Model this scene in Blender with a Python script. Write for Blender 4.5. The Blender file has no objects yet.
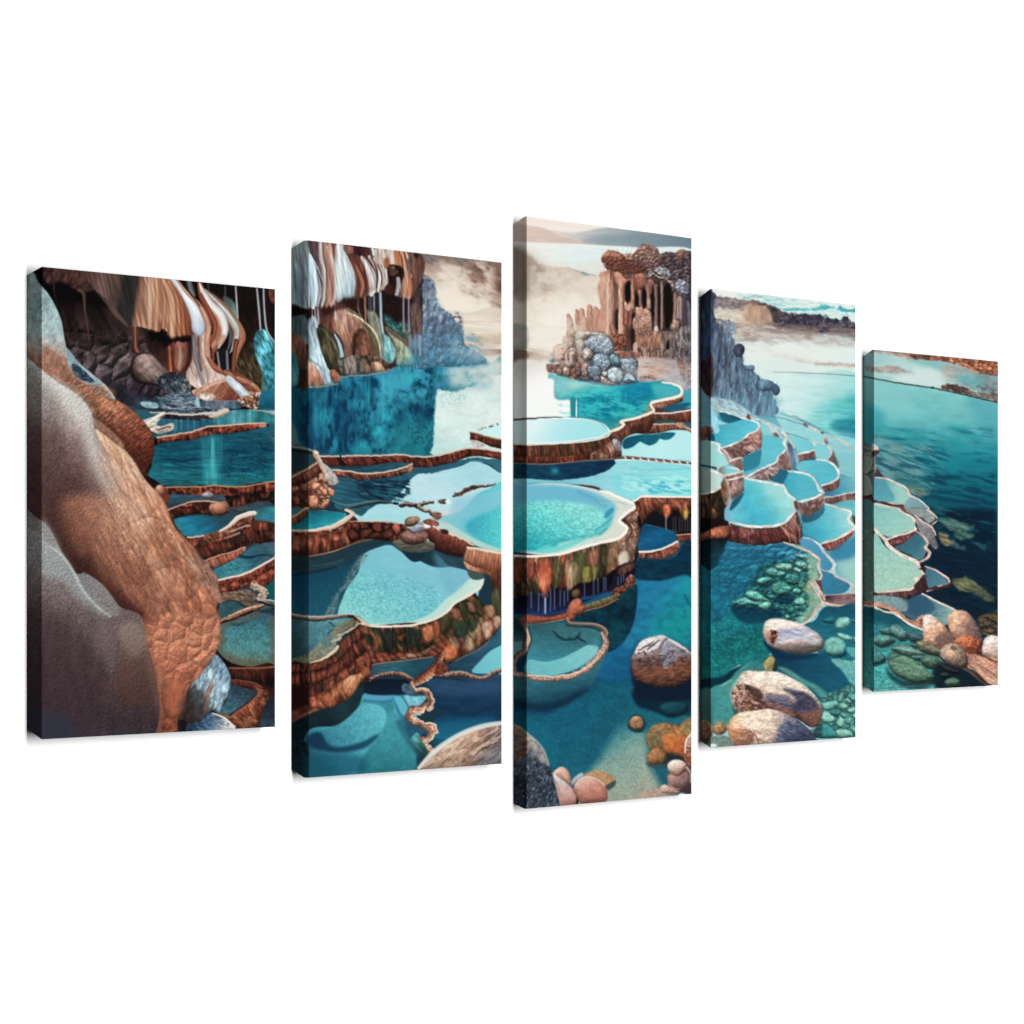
import numpy as np, math
S = 1.6                                   # paint samples per artwork unit
_rng = np.random.RandomState(7)
_LAT = _rng.rand(256, 256).astype(np.float32)
_LAT2 = _rng.rand(256, 256).astype(np.float32)
def vnoise(u, v, seed=0):
    iu = np.floor(u); iv = np.floor(v); fu = u - iu; fv = v - iv
    fu = fu*fu*(3-2*fu); fv = fv*fv*(3-2*fv)
    a = (iu.astype(np.int32) + seed*37) & 255; b = (iv.astype(np.int32) + seed*91) & 255
    a1 = (a+1) & 255; b1 = (b+1) & 255
    return (_LAT[b, a]*(1-fu) + _LAT[b, a1]*fu)*(1-fv) + (_LAT[b1, a]*(1-fu) + _LAT[b1, a1]*fu)*fv
def fbm(X, Y, sx, sy=None, rot=0, octv=3, seed=0):      # about -1..1
    sy = sy or sx
    c, s = math.cos(math.radians(rot)), math.sin(math.radians(rot))
    u = (X*c + Y*s)/sx; v = (-X*s + Y*c)/sy
    r = 0; a = 1; t = 0
    for k in range(octv):
        r = r + a*(vnoise(u, v, seed+k*5)-.5); t += a; a *= .55; u = u*2.03+3.1; v = v*2.03+1.7
    return r/t*2.6
def hash01(i, seed=0):
    i = i.astype(np.int64)
    return _LAT2[(i*7+seed*13) & 255, (i*3+seed*29+11) & 255]
def worley(X, Y, sx, sy=None, rot=0, seed=0):
    sy = sy or sx
    c, s = math.cos(math.radians(rot)), math.sin(math.radians(rot))
    u = (X*c + Y*s)/sx; v = (-X*s + Y*c)/sy
    iu = np.floor(u).astype(np.int32); iv = np.floor(v).astype(np.int32)
    f1 = np.full(u.shape, 9, np.float32); f2 = f1.copy(); du = f1*0; dv = f1*0; cid = f1*0
    for i in (-1, 0, 1):
        for j in (-1, 0, 1):
            a = (iu+i+seed*17) & 255; b = (iv+j+seed*53) & 255
            pu = iu+i+.1+.8*_LAT[b, a]; pv = iv+j+.1+.8*_LAT2[b, a]
            eu = u-pu; ev = v-pv; d = np.sqrt(eu*eu+ev*ev)
            m = d < f1
            f2 = np.where(m, f1, np.minimum(f2, d))
            f1 = np.where(m, d, f1); du = np.where(m, eu, du); dv = np.where(m, ev, dv)
            cid = np.where(m, _LAT2[a, b], cid)
    return f1, f2, du, dv, cid
def smooth(pts, closed, step=3.0):
    p = np.array(pts, float); n = len(p)
    if n < 3: return p
    out = []
    rng_ = range(n) if closed else range(n-1)
    for i in rng_:
        if closed: p0, p1, p2, p3 = p[i-1], p[i], p[(i+1) % n], p[(i+2) % n]
        else: p0, p1, p2, p3 = p[max(i-1, 0)], p[i], p[i+1], p[min(i+2, n-1)]
        L = np.hypot(*(p2-p1)); k = int(min(max(2, L/step), 8))
        for t in np.arange(k)/k:
            out.append(.5*((2*p1)+(-p0+p2)*t+(2*p0-5*p1+4*p2-p3)*t*t+(-p0+3*p1-3*p2+p3)*t**3))
    if not closed: out.append(p[-1])
    return np.array(out)
def pl(X, Y, pts, closed=False):
    """distance, arc length, side (+ right of travel), inside"""
    best = np.full(X.shape, 1e9, np.float32); S_ = np.zeros(X.shape, np.float32); side = S_.copy()
    ins = np.zeros(X.shape, bool); acc = 0.
    n = len(pts)
    for i in range(n if closed else n-1):
        ax, ay = pts[i]; bx, by = pts[(i+1) % n]
        ex, ey = bx-ax, by-ay; L2 = ex*ex+ey*ey
        if L2 < 1e-9: continue
        wx = X-np.float32(ax); wy = Y-np.float32(ay)
        t = np.clip((wx*np.float32(ex)+wy*np.float32(ey))/np.float32(L2), 0, 1)
        dx = wx-t*np.float32(ex); dy = wy-t*np.float32(ey)
        d = dx*dx+dy*dy
        m = d < best
        best[m] = d[m]; L = math.sqrt(L2); S_[m] = acc+t[m]*L
        side[m] = (ex*wy-ey*wx)[m]
        acc += L
        if closed and abs(ey) > 1e-9:
            c = ((ay > Y) != (by > Y))
            ins ^= c & (X < ex*(Y-ay)/ey+ax)
    return np.sqrt(best), S_, np.sign(side), ins, acc
def col3(c): return np.array(c, np.float32)/255
def ramp(t, stops):
    """stops: [c,c,..] even, or [(pos,c),..]"""
    if isinstance(stops[0], (int, float)): return np.broadcast_to(col3(stops), t.shape+(3,)).copy()
    if isinstance(stops[0][0], (int, float)) and len(stops[0]) == 3: stops = [(i/max(1, len(stops)-1), c) for i, c in enumerate(stops)]
    xs = [a for a, _ in stops]; cs = np.array([c for _, c in stops], float)/255
    return np.stack([np.interp(t, xs, cs[:, k]) for k in range(3)], -1).astype(np.float32)
def sst(a, b, x):
    t = np.clip((x-a)/(b-a), 0, 1); return t*t*(3-2*t)
def t8(x0, y0, s):
    return [(x0+float(a)/8, y0+float(b)/8) for a, b in (q.split(',') for q in s.split())]
class Pan:
    def __init__(s, x0, y0, x1, y1, base=(120, 120, 120)):
        s.x0, s.y0, s.x1, s.y1 = x0, y0, x1, y1
        w = int((x1-x0)*S)+1; h = int((y1-y0)*S)+1
        s.X, s.Y = np.meshgrid((x0+np.arange(w)/S).astype(np.float32), (y0+np.arange(h)/S).astype(np.float32))
        s.C = np.zeros((h, w, 3), np.float32)+col3(base); s.k = 0; s.lw = 1.0; s.wb = 1.0
    def sub(s, xs, ys, pad):
        h, w = s.X.shape
        a = max(0, int((min(xs)-pad-s.x0)*S)); b = min(w, int((max(xs)+pad-s.x0)*S)+2)
        c = max(0, int((min(ys)-pad-s.y0)*S)); d = min(h, int((max(ys)+pad-s.y0)*S)+2)
        if a >= b or c >= d: return None
        return slice(c, d), slice(a, b)
    def _tex(s, c, X, Y, tex, mott, cells, U=None, V=None, seed=0):
        U = X if U is None else U; V = Y if V is None else V
        f = np.ones(X.shape, np.float32)
        for k, t in enumerate(tex or []):
            amp, sx, sy = t[:3]; rot = t[3] if len(t) > 3 else 0; oc = t[4] if len(t) > 4 else 3
            f = f*(1+amp*fbm(X, Y, sx, sy, rot, oc, seed+k*3))
        c = c*f[..., None]
        for k, m in enumerate(mott or []):
            mc, thr, sx, sy, rot, al = m
            n = fbm(X, Y, sx, sy, rot, 4, seed+50+k*7)
            a = sst(thr-.18, thr+.18, n)*al
            c = c*(1-a[..., None])+col3(mc)*a[..., None]
        if cells:
            sx, sy, rot, dark, var = cells[:5]
            wx = X+fbm(X, Y, sx*.8, None, 0, 2, seed+3)*sx*.22; wy = Y+fbm(X, Y, sx*.8, None, 0, 2, seed+4)*sy*.22
            f1, f2, du, dv, cid = worley(wx, wy, sx, sy, rot, seed)
            e = sst(0, .5, f2-f1)**.7
            dome = 1-dark*(1-e)-dark*.55*f1*f1+.30*dark*(-dv-.5*du)
            c = c*(dome*(1+var*(cid-.5)))[..., None]
        return c
    def put(s, sl, c, a):
        a = np.clip(a, 0, 1)[..., None]
        s.C[sl] = s.C[sl]*(1-a)+np.clip(c, 0, 1)*a
    def poly(s, pts, stops, g=None, tex=None, mott=None, cells=None, bev=None, edge=None, soft=.7, alpha=1, sm=True, rough=0, rs=6, seed=None, off=0):
        """filled shape. g=(x0,y0,x1,y1) gradient axis; bev=(radius,strength,lx,ly); edge=(col,width,alpha)"""
        s.k += 1; seed = s.k if seed is None else seed
        p = smooth(pts, True) if sm else np.array(pts, float)
        sl = s.sub(p[:, 0], p[:, 1], soft+2)
        if sl is None: return
        X, Y = s.X[sl], s.Y[sl]
        XX, YY = X, Y
        if rough:
            XX = X+fbm(X, Y, rs, None, 0, 3, seed+9)*rough; YY = Y+fbm(X, Y, rs, None, 0, 3, seed+19)*rough
        d, _, _, ins, _ = pl(XX, YY, p, True)
        sd = np.where(ins, d, -d)-off
        m = sst(-soft, soft, sd)
        if g is None: c = ramp(X*0, stops if isinstance(stops[0], (int, float)) else stops[0])
        else:
            gx, gy = g[2]-g[0], g[3]-g[1]
            c = ramp(np.clip(((X-g[0])*gx+(Y-g[1])*gy)/(gx*gx+gy*gy), 0, 1), stops)
        c = s._tex(c, X, Y, tex, mott, cells, seed=seed)
        if bev:
            r, st, lx, ly = bev
            hgt = np.sqrt(np.clip(1-(1-np.clip(sd/r, 0, 1))**2, 0, 1))*r
            hgt = hgt+fbm(X, Y, r*.5, None, 0, 3, seed+31)*r*.06
            gy_, gx_ = np.gradient(hgt); gx_ *= S; gy_ *= S
            L = math.sqrt(lx*lx+ly*ly+1.0)
            nz = 1/np.sqrt(1+gx_**2+gy_**2)
            sh = ((-gx_*lx-gy_*ly)+1.0)*nz/L
            c = c*(1+st*(sh*1.25-.95))[..., None]
        if edge:
            ec, ew, ea = edge
            a = (1-sst(ew*.4, ew, sd))*ea
            c = c*(1-a[..., None])+col3(ec)*a[..., None]
        s.put(sl, c, m*alpha)
    def line(s, pts, w, stops, alpha=1, sm=True, soft=.6, jit=0, js=5, dash=None, tex=None, rib=None, seed=None, cross=None, bead=0):
        """stroke. w number or list of widths along; stops colour or list across (-1..1)"""
        s.k += 1; seed = s.k if seed is None else seed
        p = smooth(pts, False) if sm else np.array(pts, float)
        ws = np.array(w if isinstance(w, (list, tuple)) else [w, w], float)*s.lw
        sl = s.sub(p[:, 0], p[:, 1], ws.max()+soft+jit+1)
        if sl is None: return
        X, Y = s.X[sl], s.Y[sl]; XX, YY = X, Y
        if jit:
            XX = X+fbm(X, Y, js, None, 0, 2, seed+9)*jit; YY = Y+fbm(X, Y, js, None, 0, 2, seed+19)*jit
        d, a, sd, _, L = pl(XX, YY, p)
        W = np.interp(a/L, np.linspace(0, 1, len(ws)), ws).astype(np.float32)*.5
        if bead:
            W = W*(1+.3*np.sin(a*2*math.pi/bead+3*fbm(a, a*0, bead*2, None, 0, 2, seed)))
        u = d*sd/np.maximum(W, .01)
        c = ramp(np.clip((u+1)/2, 0, 1), stops)
        c = s._tex(c, a, d*sd, tex, None, None, seed=seed) if tex else c
        if s.lw < 1: c = c*np.array([.95, .9, .875], np.float32)*(1+.16*fbm(X, Y, 4, None, 0, 2, seed+77))[..., None]
        if rib:
            per, amp = rib
            ph = (a+1.2*fbm(X, Y, per*1.5, None, 0, 2, seed))/per
            c = c*(1-amp*(1-np.abs(np.sin(math.pi*ph))**.6)+amp*.5*(hash01(np.floor(ph), seed)-.5))[..., None]
        al = sst(-soft, soft, W-d)*alpha*np.clip(2*W/(soft*1.2), 0, 1)
        if dash:
            n = fbm(X, Y, dash[0], None, 0, 2, seed+40); al = al*sst(dash[1]-.15, dash[1]+.15, n)
        s.put(sl, c, al)
    def wall(s, top, bot, pal, rib=3.5, amp=.45, rows=1, lob=.35, cs=18, rim=None, dark=.35, streak=.2, rough=.5, alpha=1, soft=.7, seed=None, lit=0, bright=1, lean=0, base=None):
        """hanging travertine band between two curves"""
        s.k += 1; seed = s.k if seed is None else seed
        tp = smooth(top, False); bp = smooth(bot, False)
        p = np.vstack([tp, bp[::-1]])
        sl = s.sub(p[:, 0], p[:, 1], 3)
        if sl is None: return
        X, Y = s.X[sl], s.Y[sl]
        XX = X+fbm(X, Y, 5, None, 0, 2, seed+9)*rough; YY = Y+fbm(X, Y, 5, None, 0, 2, seed+19)*rough
        d, _, _, ins, _ = pl(XX, YY, p, True); sd = np.where(ins, d, -d)
        dt, a, _, _, L = pl(XX, YY, tp); db, b, _, _, LB = pl(XX, YY, bp)
        t = dt/np.maximum(dt+db, .01)
        q = a*(1-t)+(b/LB*L)*t+lean*t*L*.02
        ph = (q+rib*.45*fbm(X, Y, rib*2, rib*3, 0, 2, seed))/rib
        tt = t*rows+(.35*hash01(np.floor(ph/1.7), seed+5) if rows > 1 else 0)
        prof = np.abs(np.sin(math.pi*ph))**.55
        row = np.floor(tt); fr = tt-row
        lobp = np.clip(np.sin(math.pi*np.clip(fr, 0, 1)), 0, 1)**.5
        n = fbm(q, t*12+row*9, cs, 9, 0, 2, seed+2)*.55+.5+.25*(hash01(np.floor(ph)+row*31, seed+3)-.5)
        c = ramp(np.clip(n, 0, 1), pal)
        hv = hash01(np.floor(ph)+row*17, seed+7)
        f = 1.06*(1-amp*.8*(1-prof))*(1-lob*(1-lobp))*(1+.35*(hv-.5))*(1+streak*fbm(q, t*20, 1.3, 12, 0, 2, seed+11))
        f = f*(1+lit*(1-t)-dark*t**1.5)*(1+.12*fbm(X, Y, 2.2, None, 0, 2, seed+13))*bright
        c = c*(f*s.wb)[..., None]
        if base is not None:
            k = sst(.5, 1, t)[..., None]; c = c*(1-k)+col3(base)*k
        s.put(sl, c, sst(-soft, soft, sd)*alpha)
        if rim:
            rc, rw = rim; s.line(top, rw, rc, jit=.4, js=4)
    def air(s, cx, cy, rx, ry, c, alpha=.5, rot=0, tex=0, ts=10, p=2):
        s.k += 1
        r = max(rx, ry)*2.2
        sl = s.sub([cx], [cy], r)
        if sl is None: return
        X, Y = s.X[sl], s.Y[sl]
        co, si = math.cos(math.radians(rot)), math.sin(math.radians(rot))
        u = ((X-cx)*co+(Y-cy)*si)/rx; v = (-(X-cx)*si+(Y-cy)*co)/ry
        a = np.exp(-(u*u+v*v)**(p/2)*1.0)*alpha
        if tex: a = a*np.clip(1+tex*fbm(X, Y, ts, None, 0, 4, s.k), 0, 2)
        s.put(sl, ramp(X*0, c), a)
    def fog(s, x0, y0, x1, y1, c, amax, sx, sy, rot=0, thr=0, w=.5, fade=10, seed=None, octv=4):
        """noise-thresholded wash in a box that fades at its border"""
        s.k += 1; seed = s.k if seed is None else seed
        sl = s.sub([x0, x1], [y0, y1], 0)
        if sl is None: return
        X, Y = s.X[sl], s.Y[sl]
        m = sst(0, fade, X-x0)*sst(0, fade, x1-X)*sst(0, fade, Y-y0)*sst(0, fade, y1-Y)
        n = fbm(X, Y, sx, sy, rot, octv, seed)
        if max(sx, sy) < 3.2: amax *= .6
        s.put(sl, ramp(X*0, c), m*sst(thr-w, thr+w, n)*amax)
    def relief(s, pts, amp, sx, sy=None, rot=0, octv=3, cell=False, lx=-.5, ly=-.85, soft=3, seed=None, sm=True):
        """bumps of the painted rock: directional slope of a noise or bubble height"""
        s.k += 1; seed = s.k if seed is None else seed
        p = smooth(pts, True) if sm else np.array(pts, float)
        sl = s.sub(p[:, 0], p[:, 1], soft+2)
        if sl is None: return
        X, Y = s.X[sl], s.Y[sl]
        d, _, _, ins, _ = pl(X, Y, p, True)
        m = sst(-soft, soft, np.where(ins, d, -d))
        sy = sy or sx
        if cell:
            wx = X+fbm(X, Y, sx, None, 0, 2, seed+3)*sx*.3; wy = Y+fbm(X, Y, sx, None, 0, 2, seed+4)*sx*.3
            f1, f2, _, _, cid = worley(wx, wy, sx, sy, rot, seed)
            h = np.clip(f2-f1, 0, .8)**.7*1.1-.25*f1*f1
            ao = .55+.45*sst(0, .45, f2-f1); amp = amp*.7
        else:
            h = fbm(X, Y, sx, sy, rot, octv, seed); ao = 1+.10*np.clip(h, -1, 1)
        gy, gx = np.gradient(h); k = S*min(sx, sy)*.5
        f = np.clip(-(gx*lx+gy*ly)*-1*k*-1, -1, 1)
        sh = 1+amp*f*1.1
        sh = sh*(1-amp*.6*(1-ao)) if cell else sh*ao**(amp)
        s.C[sl] = np.clip(s.C[sl]*(1+(sh-1)*m)[..., None], 0, 1)
    def grain(s, pts, amp, sx=1.2, sy=1.0, rot=0, soft=2, sm=True, seed=None, hi=None):
        s.k += 1; seed = s.k if seed is None else seed
        p = smooth(pts, True) if sm else np.array(pts, float)
        sl = s.sub(p[:, 0], p[:, 1], soft+2)
        if sl is None: return
        X, Y = s.X[sl], s.Y[sl]
        d, _, _, ins, _ = pl(X, Y, p, True)
        m = sst(-soft, soft, np.where(ins, d, -d))
        n = fbm(X, Y, sx, sy, rot, 2, seed)
        s.C[sl] = np.clip(s.C[sl]*(1+.5*amp*n*m)[..., None], 0, 1)
def paint1():
	P = Pan(22,262,280,742,(22,13,15))
	A = lambda s: t8(25,260,s);B = lambda s: t8(150,260,s);C = lambda s: t8(25,380,s);D = lambda s: t8(150,380,s)
	E = lambda s: t8(25,500,s);F = lambda s: t8(150,500,s);G = lambda s: t8(25,615,s);H = lambda s: t8(150,615,s)
	# cave back
	P.poly(A('120,60 560,60 1100,200 1100,760 300,760 200,300'),[(20,12,16),(46,32,33),(70,52,52)],g=(90,290,100,350),tex=[(.5,14,30,-20,4),(.3,4,18,-25)],soft=4)
	P.poly(A('290,640 420,660 560,690 700,670 850,690 1100,700 1180,1000 1160,1200 620,1200 330,800'),[(62,50,52),(92,78,80),(72,60,66),(40,34,42)],g=(90,340,90,402),cells=(15,17,20,.16,.3),tex=[(.35,7,7,0,4),(.2,2,9,-30)],soft=4)
	P.poly(A('540,860 700,820 860,900 840,1010 960,1050 1100,1130 1000,1200 700,1150'),[(96,84,88),(50,42,50)],g=(105,360,115,400),cells=(17,14,60,.2,.2),tex=[(.3,5,5,0,4)],soft=3,alpha=.7)
	P.poly(A('560,690 640,850 700,1000 740,1060 900,1040 850,1150 560,1150 520,900'),(84,72,76),cells=(14,18,40,.15,.2),alpha=.6,soft=4)
	P.air(108,372,12,10,(112,100,100),.35);P.air(88,352,8,5,(100,86,84),.35);P.air(128,358,10,7,(104,88,84),.35)
	cv=A('200,480 560,560 1100,680 1180,1000 1100,1200 620,1200 330,800');P.relief(cv,.6,17,22,20,cell=True,seed=14,soft=6);P.relief(cv,.3,4,5,0,4)
	# hanging ledge top left
	P.poly(A('125,50 470,60 700,90 760,200 640,300 560,240 470,265 400,240 300,185 200,190 130,170 90,100'),[(64,38,34),(104,66,56),(80,50,46)],g=(42,270,105,285),cells=(7,12,25,.28,.4),tex=[(.35,3,9,25)],rough=1,soft=1)
	P.poly(A('60,90 140,60 150,150 230,260 280,420 330,640 360,760 300,700 200,400 130,210'),(6,4,6),soft=2)
	P.poly(A('240,200 340,190 420,250 520,270 640,290 700,380 560,360 420,330 260,330'),(10,6,8),soft=4,alpha=.9)
	P.line(A('230,180 235,260 260,380'),[2,1.4,.6],(88,60,52),alpha=.5)
	P.line(A('430,240 470,270 478,400 500,520 512,640'),[4.5,3,1.8,1.6,1],[(70,48,42),(120,86,74),(80,56,50)],alpha=.8)
	P.line(A('300,380 330,520 380,620'),2,(62,44,42),alpha=.5,soft=1.5);P.line(A('380,500 430,640 460,700'),3,(68,52,52),alpha=.4,soft=2)
	# lower mid bulb stone & columns behind
	P.poly(A('840,520 900,540 900,720 880,740 860,620'),(90,55,42),soft=1)
	P.poly(B('0,560 330,600 340,900 150,930 0,760'),[(28,14,14),(96,52,42)],g=(160,333,165,372),tex=[(.4,2,14,0)],soft=2)
	P.poly(B('180,660 300,650 320,740 310,850 240,910 190,850 170,740'),[(120,62,44),(168,104,84),(108,56,40)],g=(172,350,190,350),tex=[(.3,2,16,0)],bev=(10,.5,-.3,-.4),soft=1.2)
	P.line(B('235,690 240,780 225,860'),[2,7,3],[(150,120,105),(185,160,145),(120,80,66)],alpha=.7,soft=1.5)
	P.line(B('150,600 158,740 170,900'),[5,4,5],[(84,40,28),(190,104,68),(96,46,32)],tex=[(.3,6,1,0)])
	P.line(B('205,600 205,660'),1.2,(14,8,10));P.line(B('250,600 250,650'),1.2,(20,10,10))
	P.poly(B('0,560 100,560 130,600 330,605 330,650 250,655 180,640 140,700 60,640 0,640'),(10,6,8),soft=1.6,rough=1.6,rs=3,alpha=.95)
	P.line(A('880,530 882,620 885,700 900,730'),[3,2.6,4],[(100,52,38),(176,104,76),(90,46,34)])
	P.poly(A('840,860 870,770 950,735 1040,760 1100,830 1150,960 1120,1010 1000,1000 900,980 850,930'),[(66,50,50),(128,104,96),(150,126,118),(92,72,68)],g=(130,375,160,362),tex=[(.22,4,12,55),(.12,1.5,1.5)],bev=(14,.6,.3,-.6),edge=((34,24,24),3,.7))
	P.line(B('0,760 60,830 130,900 150,960'),[4,5,6],[(120,96,88),(176,150,138),(100,80,74)],alpha=.5,soft=2)
	# pale draped lower right
	P.poly(B('290,900 330,820 340,740 350,600 400,600 470,620 460,760 520,850 560,870 700,930 850,1020 870,1100 400,1160 380,1040 300,980'),[(150,120,110),(206,178,164),(188,160,150),(170,130,112)],g=(187,360,240,395),tex=[(.25,3,10,-20),(.15,1.5,5,-25)],soft=1)
	P.line(B('345,600 360,760 400,900 420,990'),[4,4,4,3],[(90,92,100),(140,146,154),(90,84,90)],alpha=.8)
	P.line(B('385,610 395,760 410,880'),[2,3,3],(70,50,46),alpha=.55)
	P.line(B('430,600 430,720 450,800 490,900 480,980'),[9,8,10,10,6],[(190,140,118),(222,198,182),(206,176,160),(150,112,98)],tex=[(.12,5,1.5)])
	P.line(B('460,770 520,860 600,900 720,960 790,1020'),[4,6,6,7,8],[(196,120,86),(170,88,56),(120,62,44)],alpha=.9,tex=[(.2,6,1)])
	# right dark cave with green boulder
	P.poly(B('380,180 1000,230 1000,1060 880,1040 700,900 650,600 500,300'),[(26,16,16),(34,22,18),(52,40,26)],g=(245,290,250,380),tex=[(.45,5,14,0,4)],soft=1.5)
	P.poly(B('700,760 740,660 800,620 860,680 900,860 930,1000 890,1060 820,1040 760,960 690,860'),[(34,26,18),(78,62,40),(56,48,32)],g=(236,350,262,380),tex=[(.6,1.6,5,-25),(.4,4,8)],soft=2)
	P.poly(B('580,300 620,295 680,350 700,480 660,470 600,380'),[(70,92,84),(112,138,128)],g=(222,300,237,315),tex=[(.2,3,8)],soft=1.6)
	P.poly(B('480,250 560,300 620,380 690,480 640,480 560,400'),(52,50,38),soft=2,alpha=.7)
	P.poly(B('860,560 920,560 980,640 1010,720 1010,1080 900,1060 900,900 850,780 830,660'),[(52,110,122),(96,176,192),(60,136,152)],g=(254,340,275,345),tex=[(.5,1.6,5,-25),(.25,5,9)],soft=1,rough=.8)
	P.line(B('870,840 900,930 910,1050'),[3,4,5],(96,118,96),alpha=.5,soft=1.5)
	P.line(B('465,190 470,290'),1.5,(120,130,134),alpha=.5)
	P.line(B('600,210 602,300'),1.6,(120,130,134),alpha=.5)
	P.line(B('685,210 695,360 705,520'),[1.8,2.2,1.8],[(110,116,120),(190,196,200),(110,116,120)])
	P.line(B('855,230 870,380 885,560'),[2,2.4,2],[(120,122,126),(184,188,192),(110,112,118)])
	P.line(B('908,230 915,400 935,560 990,650'),[2,2,2.4,2],[(110,112,118),(180,186,190),(100,108,114)])
	P.poly(B('950,235 1000,240 1000,330 975,345 950,290'),(112,60,34),soft=1.2,tex=[(.3,3,6)])
	P.poly(B('640,880 720,900 900,1060 840,1060 760,1010'),(120,70,46),soft=1.5)
	# strands right of curtain
	P.line(B('310,170 330,240 350,280'),[5,6,4],[(70,74,76),(130,138,140),(70,70,72)],tex=[(.3,8,1)])
	P.line(B('395,180 420,270 500,420 540,520 530,640 500,760'),[4,10,12,11,9,2],[(150,84,56),(176,104,74),(120,60,40)],tex=[(.25,9,1)])
	P.line(B('420,230 560,340 640,440 710,540 730,620 690,740 670,880'),[3,5,7,8,9,6,3],[(150,86,58),(178,112,82),(84,42,30)],tex=[(.25,9,1)])
	P.line(B('440,240 560,370 640,470 690,560 665,690 640,740'),[2,5,8,9,7,1],[(120,130,128),(206,206,198),(170,160,150),(84,78,76)],tex=[(.3,9,.8)])
	P.line(B('520,330 600,450 660,560 670,640'),[1,1.4,1.4,1],(150,92,60),alpha=.8)
	P.line(B('510,370 580,460 640,560 640,660 620,720'),[1.4,2,3,4,2],[(60,62,66),(112,116,120),(50,50,52)],alpha=.9)
	P.line(B('395,190 420,260 480,360 560,450 590,560 570,640 545,700'),[2,7,9,11,11,8,3],[(170,164,160),(226,228,226),(238,238,234),(196,150,124),(150,76,50)],tex=[(.1,9,1)])
	P.poly(B('480,600 600,600 590,660 560,680 530,740 490,700 470,650'),[(168,104,78),(200,140,112),(120,56,40)],g=(212,335,217,352),soft=1.5,alpha=.85,tex=[(.2,1.5,6)])
	P.line(B('410,270 470,400 520,520 500,640 470,700'),[2,4,5,4,2],[(110,54,36),(176,92,60),(100,46,32)])
	P.line(B('505,740 508,800'),2.4,(120,74,58));P.line(B('540,740 548,800 556,850'),[2,2,2.5],(150,130,120));P.line(B('615,730 617,800 622,880'),[2.5,3,3],[(70,76,84),(120,126,134),(60,64,70)])
	P.poly(B('560,720 600,700 610,760 600,880 570,870 560,800'),(26,28,36),soft=1.2)
	P.line(B('615,730 617,800 622,880'),[2.5,3,3],[(70,76,84),(130,136,144),(60,64,70)])
	P.line(B('690,650 670,780 665,890'),[5,4,4],[(92,44,30),(156,88,62),(70,34,26)])
	# main curtain
	cur = A('430,83 700,100 1000,135')+B('120,150 200,160 300,290 330,420 345,600 290,590 200,612 150,590 110,545 70,570 0,550')+A('960,545 900,532 830,530 760,450 680,350 600,270 560,230 480,150')
	P.poly(cur,[(0,(86,58,52)),(.16,(112,84,78)),(.30,(88,66,58)),(.34,(46,48,48)),(.46,(52,50,46)),(.50,(150,104,84)),(.60,(204,150,118)),(.70,(180,116,84)),(.78,(206,156,124)),(.88,(196,128,92)),(.95,(158,88,58)),(1,(120,60,40))],
	       g=(82,300,193,318),tex=[(.16,3,40,-14,3),(.1,1.2,26,-14,2),(.08,8,8)],rough=.8,rs=3,soft=.8)
	for pts,w in [('30,200 60,300 50,420 60,560',3),('110,160 150,330 160,450 150,590',3),('130,160 200,290 240,450 235,600',2.4),('80,150 100,300 110,420 90,540',2),('190,190 250,330 290,470 285,590',3)]:
	    P.line(B(pts),[1,w*.7,w,w*.7],(104,54,34),alpha=.55,soft=1.2)
	for pts,w in [('10,170 30,330 25,500',4),('70,180 130,320 130,500 120,560',3),('120,170 190,330 205,520 190,590',6),('60,300 80,420 70,520',3)]:
	    P.line(B(pts),[1,w*.8,w,w*.6],(232,184,152),alpha=.6,soft=2)
	for pts in ['880,140 900,300 930,520','940,150 950,320 970,520','985,150 1000,340 1010,540']:
	    P.line(A(pts),[1,2.5,2],(120,70,48),alpha=.45,soft=1.2)
	P.poly(B('0,480 330,520 345,605 200,615 100,545 0,560'),(130,62,34),soft=4,alpha=.35)
	P.poly(A('560,235 620,290 700,370 780,460 830,535 800,520 730,460 660,370'),(120,92,80),soft=1.2,alpha=.7)
	for s_,w,cc in [('-10,150 0,300 0,540',7,(206,156,124)),('50,150 62,320 50,556',7,(196,138,104)),('88,160 118,330 108,540',5,(182,122,88)),('110,160 175,330 182,600',10,(206,148,112)),('150,170 225,330 238,600',6,(190,120,82)),('185,190 255,340 275,592',6,(172,100,66)),('215,230 285,400 310,592',5,(150,82,54))]:
	    c0 = np.array(cc);P.line(B(s_),[w*.5,w*.8,w,w*.8],[tuple(c0*.55),tuple(c0*1.0),tuple(np.minimum(c0*1.12,240)),tuple(c0*.62)],alpha=.85,soft=1.6,tex=[(.12,14,1)])
	P.relief(cur,.16,2.4,30,-14,2,lx=-.9,ly=-.2,soft=1)
	# white strand
	ws = B('165,152 215,158 290,260 360,330 420,420 448,520 430,590 385,610 340,570 325,470 290,360 230,250')
	P.poly(ws,[(206,216,222),(232,240,246),(214,226,236),(176,186,200)],g=(172,285,202,325),tex=[(.06,2,14,-25)],soft=.8,bev=(7,.35,-.1,-.2))
	P.line(B('215,158 300,265 385,350 440,450 468,540 455,640 462,760'),[1.6,3,4,5,6,5,6],[(190,120,88),(214,160,130),(158,92,66)],tex=[(.2,9,1)])
	P.line(B('260,200 340,290 400,370'),[1,2,1.2],(60,36,30),alpha=.8)
	P.line(B('150,155 230,270 300,400 330,500'),[1,1.5,2],(160,96,70),alpha=.6)
	P.line(B('395,470 410,540 400,590'),[1,3,2],(190,200,214),alpha=.7,soft=1.5)
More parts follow.
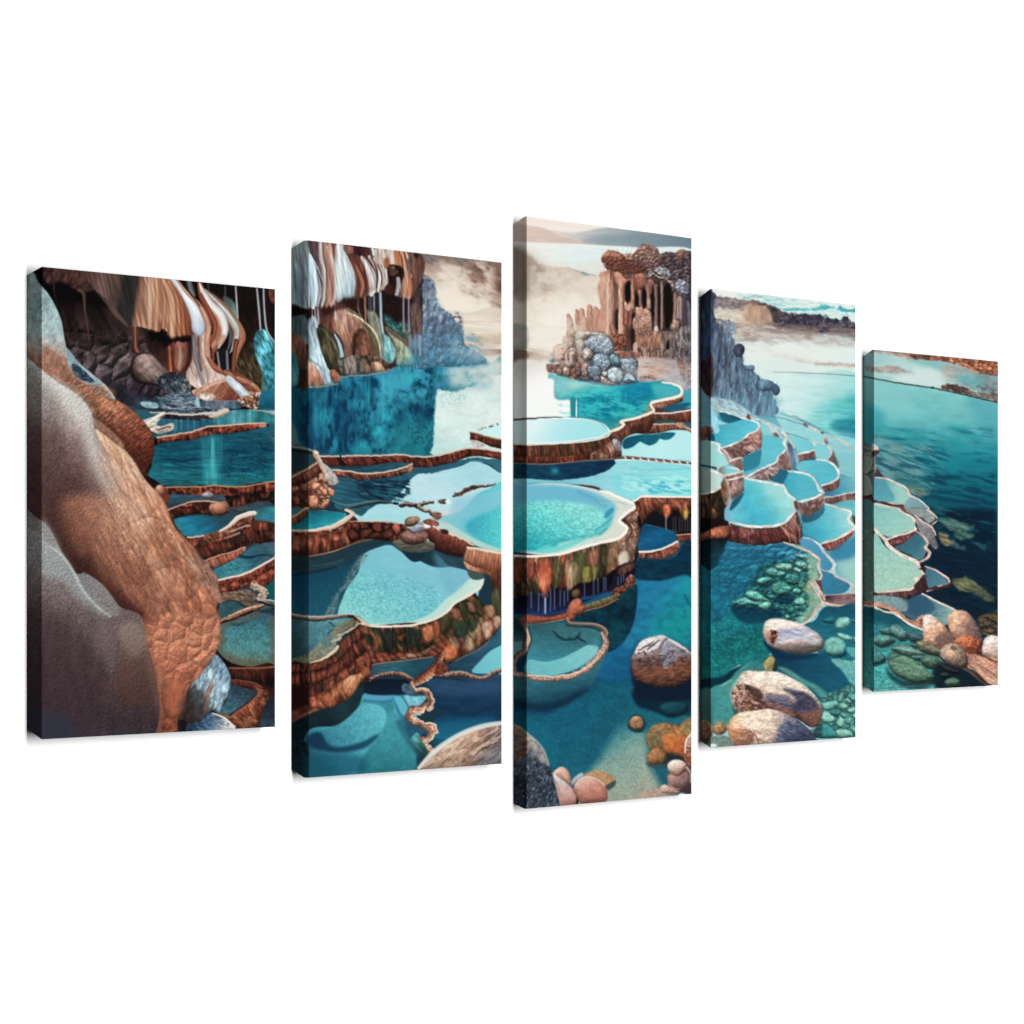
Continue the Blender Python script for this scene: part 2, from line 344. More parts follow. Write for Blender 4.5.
	# ---------- blue-grey far terrace + fan shell rocks
	P.poly(D('-40,150 0,200 60,150 150,110 250,60 320,80 340,130 480,170 600,230 500,320 120,280 20,270'),[(60,76,88),(104,122,134),(72,84,98)],g=(150,400,215,415),tex=[(.45,5,2.2,5,4)],mott=[((168,186,196),.35,5,1.6,5,.7),((34,34,46),.3,6,1.4,0,.7)],rough=1.5,rs=4)
	P.poly(D('60,-10 150,-60 230,-60 300,0 330,60 300,110 220,110 140,80 90,60'),[(44,50,60),(84,96,106)],g=(165,375,180,395),tex=[(.5,2.5,2.5,0,4)],mott=[((150,164,172),.4,2.5,2.5,0,.6),((20,20,26),.3,2.5,2.5,0,.7)],rough=1.5,rs=4)
	P.poly(D('245,0 300,10 330,60 300,100 260,80 240,40'),(150,146,144),cells=(3,3,20,.6,.5),tex=[(.4,2,2)],soft=1.2,alpha=.6)
	P.poly(D('-60,140 0,150 60,130 100,170 60,210 -30,220'),(72,112,126),tex=[(.5,6,2)],soft=1.5,rough=1)
	P.poly(C('790,170 880,160 960,200 1060,200 1060,330 920,330 860,270'),[(44,84,96),(70,122,132)],g=(125,400,150,418),tex=[(.4,8,2,10)],soft=1)
	P.poly(C('640,30 760,160 850,250 920,330 1060,330 1060,140 900,120 780,40'),[(34,34,44),(48,52,64)],g=(110,385,140,400),tex=[(.4,6,4)],soft=2,alpha=.85)
	P.poly(C('920,180 980,170 1060,190 1060,225 960,220'),(140,172,182),tex=[(.3,3,1.5)],soft=.8)
	P.poly(C('880,235 1000,245 1060,260 1060,300 940,320 900,290'),(48,96,104),soft=1)
	P.poly(D('330,90 420,50 520,10 640,0 700,60 740,130 700,160 560,165 440,150 380,140'),[(204,150,120),(190,122,92),(132,70,48)],g=(200,380,225,400),tex=[(.3,2.5,9,35,3),(.15,1.5,1.5)],soft=.8)
	P.line(D('380,110 450,60 540,20 640,0'),[1,2,2],(236,206,182),alpha=.6,soft=1)
	P.poly(D('400,110 500,110 520,150 420,160'),(206,186,172),tex=[(.4,2,2)],soft=1)
	P.line(D('630,-10 700,60 760,120'),[7,9,9],[(176,192,204),(214,226,234),(150,166,180)],tex=[(.2,6,2)])
	P.line(D('700,-10 800,40 860,90 880,130'),[5,7,8,5],[(190,130,98),(160,98,70),(110,60,44)],tex=[(.35,4,1)])
	P.poly(D('700,150 800,120 880,90 900,140 870,220 820,230 740,200'),[(160,104,74),(110,68,46)],g=(240,395,255,410),tex=[(.6,2,2)],mott=[((236,212,190),.25,3,2,30,.8),((40,24,20),.4,3,2,0,.7)],rough=1.2,rs=3)
	P.line(D('860,100 890,140 870,190'),[2,3,2],(226,190,160),jit=1.5,js=2)
	# water upper right
	P.poly(D('890,100 1010,95 1010,245 900,240 870,220'),[(30,112,136),(20,88,112)],g=(268,392,266,410),tex=[(.15,10,2)],soft=.8)
	P.poly(D('380,170 560,165 700,170 740,200 720,225 620,230 480,230 400,210'),[(66,84,104),(120,126,142),(60,96,114)],g=(200,400,240,408),tex=[(.3,3,6)],soft=.8)
	P.poly(D('380,130 400,200 390,215 360,190'),(160,190,200),soft=1)
	# mid pool
	mid = D('0,290 150,310 480,320 620,250 830,235 1010,250 1010,375 900,345 600,370 470,385 380,420 60,470 -60,420 -60,330')
	P.poly(mid,[(34,84,104),(52,112,130),(64,134,146),(44,128,132)],g=(150,420,275,420),tex=[(.22,2.5,18),(.15,9,3)],soft=.8)
	P.poly(D('280,320 480,320 500,380 280,430'),(26,80,112),soft=4,alpha=.5,tex=[(.3,2,14)])
	P.poly(D('640,250 720,240 740,360 640,360'),(120,180,196),soft=4,alpha=.45,tex=[(.3,2,14)])
	P.line(D('800,235 802,350'),2,(190,206,206),alpha=.4,soft=1)
	for x in (210,250,300,350,545): P.line(D('%d,300 %d,400' % (x,x+3)),1.2,(130,176,190),alpha=.4)
	P.poly(D('100,270 280,280 480,290 500,315 300,305 110,300'),(56,40,44),tex=[(.5,4,2)],soft=.8)
	P.line(D('0,260 100,265 260,275 420,270 540,260 620,235'),[1,1.4,2,2,3,3],(206,196,180),jit=.6,js=4)
	P.line(D('480,295 560,280 620,250'),[3,4,3.5],[(226,210,176),(170,130,100)],jit=.7,js=3)
	P.line(D('820,240 920,250 1000,262'),[1,1.4,3],(180,176,176),alpha=.8);P.poly(D('950,250 1008,245 1008,275 975,275'),(168,166,172),soft=.8)
	P.line(D('100,215 220,225 360,215 480,225'),1,(190,202,210),alpha=.6,jit=1,js=4);P.line(D('60,235 260,250 420,245'),1.2,(20,26,40),alpha=.6,jit=1,js=4)
	# white branching shells left
	P.poly(C('930,330 1040,290 1120,250 1110,290 1050,350 1090,370 1180,345 1190,390 1130,420 1060,430 1000,400 960,380'),[(226,222,206),(186,170,150)],g=(145,415,160,430),tex=[(.35,4,1.5,-25)],mott=[((110,70,54),.4,5,1.5,-25,.8)],soft=.7)
	P.line(D('0,330 60,290 105,262'),[2,3,1.5],(236,232,220));P.line(D('50,410 100,385 170,355 180,380 150,405'),[2,2,2.5,2.5,1.5],(210,188,164));P.line(D('60,400 110,385 150,372'),1.2,(70,34,26))
	# thin rim wall 2
	P.wall(D('60,462 200,438 330,415 380,400 460,375 600,365 780,350 890,345 925,350'),D('60,515 200,492 330,480 400,465 465,445 600,430 780,405 890,385 930,375'),[(70,26,22),(150,60,40),(176,84,58),(110,44,32),(60,24,20)],rib=2.2,amp=.5,rim=((222,176,146),1.6),dark=.15,cs=10)
	P.poly(D('870,355 925,345 930,375 880,380'),(190,130,106),soft=.8)
	# big pool
	pool = D('60,515 200,492 330,480 465,447 600,432 780,408 930,378 1010,372 1010,815 900,815 700,850 560,850 430,840 300,848 120,848 40,800 -20,760')+C('1010,700 1020,560')
	P.poly(pool,[(28,92,110),(20,84,104),(24,102,118),(34,118,130),(30,96,104)],g=(205,432,202,488),tex=[(.2,14,2.2,3,3),(.12,4,1)],soft=.7)
	P.fog(220,440,275,484,(12,62,82),.85,4,1.2,10,thr=.25,w=.15)
	P.fog(152,440,275,484,(12,66,88),.5,22,1.6,3,thr=.2,w=.3)
	P.line(D('30,640 160,630 240,650 400,630 560,630'),[1,2,2.5,1.5,1],(10,52,76),alpha=.8,soft=1,jit=.8);P.line(D('180,660 280,695 400,705'),[1,1.6,1],(12,60,82),alpha=.7,jit=.8)
	P.line(D('560,570 700,575 800,590'),[1,2.4,1],(10,56,80),alpha=.7,jit=.8);P.line(D('860,500 900,540 980,570'),[1,2,1.6],(8,50,74),alpha=.8,jit=.8)
	P.poly(D('430,470 560,460 560,620 530,840 440,840 420,640'),(70,176,184),soft=7,alpha=.5,tex=[(.4,2,30)])
	P.air(213,468,5,12,(96,200,206),.35)
	P.line(D('500,470 500,600 490,800'),2,(140,210,214),alpha=.3,soft=1.5)
	P.poly(D('960,410 1010,400 1010,530 980,500 950,450'),(64,96,112),soft=2,alpha=.8,tex=[(.3,3,2)])
	P.line(D('0,720 120,750 300,780 560,800 800,790 1000,770'),3,(30,108,122),alpha=.5,soft=2)
	# wall under pool
	P.poly(D('100,900 420,930 600,960 1005,1000 1005,1030 100,1030'),(54,26,22),soft=1)
	P.wall(D('100,865 200,858 330,855 440,850 520,845 590,850 700,855 800,845 900,825 1005,812'),D('110,945 200,935 330,940 430,930 500,925 590,940 700,925 800,915 900,905 1005,890'),[(40,16,14),(120,50,34),(180,84,56),(96,40,28),(58,26,22),(150,70,48)],rib=2.6,amp=.5,rim=((188,138,96),1.4),dark=.25,cs=9)
	P.poly(F('130,-40 400,-40 600,-40 640,20 620,60 400,50 150,30'),[(44,92,110),(74,80,92)],g=(170,497,225,500),tex=[(.2,8,2)],soft=1)
	P.poly(D('410,920 450,890 490,895 515,930 480,950 430,945'),(158,144,148),bev=(5,.6,-.3,-.5),tex=[(.2,3,3)])
	P.poly(D('120,945 420,950 520,950 620,960 600,990 300,985 140,985'),[(44,84,98),(70,76,84)],g=(165,500,225,500),soft=.8)
	P.wall(D('600,930 800,915 1005,892'),F('620,60 800,70 1005,50'),[(26,14,14),(96,40,30),(20,22,18),(150,70,50),(120,48,34)],rib=5,amp=.6,dark=.3,lob=.5,cs=14)
	P.poly(D('40,870 70,840 110,845 125,900 100,930 60,910'),[(196,140,112),(150,84,60)],g=(155,486,165,494),bev=(5,.6,-.2,-.5));P.air(158.5,487,2,2,(220,190,160),.8)
	P.poly(D('80,920 140,900 160,960 120,980'),(120,54,36),soft=1)
	# left lower walls
	P.poly(F('130,40 620,60 1005,50 1005,700 560,700 300,300'),[(40,62,74),(60,76,84)],g=(170,505,275,560),tex=[(.2,9,2,10)],soft=.8)
	P.wall(F('140,80 220,50 330,15 460,10 560,20 610,20 630,45'),F('180,155 260,130 340,118 440,112 520,125 600,118 640,90'),[(150,76,52),(110,44,30),(60,26,20),(186,100,70),(130,56,38)],rib=4,amp=.4,lob=.45,rim=((206,166,132),1.4),cs=10)
	P.poly(F('480,40 560,15 620,20 635,70 600,110 520,118 480,90'),[(196,136,104),(140,78,50)],g=(215,503,222,515),bev=(7,.5,-.2,-.4),tex=[(.25,3,3)])
	# pool L1
	P.poly(F('190,160 280,135 400,122 520,128 640,115 760,90 800,100 700,140 620,200 560,240 430,280 300,296 240,250'),[(44,78,92),(30,104,130),(34,128,156),(42,120,138)],g=(210,512,185,537),tex=[(.12,8,2.5,-15)],soft=.7)
	P.poly(F('850,75 1005,60 1005,175 900,170 830,150'),[(56,104,118),(48,138,156)],g=(255,508,275,520),tex=[(.12,8,2)],soft=.8)
	P.poly(F('620,60 860,60 820,100 700,110 640,100'),[(70,64,68),(52,84,96)],g=(230,508,250,512),tex=[(.3,4,1.5)],soft=1)
	P.wall(F('300,300 430,285 560,250 640,200 700,145 760,120 830,105'),F('400,490 480,470 580,430 680,400 760,370 830,350 850,300'),[(60,26,20),(100,48,34),(62,42,34),(150,72,50),(84,38,28),(120,54,38)],rib=3.2,amp=.4,rows=2,lob=.4,cs=14,lit=.15,dark=.2,rim=((214,184,158),1.5))
	P.wall(F('430,280 560,245 640,200 700,145 760,120 830,105'),F('470,330 600,290 700,220 760,190 810,180'),[(160,84,58),(110,52,36),(196,128,100),(84,36,26)],rib=2.2,amp=.45,cs=8,dark=.1)
	P.line(F('560,250 640,200 700,145 770,115 835,105'),[2,3,4.5,4.5,5],[(246,232,216),(214,176,150)],jit=.5)
	P.line(F('640,255 720,225 800,200'),2,(222,170,140),alpha=.7,jit=.7);P.line(F('590,310 660,285 715,262'),[1,2,2],(206,150,122),alpha=.8)
	P.wall(F('810,160 880,170 1005,185'),F('840,350 900,355 1005,335'),[(120,52,36),(170,84,58),(70,34,28),(100,50,42)],rib=7,amp=.5,rows=2,lob=.45,cs=12,rim=((96,50,40),1.4))
	P.wall(F('430,490 560,440 680,410 760,375 750,400'),F('480,560 600,510 700,460 760,400 770,390'),[(176,84,58),(200,110,80),(140,60,42)],rib=2,amp=.4,dark=.1,cs=8,rim=((226,160,130),1))
	# pool L2
	P.poly(F('510,560 620,505 720,450 780,400 850,360 1005,340 1005,450 940,500 820,560 700,595 560,625 520,600'),[(56,122,138),(70,140,150),(52,104,120),(66,96,110)],g=(215,575,268,548),tex=[(.14,6,2,-15),(.1,1.5,1)],soft=.7)
	P.line(F('720,450 800,460 860,445 940,440 1005,460'),[3,3.4,2,1.6,1],(28,56,72),soft=1)
	P.fog(228,560,240,572,(20,60,78),.6,2,1.2,0,.1,.2,2)
	P.wall(F('540,640 640,620 760,590 860,540 940,495 1005,455'),F('560,740 660,735 760,700 860,690 940,680 1005,620'),[(130,56,40),(170,78,54),(96,38,28),(190,104,74),(60,26,22)],rib=2.6,amp=.5,rows=2,lob=.45,cs=12,rim=((236,214,194),2),dark=.2)
	for cx,cy,r in [(236,585,5),(224,590,4),(264,578,5),(272,573,5),(256,583,4)]:
	    P.poly([(cx-r,cy),(cx,cy-r*.8),(cx+r,cy),(cx,cy+r*.8)],(176,84,56),bev=(5,.6,-.3,-.5),soft=.8,alpha=.85,tex=[(.3,2,2)])
	P.poly(F('550,750 680,730 800,720 860,790 900,850 760,850 700,810 620,800 560,830'),[(140,106,84),(96,84,72)],g=(225,592,255,604),tex=[(.4,4,2,20)],soft=1)
	P.poly(F('860,700 940,690 1005,640 1005,800 950,800 930,740'),(12,92,98),soft=1.5)
	P.poly(F('820,650 880,680 940,720 945,760 910,800 850,790 880,740 800,700'),(176,150,126),tex=[(.4,3,1.5,20)],mott=[((96,60,44),.35,3,1.5,20,.8)],rough=1,rs=3,soft=.7)
	P.poly(F('560,830 640,805 700,815 760,855 820,850 700,910 620,940 540,970'),[(44,80,92),(56,92,100)],g=(222,602,240,615),soft=.8,tex=[(.15,5,2)])
	P.poly(F('850,800 1005,810 1005,860 920,850'),(96,96,100),soft=1,tex=[(.3,4,2)])
	P.line(F('850,805 920,830 1005,850'),2,(30,30,36),jit=.5);P.line(F('860,800 960,800 1005,815'),1.4,(190,176,160))
	P.line(F('700,810 760,855 830,850'),1.6,(36,50,60))
	# pool L3
	pl3 = F('530,1010 620,970 740,930 860,880 920,850 1005,900 1005,1040')+H('1005,410 860,415 700,400 600,350 540,280 560,200 530,90')
	P.poly(pl3,[(58,98,112),(72,128,136),(84,136,136),(104,104,86)],g=(245,612,240,668),tex=[(.2,1.6,1.2),(.1,7,4)],soft=.8,edge=((96,90,70),9,.55))
	P.grain(F('540,1000 1005,900 1005,1300 600,1300'),.16,1.3,1.1)
	P.poly(F('860,880 1005,870 1005,930 960,910 880,900'),(26,52,68),soft=1.5,alpha=.8)
	P.line(F('545,985 600,960 700,915 780,880 850,860 900,845'),[3,4,6,5,5,3],[(222,170,130),(160,104,78),(80,44,34)],jit=.8,js=3,tex=[(.35,4,1)])
	P.line(F('540,990 620,965 700,950'),[1.5,2,1],(40,26,26),jit=.6)
	P.line(H('640,70 700,80 790,50'),[1,2.5,1],(40,62,74),alpha=.7,soft=1.2)
	# wall + pot bottom
	P.poly(H('560,330 640,430 800,420 1005,420 1005,900 600,910 560,600'),[(44,22,20),(70,34,28)],g=(220,665,275,720),tex=[(.3,6,3)],soft=1)
	P.wall(H('640,425 760,425 880,425 1005,415'),H('660,510 780,520 900,560 1005,570'),[(60,26,20),(110,48,34),(40,18,16)],rib=3,amp=.45,rim=((150,84,54),2),cs=9,dark=.3)
	P.wall(H('650,520 740,525 840,545 900,580'),H('650,570 740,570 820,590 870,620'),[(150,64,44),(120,48,32)],rib=3,amp=.2,dark=.35,rim=((120,84,70),1))
	P.poly(H('650,560 740,580 830,600 860,625 800,680 720,740 620,800 540,790 600,700'),[(52,68,82),(66,108,124)],g=(240,688,228,712),tex=[(.2,3,2),(.12,1.4,1)],soft=.8)
	P.wall(H('860,590 870,630 800,700 720,760 620,830 580,850'),H('950,600 940,700 900,800 860,900 760,930 640,900'),[(176,92,56),(140,60,38),(206,128,84),(100,42,28)],rib=2.2,amp=.4,rows=2,lob=.35,cs=9,dark=.35,rim=((150,96,74),1.6))
	P.poly(H('930,700 1005,640 1005,900 880,905'),[(36,44,56),(48,64,80)],g=(268,700,268,725),tex=[(.2,4,3)],soft=1.2)
	P.poly(H('540,780 620,790 640,830 590,840 560,820'),(120,88,60),soft=1,tex=[(.4,2,2)])
	# ------ big near rocks
	orange = C('180,-20 420,0 560,30 700,150 820,210 940,320 1020,440 1040,560 1010,660 980,760 1000,800 960,780 880,700')
	far = C('420,0 560,20 620,60 720,150 830,215 940,320 1020,430 1036,540 1020,640 975,720 985,780 900,720 820,600 700,440 560,300 430,130 300,0 200,-60')
	P.poly(far,[(0,(150,96,72)),(.35,(170,106,76)),(.7,(128,66,44)),(1,(84,34,22))],g=(80,385,138,470),tex=[(.18,8,3,35,4),(.2,1.3,2.6,50)],soft=.9,bev=(16,.25,.5,-.5))
	P.poly(C('560,290 680,350 800,480 880,600 960,700 960,760 860,690 760,560'),(84,36,24),soft=5,alpha=.55,tex=[(.3,2,5,40)])
	P.line(C('530,290 620,340 700,410 770,500 830,590'),[1,2,2.4,2],(84,44,34),alpha=.7,soft=1.2)
	P.poly(C('540,300 640,360 740,450 800,540 760,540 640,440 560,370'),(186,132,104),soft=2,alpha=.7,tex=[(.2,2,4,40)])
	# pale teal top-left slope
	teal = [(22,268),(33.5,272)]+A('110,180 180,260 240,360 290,480 320,640 350,750 440,830 560,930 630,1000')+C('720,150 640,110 560,90 440,60 300,20 100,-60')+A('0,760')+[(20,360)]
	P.poly(teal,[(0,(142,166,166)),(.35,(158,178,178)),(.55,(168,160,150)),(.72,(176,124,98)),(.85,(158,106,82)),(1,(170,116,88))],g=(52,305,44,384),tex=[(.12,6,12,-20,4),(.1,1.6,1.6)],soft=.8,bev=(9,.22,.6,-.4))
	P.poly(A('330,700 440,830 560,930 640,1000 720,1110 600,1070 480,990 400,950 350,860'),[(138,162,170),(176,192,196)],g=(70,355,112,400),tex=[(.15,4,4)],soft=1)
	P.poly(A('375,830 430,850 500,910 560,980 480,970 410,940 380,890'),(40,66,82),tex=[(.5,1.8,1.8,30)],mott=[((120,150,162),.35,2,2,0,.7)],soft=.9)
	P.poly(A('140,700 240,720 360,860 480,980 640,1010 720,1060 600,1090 300,1060 140,900'),[(168,120,96),(150,100,78)],g=(45,350,90,390),tex=[(.18,6,3,40),(.15,1.4,1.4)],soft=4,alpha=.85)
	P.line(A('630,1000 690,1070 720,1110'),[3,2,1],(210,200,184),alpha=.7,soft=1)
	# peach ridge
	P.poly(C('560,390 640,440 740,520 800,560 880,660 950,780 1020,860 1060,900')+F('130,40 160,130 210,230 300,320 380,420 420,500 520,590 550,680 555,800 530,860')+H('540,0 555,100 565,200 540,250 520,310')+H('400,500 330,560 290,640 280,760 220,830 230,930 0,945 -60,700')+E('900,960 760,800 600,640 560,400 600,100')+C('640,820 620,600 560,470'),
	       [(0,(226,172,132)),(.16,(206,160,130)),(.3,(178,116,86)),(.5,(164,98,70)),(.7,(150,80,54)),(1,(138,74,52))],g=(110,430,195,720),tex=[(.16,5,16,-25,4),(.16,1.3,2.4,-25),(.1,12,12)],soft=1,bev=(14,.3,.5,-.3))
	# grooves on ridge
	for s_,w in [('680,480 720,620 800,720 860,840 900,960 940,1060',2.4),('760,560 840,680 900,800 960,920 1040,1040',2),('620,560 700,700 760,860 800,1020',2.4)]:
	    P.line(C(s_),[1,w,w,1],(140,86,62),alpha=.5,soft=1.6,jit=1,js=8)
	for s_,w in [('640,470 760,560 860,680 950,820',3),('700,660 790,800 850,960',3),('820,640 900,780 1000,940',2)]:
	    P.line(C(s_),[1,w,w,1],(240,200,166),alpha=.4,soft=2,jit=1,js=8)
	P.poly(F('280,440 380,440 440,500 520,600 550,700 550,830 500,760 430,670 380,600 300,520'),(150,112,92),tex=[(.3,3,8,-35)],soft=1.6,alpha=.8)
	P.fog(190,558,220,600,(110,100,104),.6,2,5,-40,.25,.2,5);P.fog(190,556,216,590,(54,30,26),.6,1.6,4,-40,.5,.15,5)
	P.line(F('160,100 220,240 310,370 380,500 450,640 520,760'),[1,1.6,2,1.5],(120,66,46),alpha=.5,jit=1.2,js=6)
	P.line(F('60,60 140,220 240,380 320,500 400,560'),[2,3,3,2],(212,168,140),alpha=.4,soft=2,jit=1)
	P.line(F('70,240 200,440 260,560 240,720'),[1,2,2,1],(124,68,50),alpha=.5,soft=1.5,jit=1)
	P.line(F('300,660 290,780 300,900 330,1000'),[2,4,4,2],(112,50,34),alpha=.6,soft=2)
	P.poly(F('330,650 430,680 500,780 530,880 530,980 440,1000 350,940 330,800'),[(190,122,90),(168,84,54)],g=(195,585,212,620),tex=[(.16,2,5)],soft=3,bev=(12,.35,.3,-.5),alpha=.8)
	P.poly(F('0,480 60,470 120,540 150,700 130,860 60,960 -20,940'),[(196,144,120),(142,84,66)],g=(148,562,160,618),soft=3,bev=(12,.3,.2,-.5),alpha=.75,tex=[(.14,2,4)])
	P.poly(F('160,560 260,600 290,760 280,900 220,960 160,900 140,740'),[(196,136,104),(160,96,70)],g=(175,570,180,615),soft=3,alpha=.6,bev=(9,.3,.2,-.5),tex=[(.14,2,5)])
	# bulbous lower lumps
	lump = E('960,880 1020,920')+H('60,0 220,-20 540,0 558,110 560,200 540,260 520,310 440,420 400,490 320,560 290,640 270,760 230,830 225,930 120,940 60,800 20,640 -40,300')
	P.poly(lump,[(176,106,78),(186,112,82),(160,84,58),(140,68,44)],g=(195,615,165,720),tex=[(.12,6,6),(.14,1.3,1.3)],soft=1.6,bev=(10,.25,.4,-.3),seed=5)
	P.relief(lump,.26,15,16,15,cell=True,seed=9)
	P.relief(lump,.1,8,9,0,cell=True,seed=4)
	P.relief(lump,.22,2,2)
	for s_,cc in [('110,520 200,500 260,580 275,690 240,800 150,830 100,740 90,620',(160,84,56)),('30,420 100,410 120,500 100,620 50,640 30,540',(150,92,72))]:
	    P.poly(H(s_),cc,soft=1.6,bev=(9,.5,.3,-.5),tex=[(.12,1.5,1.5),(.1,5,5)],alpha=.8)
	P.poly(H('-30,560 20,500 60,640 90,760 60,950 -60,950'),(120,92,80),soft=3,alpha=.8)
	# shell rock
	P.poly(H('520,312 590,380 630,450 648,520 630,610 590,700 540,790 500,760 430,830 380,860 240,850 280,720 330,560 400,480 460,400'),[(0,(74,56,48)),(.3,(84,92,92)),(.55,(140,166,176)),(.8,(150,174,192)),(1,(110,134,150))],g=(185,715,228,675),tex=[(.45,1.3,5,25,3),(.2,5,8)],soft=.8,bev=(9,.3,.4,-.5))
	P.line(H('500,540 470,620 450,720 440,800'),[3,5,4,2],(150,92,64),alpha=.7,soft=1.2);P.poly(H('240,700 330,600 420,620 440,800 330,850 250,840'),(52,44,46),soft=5,alpha=.55)
	P.poly(H('480,780 560,800 640,860 680,910 300,935 260,880 400,850 440,800'),[(44,62,88),(84,110,134),(190,190,180)],g=(190,725,232,730),tex=[(.4,3,2,20)],soft=.8)
	P.line(H('500,785 580,815 640,860 672,905'),[1,1.6,2],(226,222,214))
	P.poly(H('225,840 290,850 280,935 225,935'),(28,24,30),soft=1.2)
	# near flank
	flank = [(20,353)]+A('20,780 130,875 200,930 300,1010')+C('230,0 330,60 420,120 480,180 530,260 545,330 570,440 640,590 720,740 760,840 800,980 840,1080')+E('820,260 940,450 1000,520 960,700 940,920 900,900 760,840 700,760 600,640 460,590 330,480 250,340 190,230 100,150 20,60')+[(20,505)]
	P.poly(flank,[(0,(196,196,186)),(.14,(176,166,158)),(.3,(122,96,92)),(.6,(92,60,56)),(1,(74,42,38))],g=(95,395,52,560),tex=[(.08,10,10),(.16,1.3,1.6,20,2)],soft=.8)
	P.poly(C('230,0 420,120 520,240 560,420 640,590 720,740 790,960 860,1100 740,1100 640,900 540,700 480,520 440,360 340,220 150,100 130,0'),[(206,208,200),(190,186,178),(176,150,132)],g=(70,385,125,510),soft=7,alpha=.8,tex=[(.12,1.3,2,40)])
	P.poly(E('300,0 800,0 900,200 1000,460 1040,560 1020,900 960,930 760,700 560,480 400,400'),[(0,(92,54,44)),(.4,(132,80,60)),(.7,(176,118,90)),(1,(208,158,128))],g=(60,580,135,515),soft=9,alpha=.85,tex=[(.1,8,12,-25),(.14,1.3,2,-20)])
	P.poly(C('600,620 760,760 900,960 1020,1060 900,1080 760,1060 700,860'),(196,148,120),soft=7,alpha=.6,tex=[(.1,1.6,3,-25)])
	P.poly(E('760,480 940,480 1040,560 1060,900 960,920 860,760'),(128,68,48),soft=8,alpha=.55,tex=[(.14,1.4,2)])
	P.line(E('800,80 830,180 840,280 900,340 930,420 950,480'),[1.4,2,2,2],(120,70,52),alpha=.65,soft=1.4)
	P.line(E('860,30 930,110 1000,210 1020,300'),[1,2,2],(150,94,72),alpha=.6,soft=1.4)
	P.poly(E('850,-20 950,60 1020,160 1010,280 940,260 860,160'),(214,172,146),soft=5,alpha=.45)
	P.poly(E('280,380 330,480 460,590 600,640 760,820 900,900 1000,960 700,800 560,620 420,480'),(70,34,28),soft=6,alpha=.6)
	P.poly(E('500,560 620,600 780,760 900,860 1000,900 1020,960 930,960 800,830 650,690'),(88,34,24),soft=4,alpha=.6)
	# nearest bluish flank
	near = [(20,505)]+E('10,60 80,130 150,180 210,250 260,350 320,460 420,600 470,580 560,630 640,700 700,780 760,850 860,890 920,920 950,1000')+G('960,200 1010,330 1040,480 1060,620 1040,700')+H('60,640 80,760 40,950')+[(140,745),(20,745)]
	P.poly(near,[(0,(150,148,148)),(.3,(112,96,94)),(.6,(82,64,66)),(.85,(62,48,54)),(1,(54,56,68))],g=(95,555,70,740),tex=[(.08,14,14),(.18,1.3,1.5,15,2)],soft=1)
	P.poly(E('140,180 210,250 300,430 420,620 520,740 680,920 560,900 400,760 300,640 140,560'),(160,176,178),soft=6,alpha=.6,tex=[(.12,1.3,1.6)])
	P.poly(E('150,180 200,240 260,360 200,370 150,330'),(142,138,136),soft=2.5,alpha=.8)
	P.poly(E('420,590 560,630 640,700 720,800 760,900 690,930 560,830 460,720'),[(128,132,134),(140,134,130)],g=(80,575,115,615),soft=1.6,alpha=.85,tex=[(.12,1.3,1.6)])
	P.line(E('140,330 230,390 310,460 380,560 440,680 500,770 600,870 680,930'),[1.2,2,2.6,3,2.6,2,1.6],(196,206,204),alpha=.75,soft=1.5)
	P.poly(G('0,0 400,100 560,400 560,800 500,1000 0,1000'),(62,46,54),soft=14,alpha=.6,tex=[(.14,1.3,1.5)])
	P.line(G('750,80 752,200 740,340 715,500 705,600 715,720'),[2,2.6,2,1.4],(64,46,46),alpha=.55,soft=2)
	P.relief(G('40,0 700,0 1000,900 60,940'),.08,14,30,10,2,lx=.8,ly=-.3,soft=12)
	P.poly(G('750,100 880,60 950,160 1000,360 1030,560 1000,720 860,720 740,660 720,520 760,330'),[(134,116,104),(104,72,62),(84,54,48)],g=(125,625,135,700),soft=4,alpha=.75,tex=[(.14,1.4,1.6)])
	P.poly(G('750,100 920,80 970,220 900,330 820,300'),(150,132,118),soft=6,alpha=.5)
	P.poly(G('560,60 740,60 745,240 720,400 640,400 560,220'),(128,114,114),soft=8,alpha=.45)
	P.poly(G('0,760 300,800 420,960 400,1000 0,1000'),(44,56,76),soft=8,alpha=.6)
	ridge = C('560,390 740,520 950,780 1060,900')+F('130,40 210,230 420,500 550,680 555,800 530,900 0,960')+E('960,900 600,640 560,400 600,100')+C('640,820')
	P.relief(F('-60,-100 100,60 300,320 540,680 550,860 500,980 200,1000 -60,980 -200,600')+E('760,860 780,560 860,200'),.18,16,28,-24,cell=True,seed=21,soft=9);P.relief(ridge,.22,7,24,-28,3,lx=.6,ly=-.5,soft=5);P.relief(ridge,.2,2,3.4,-25,3)
	P.relief(flank,.22,1.4,2,25,2);P.relief(near,.22,1.4,1.6,15,2);P.relief(far,.3,1.6,4,50,2);P.relief(far,.25,6,14,40,3,lx=.6)
	P.relief(teal,.2,3,6,-20,3)
	P.poly(ridge,(214,146,108),soft=8,alpha=.2);P.poly(lump,(206,130,94),soft=4,alpha=.18);P.poly(C('180,20 420,130 540,330 640,600 760,860 560,900 400,600 300,300'),(214,200,186),soft=12,alpha=.22);P.poly(near,(120,100,92),soft=8,alpha=.12)
	# far-left deep fold tones
	P.poly([(20,360),(27,365),(42,380),(60,400),(60,460),(42,520),(20,505)],(88,70,66),soft=8,alpha=.35)
	return P
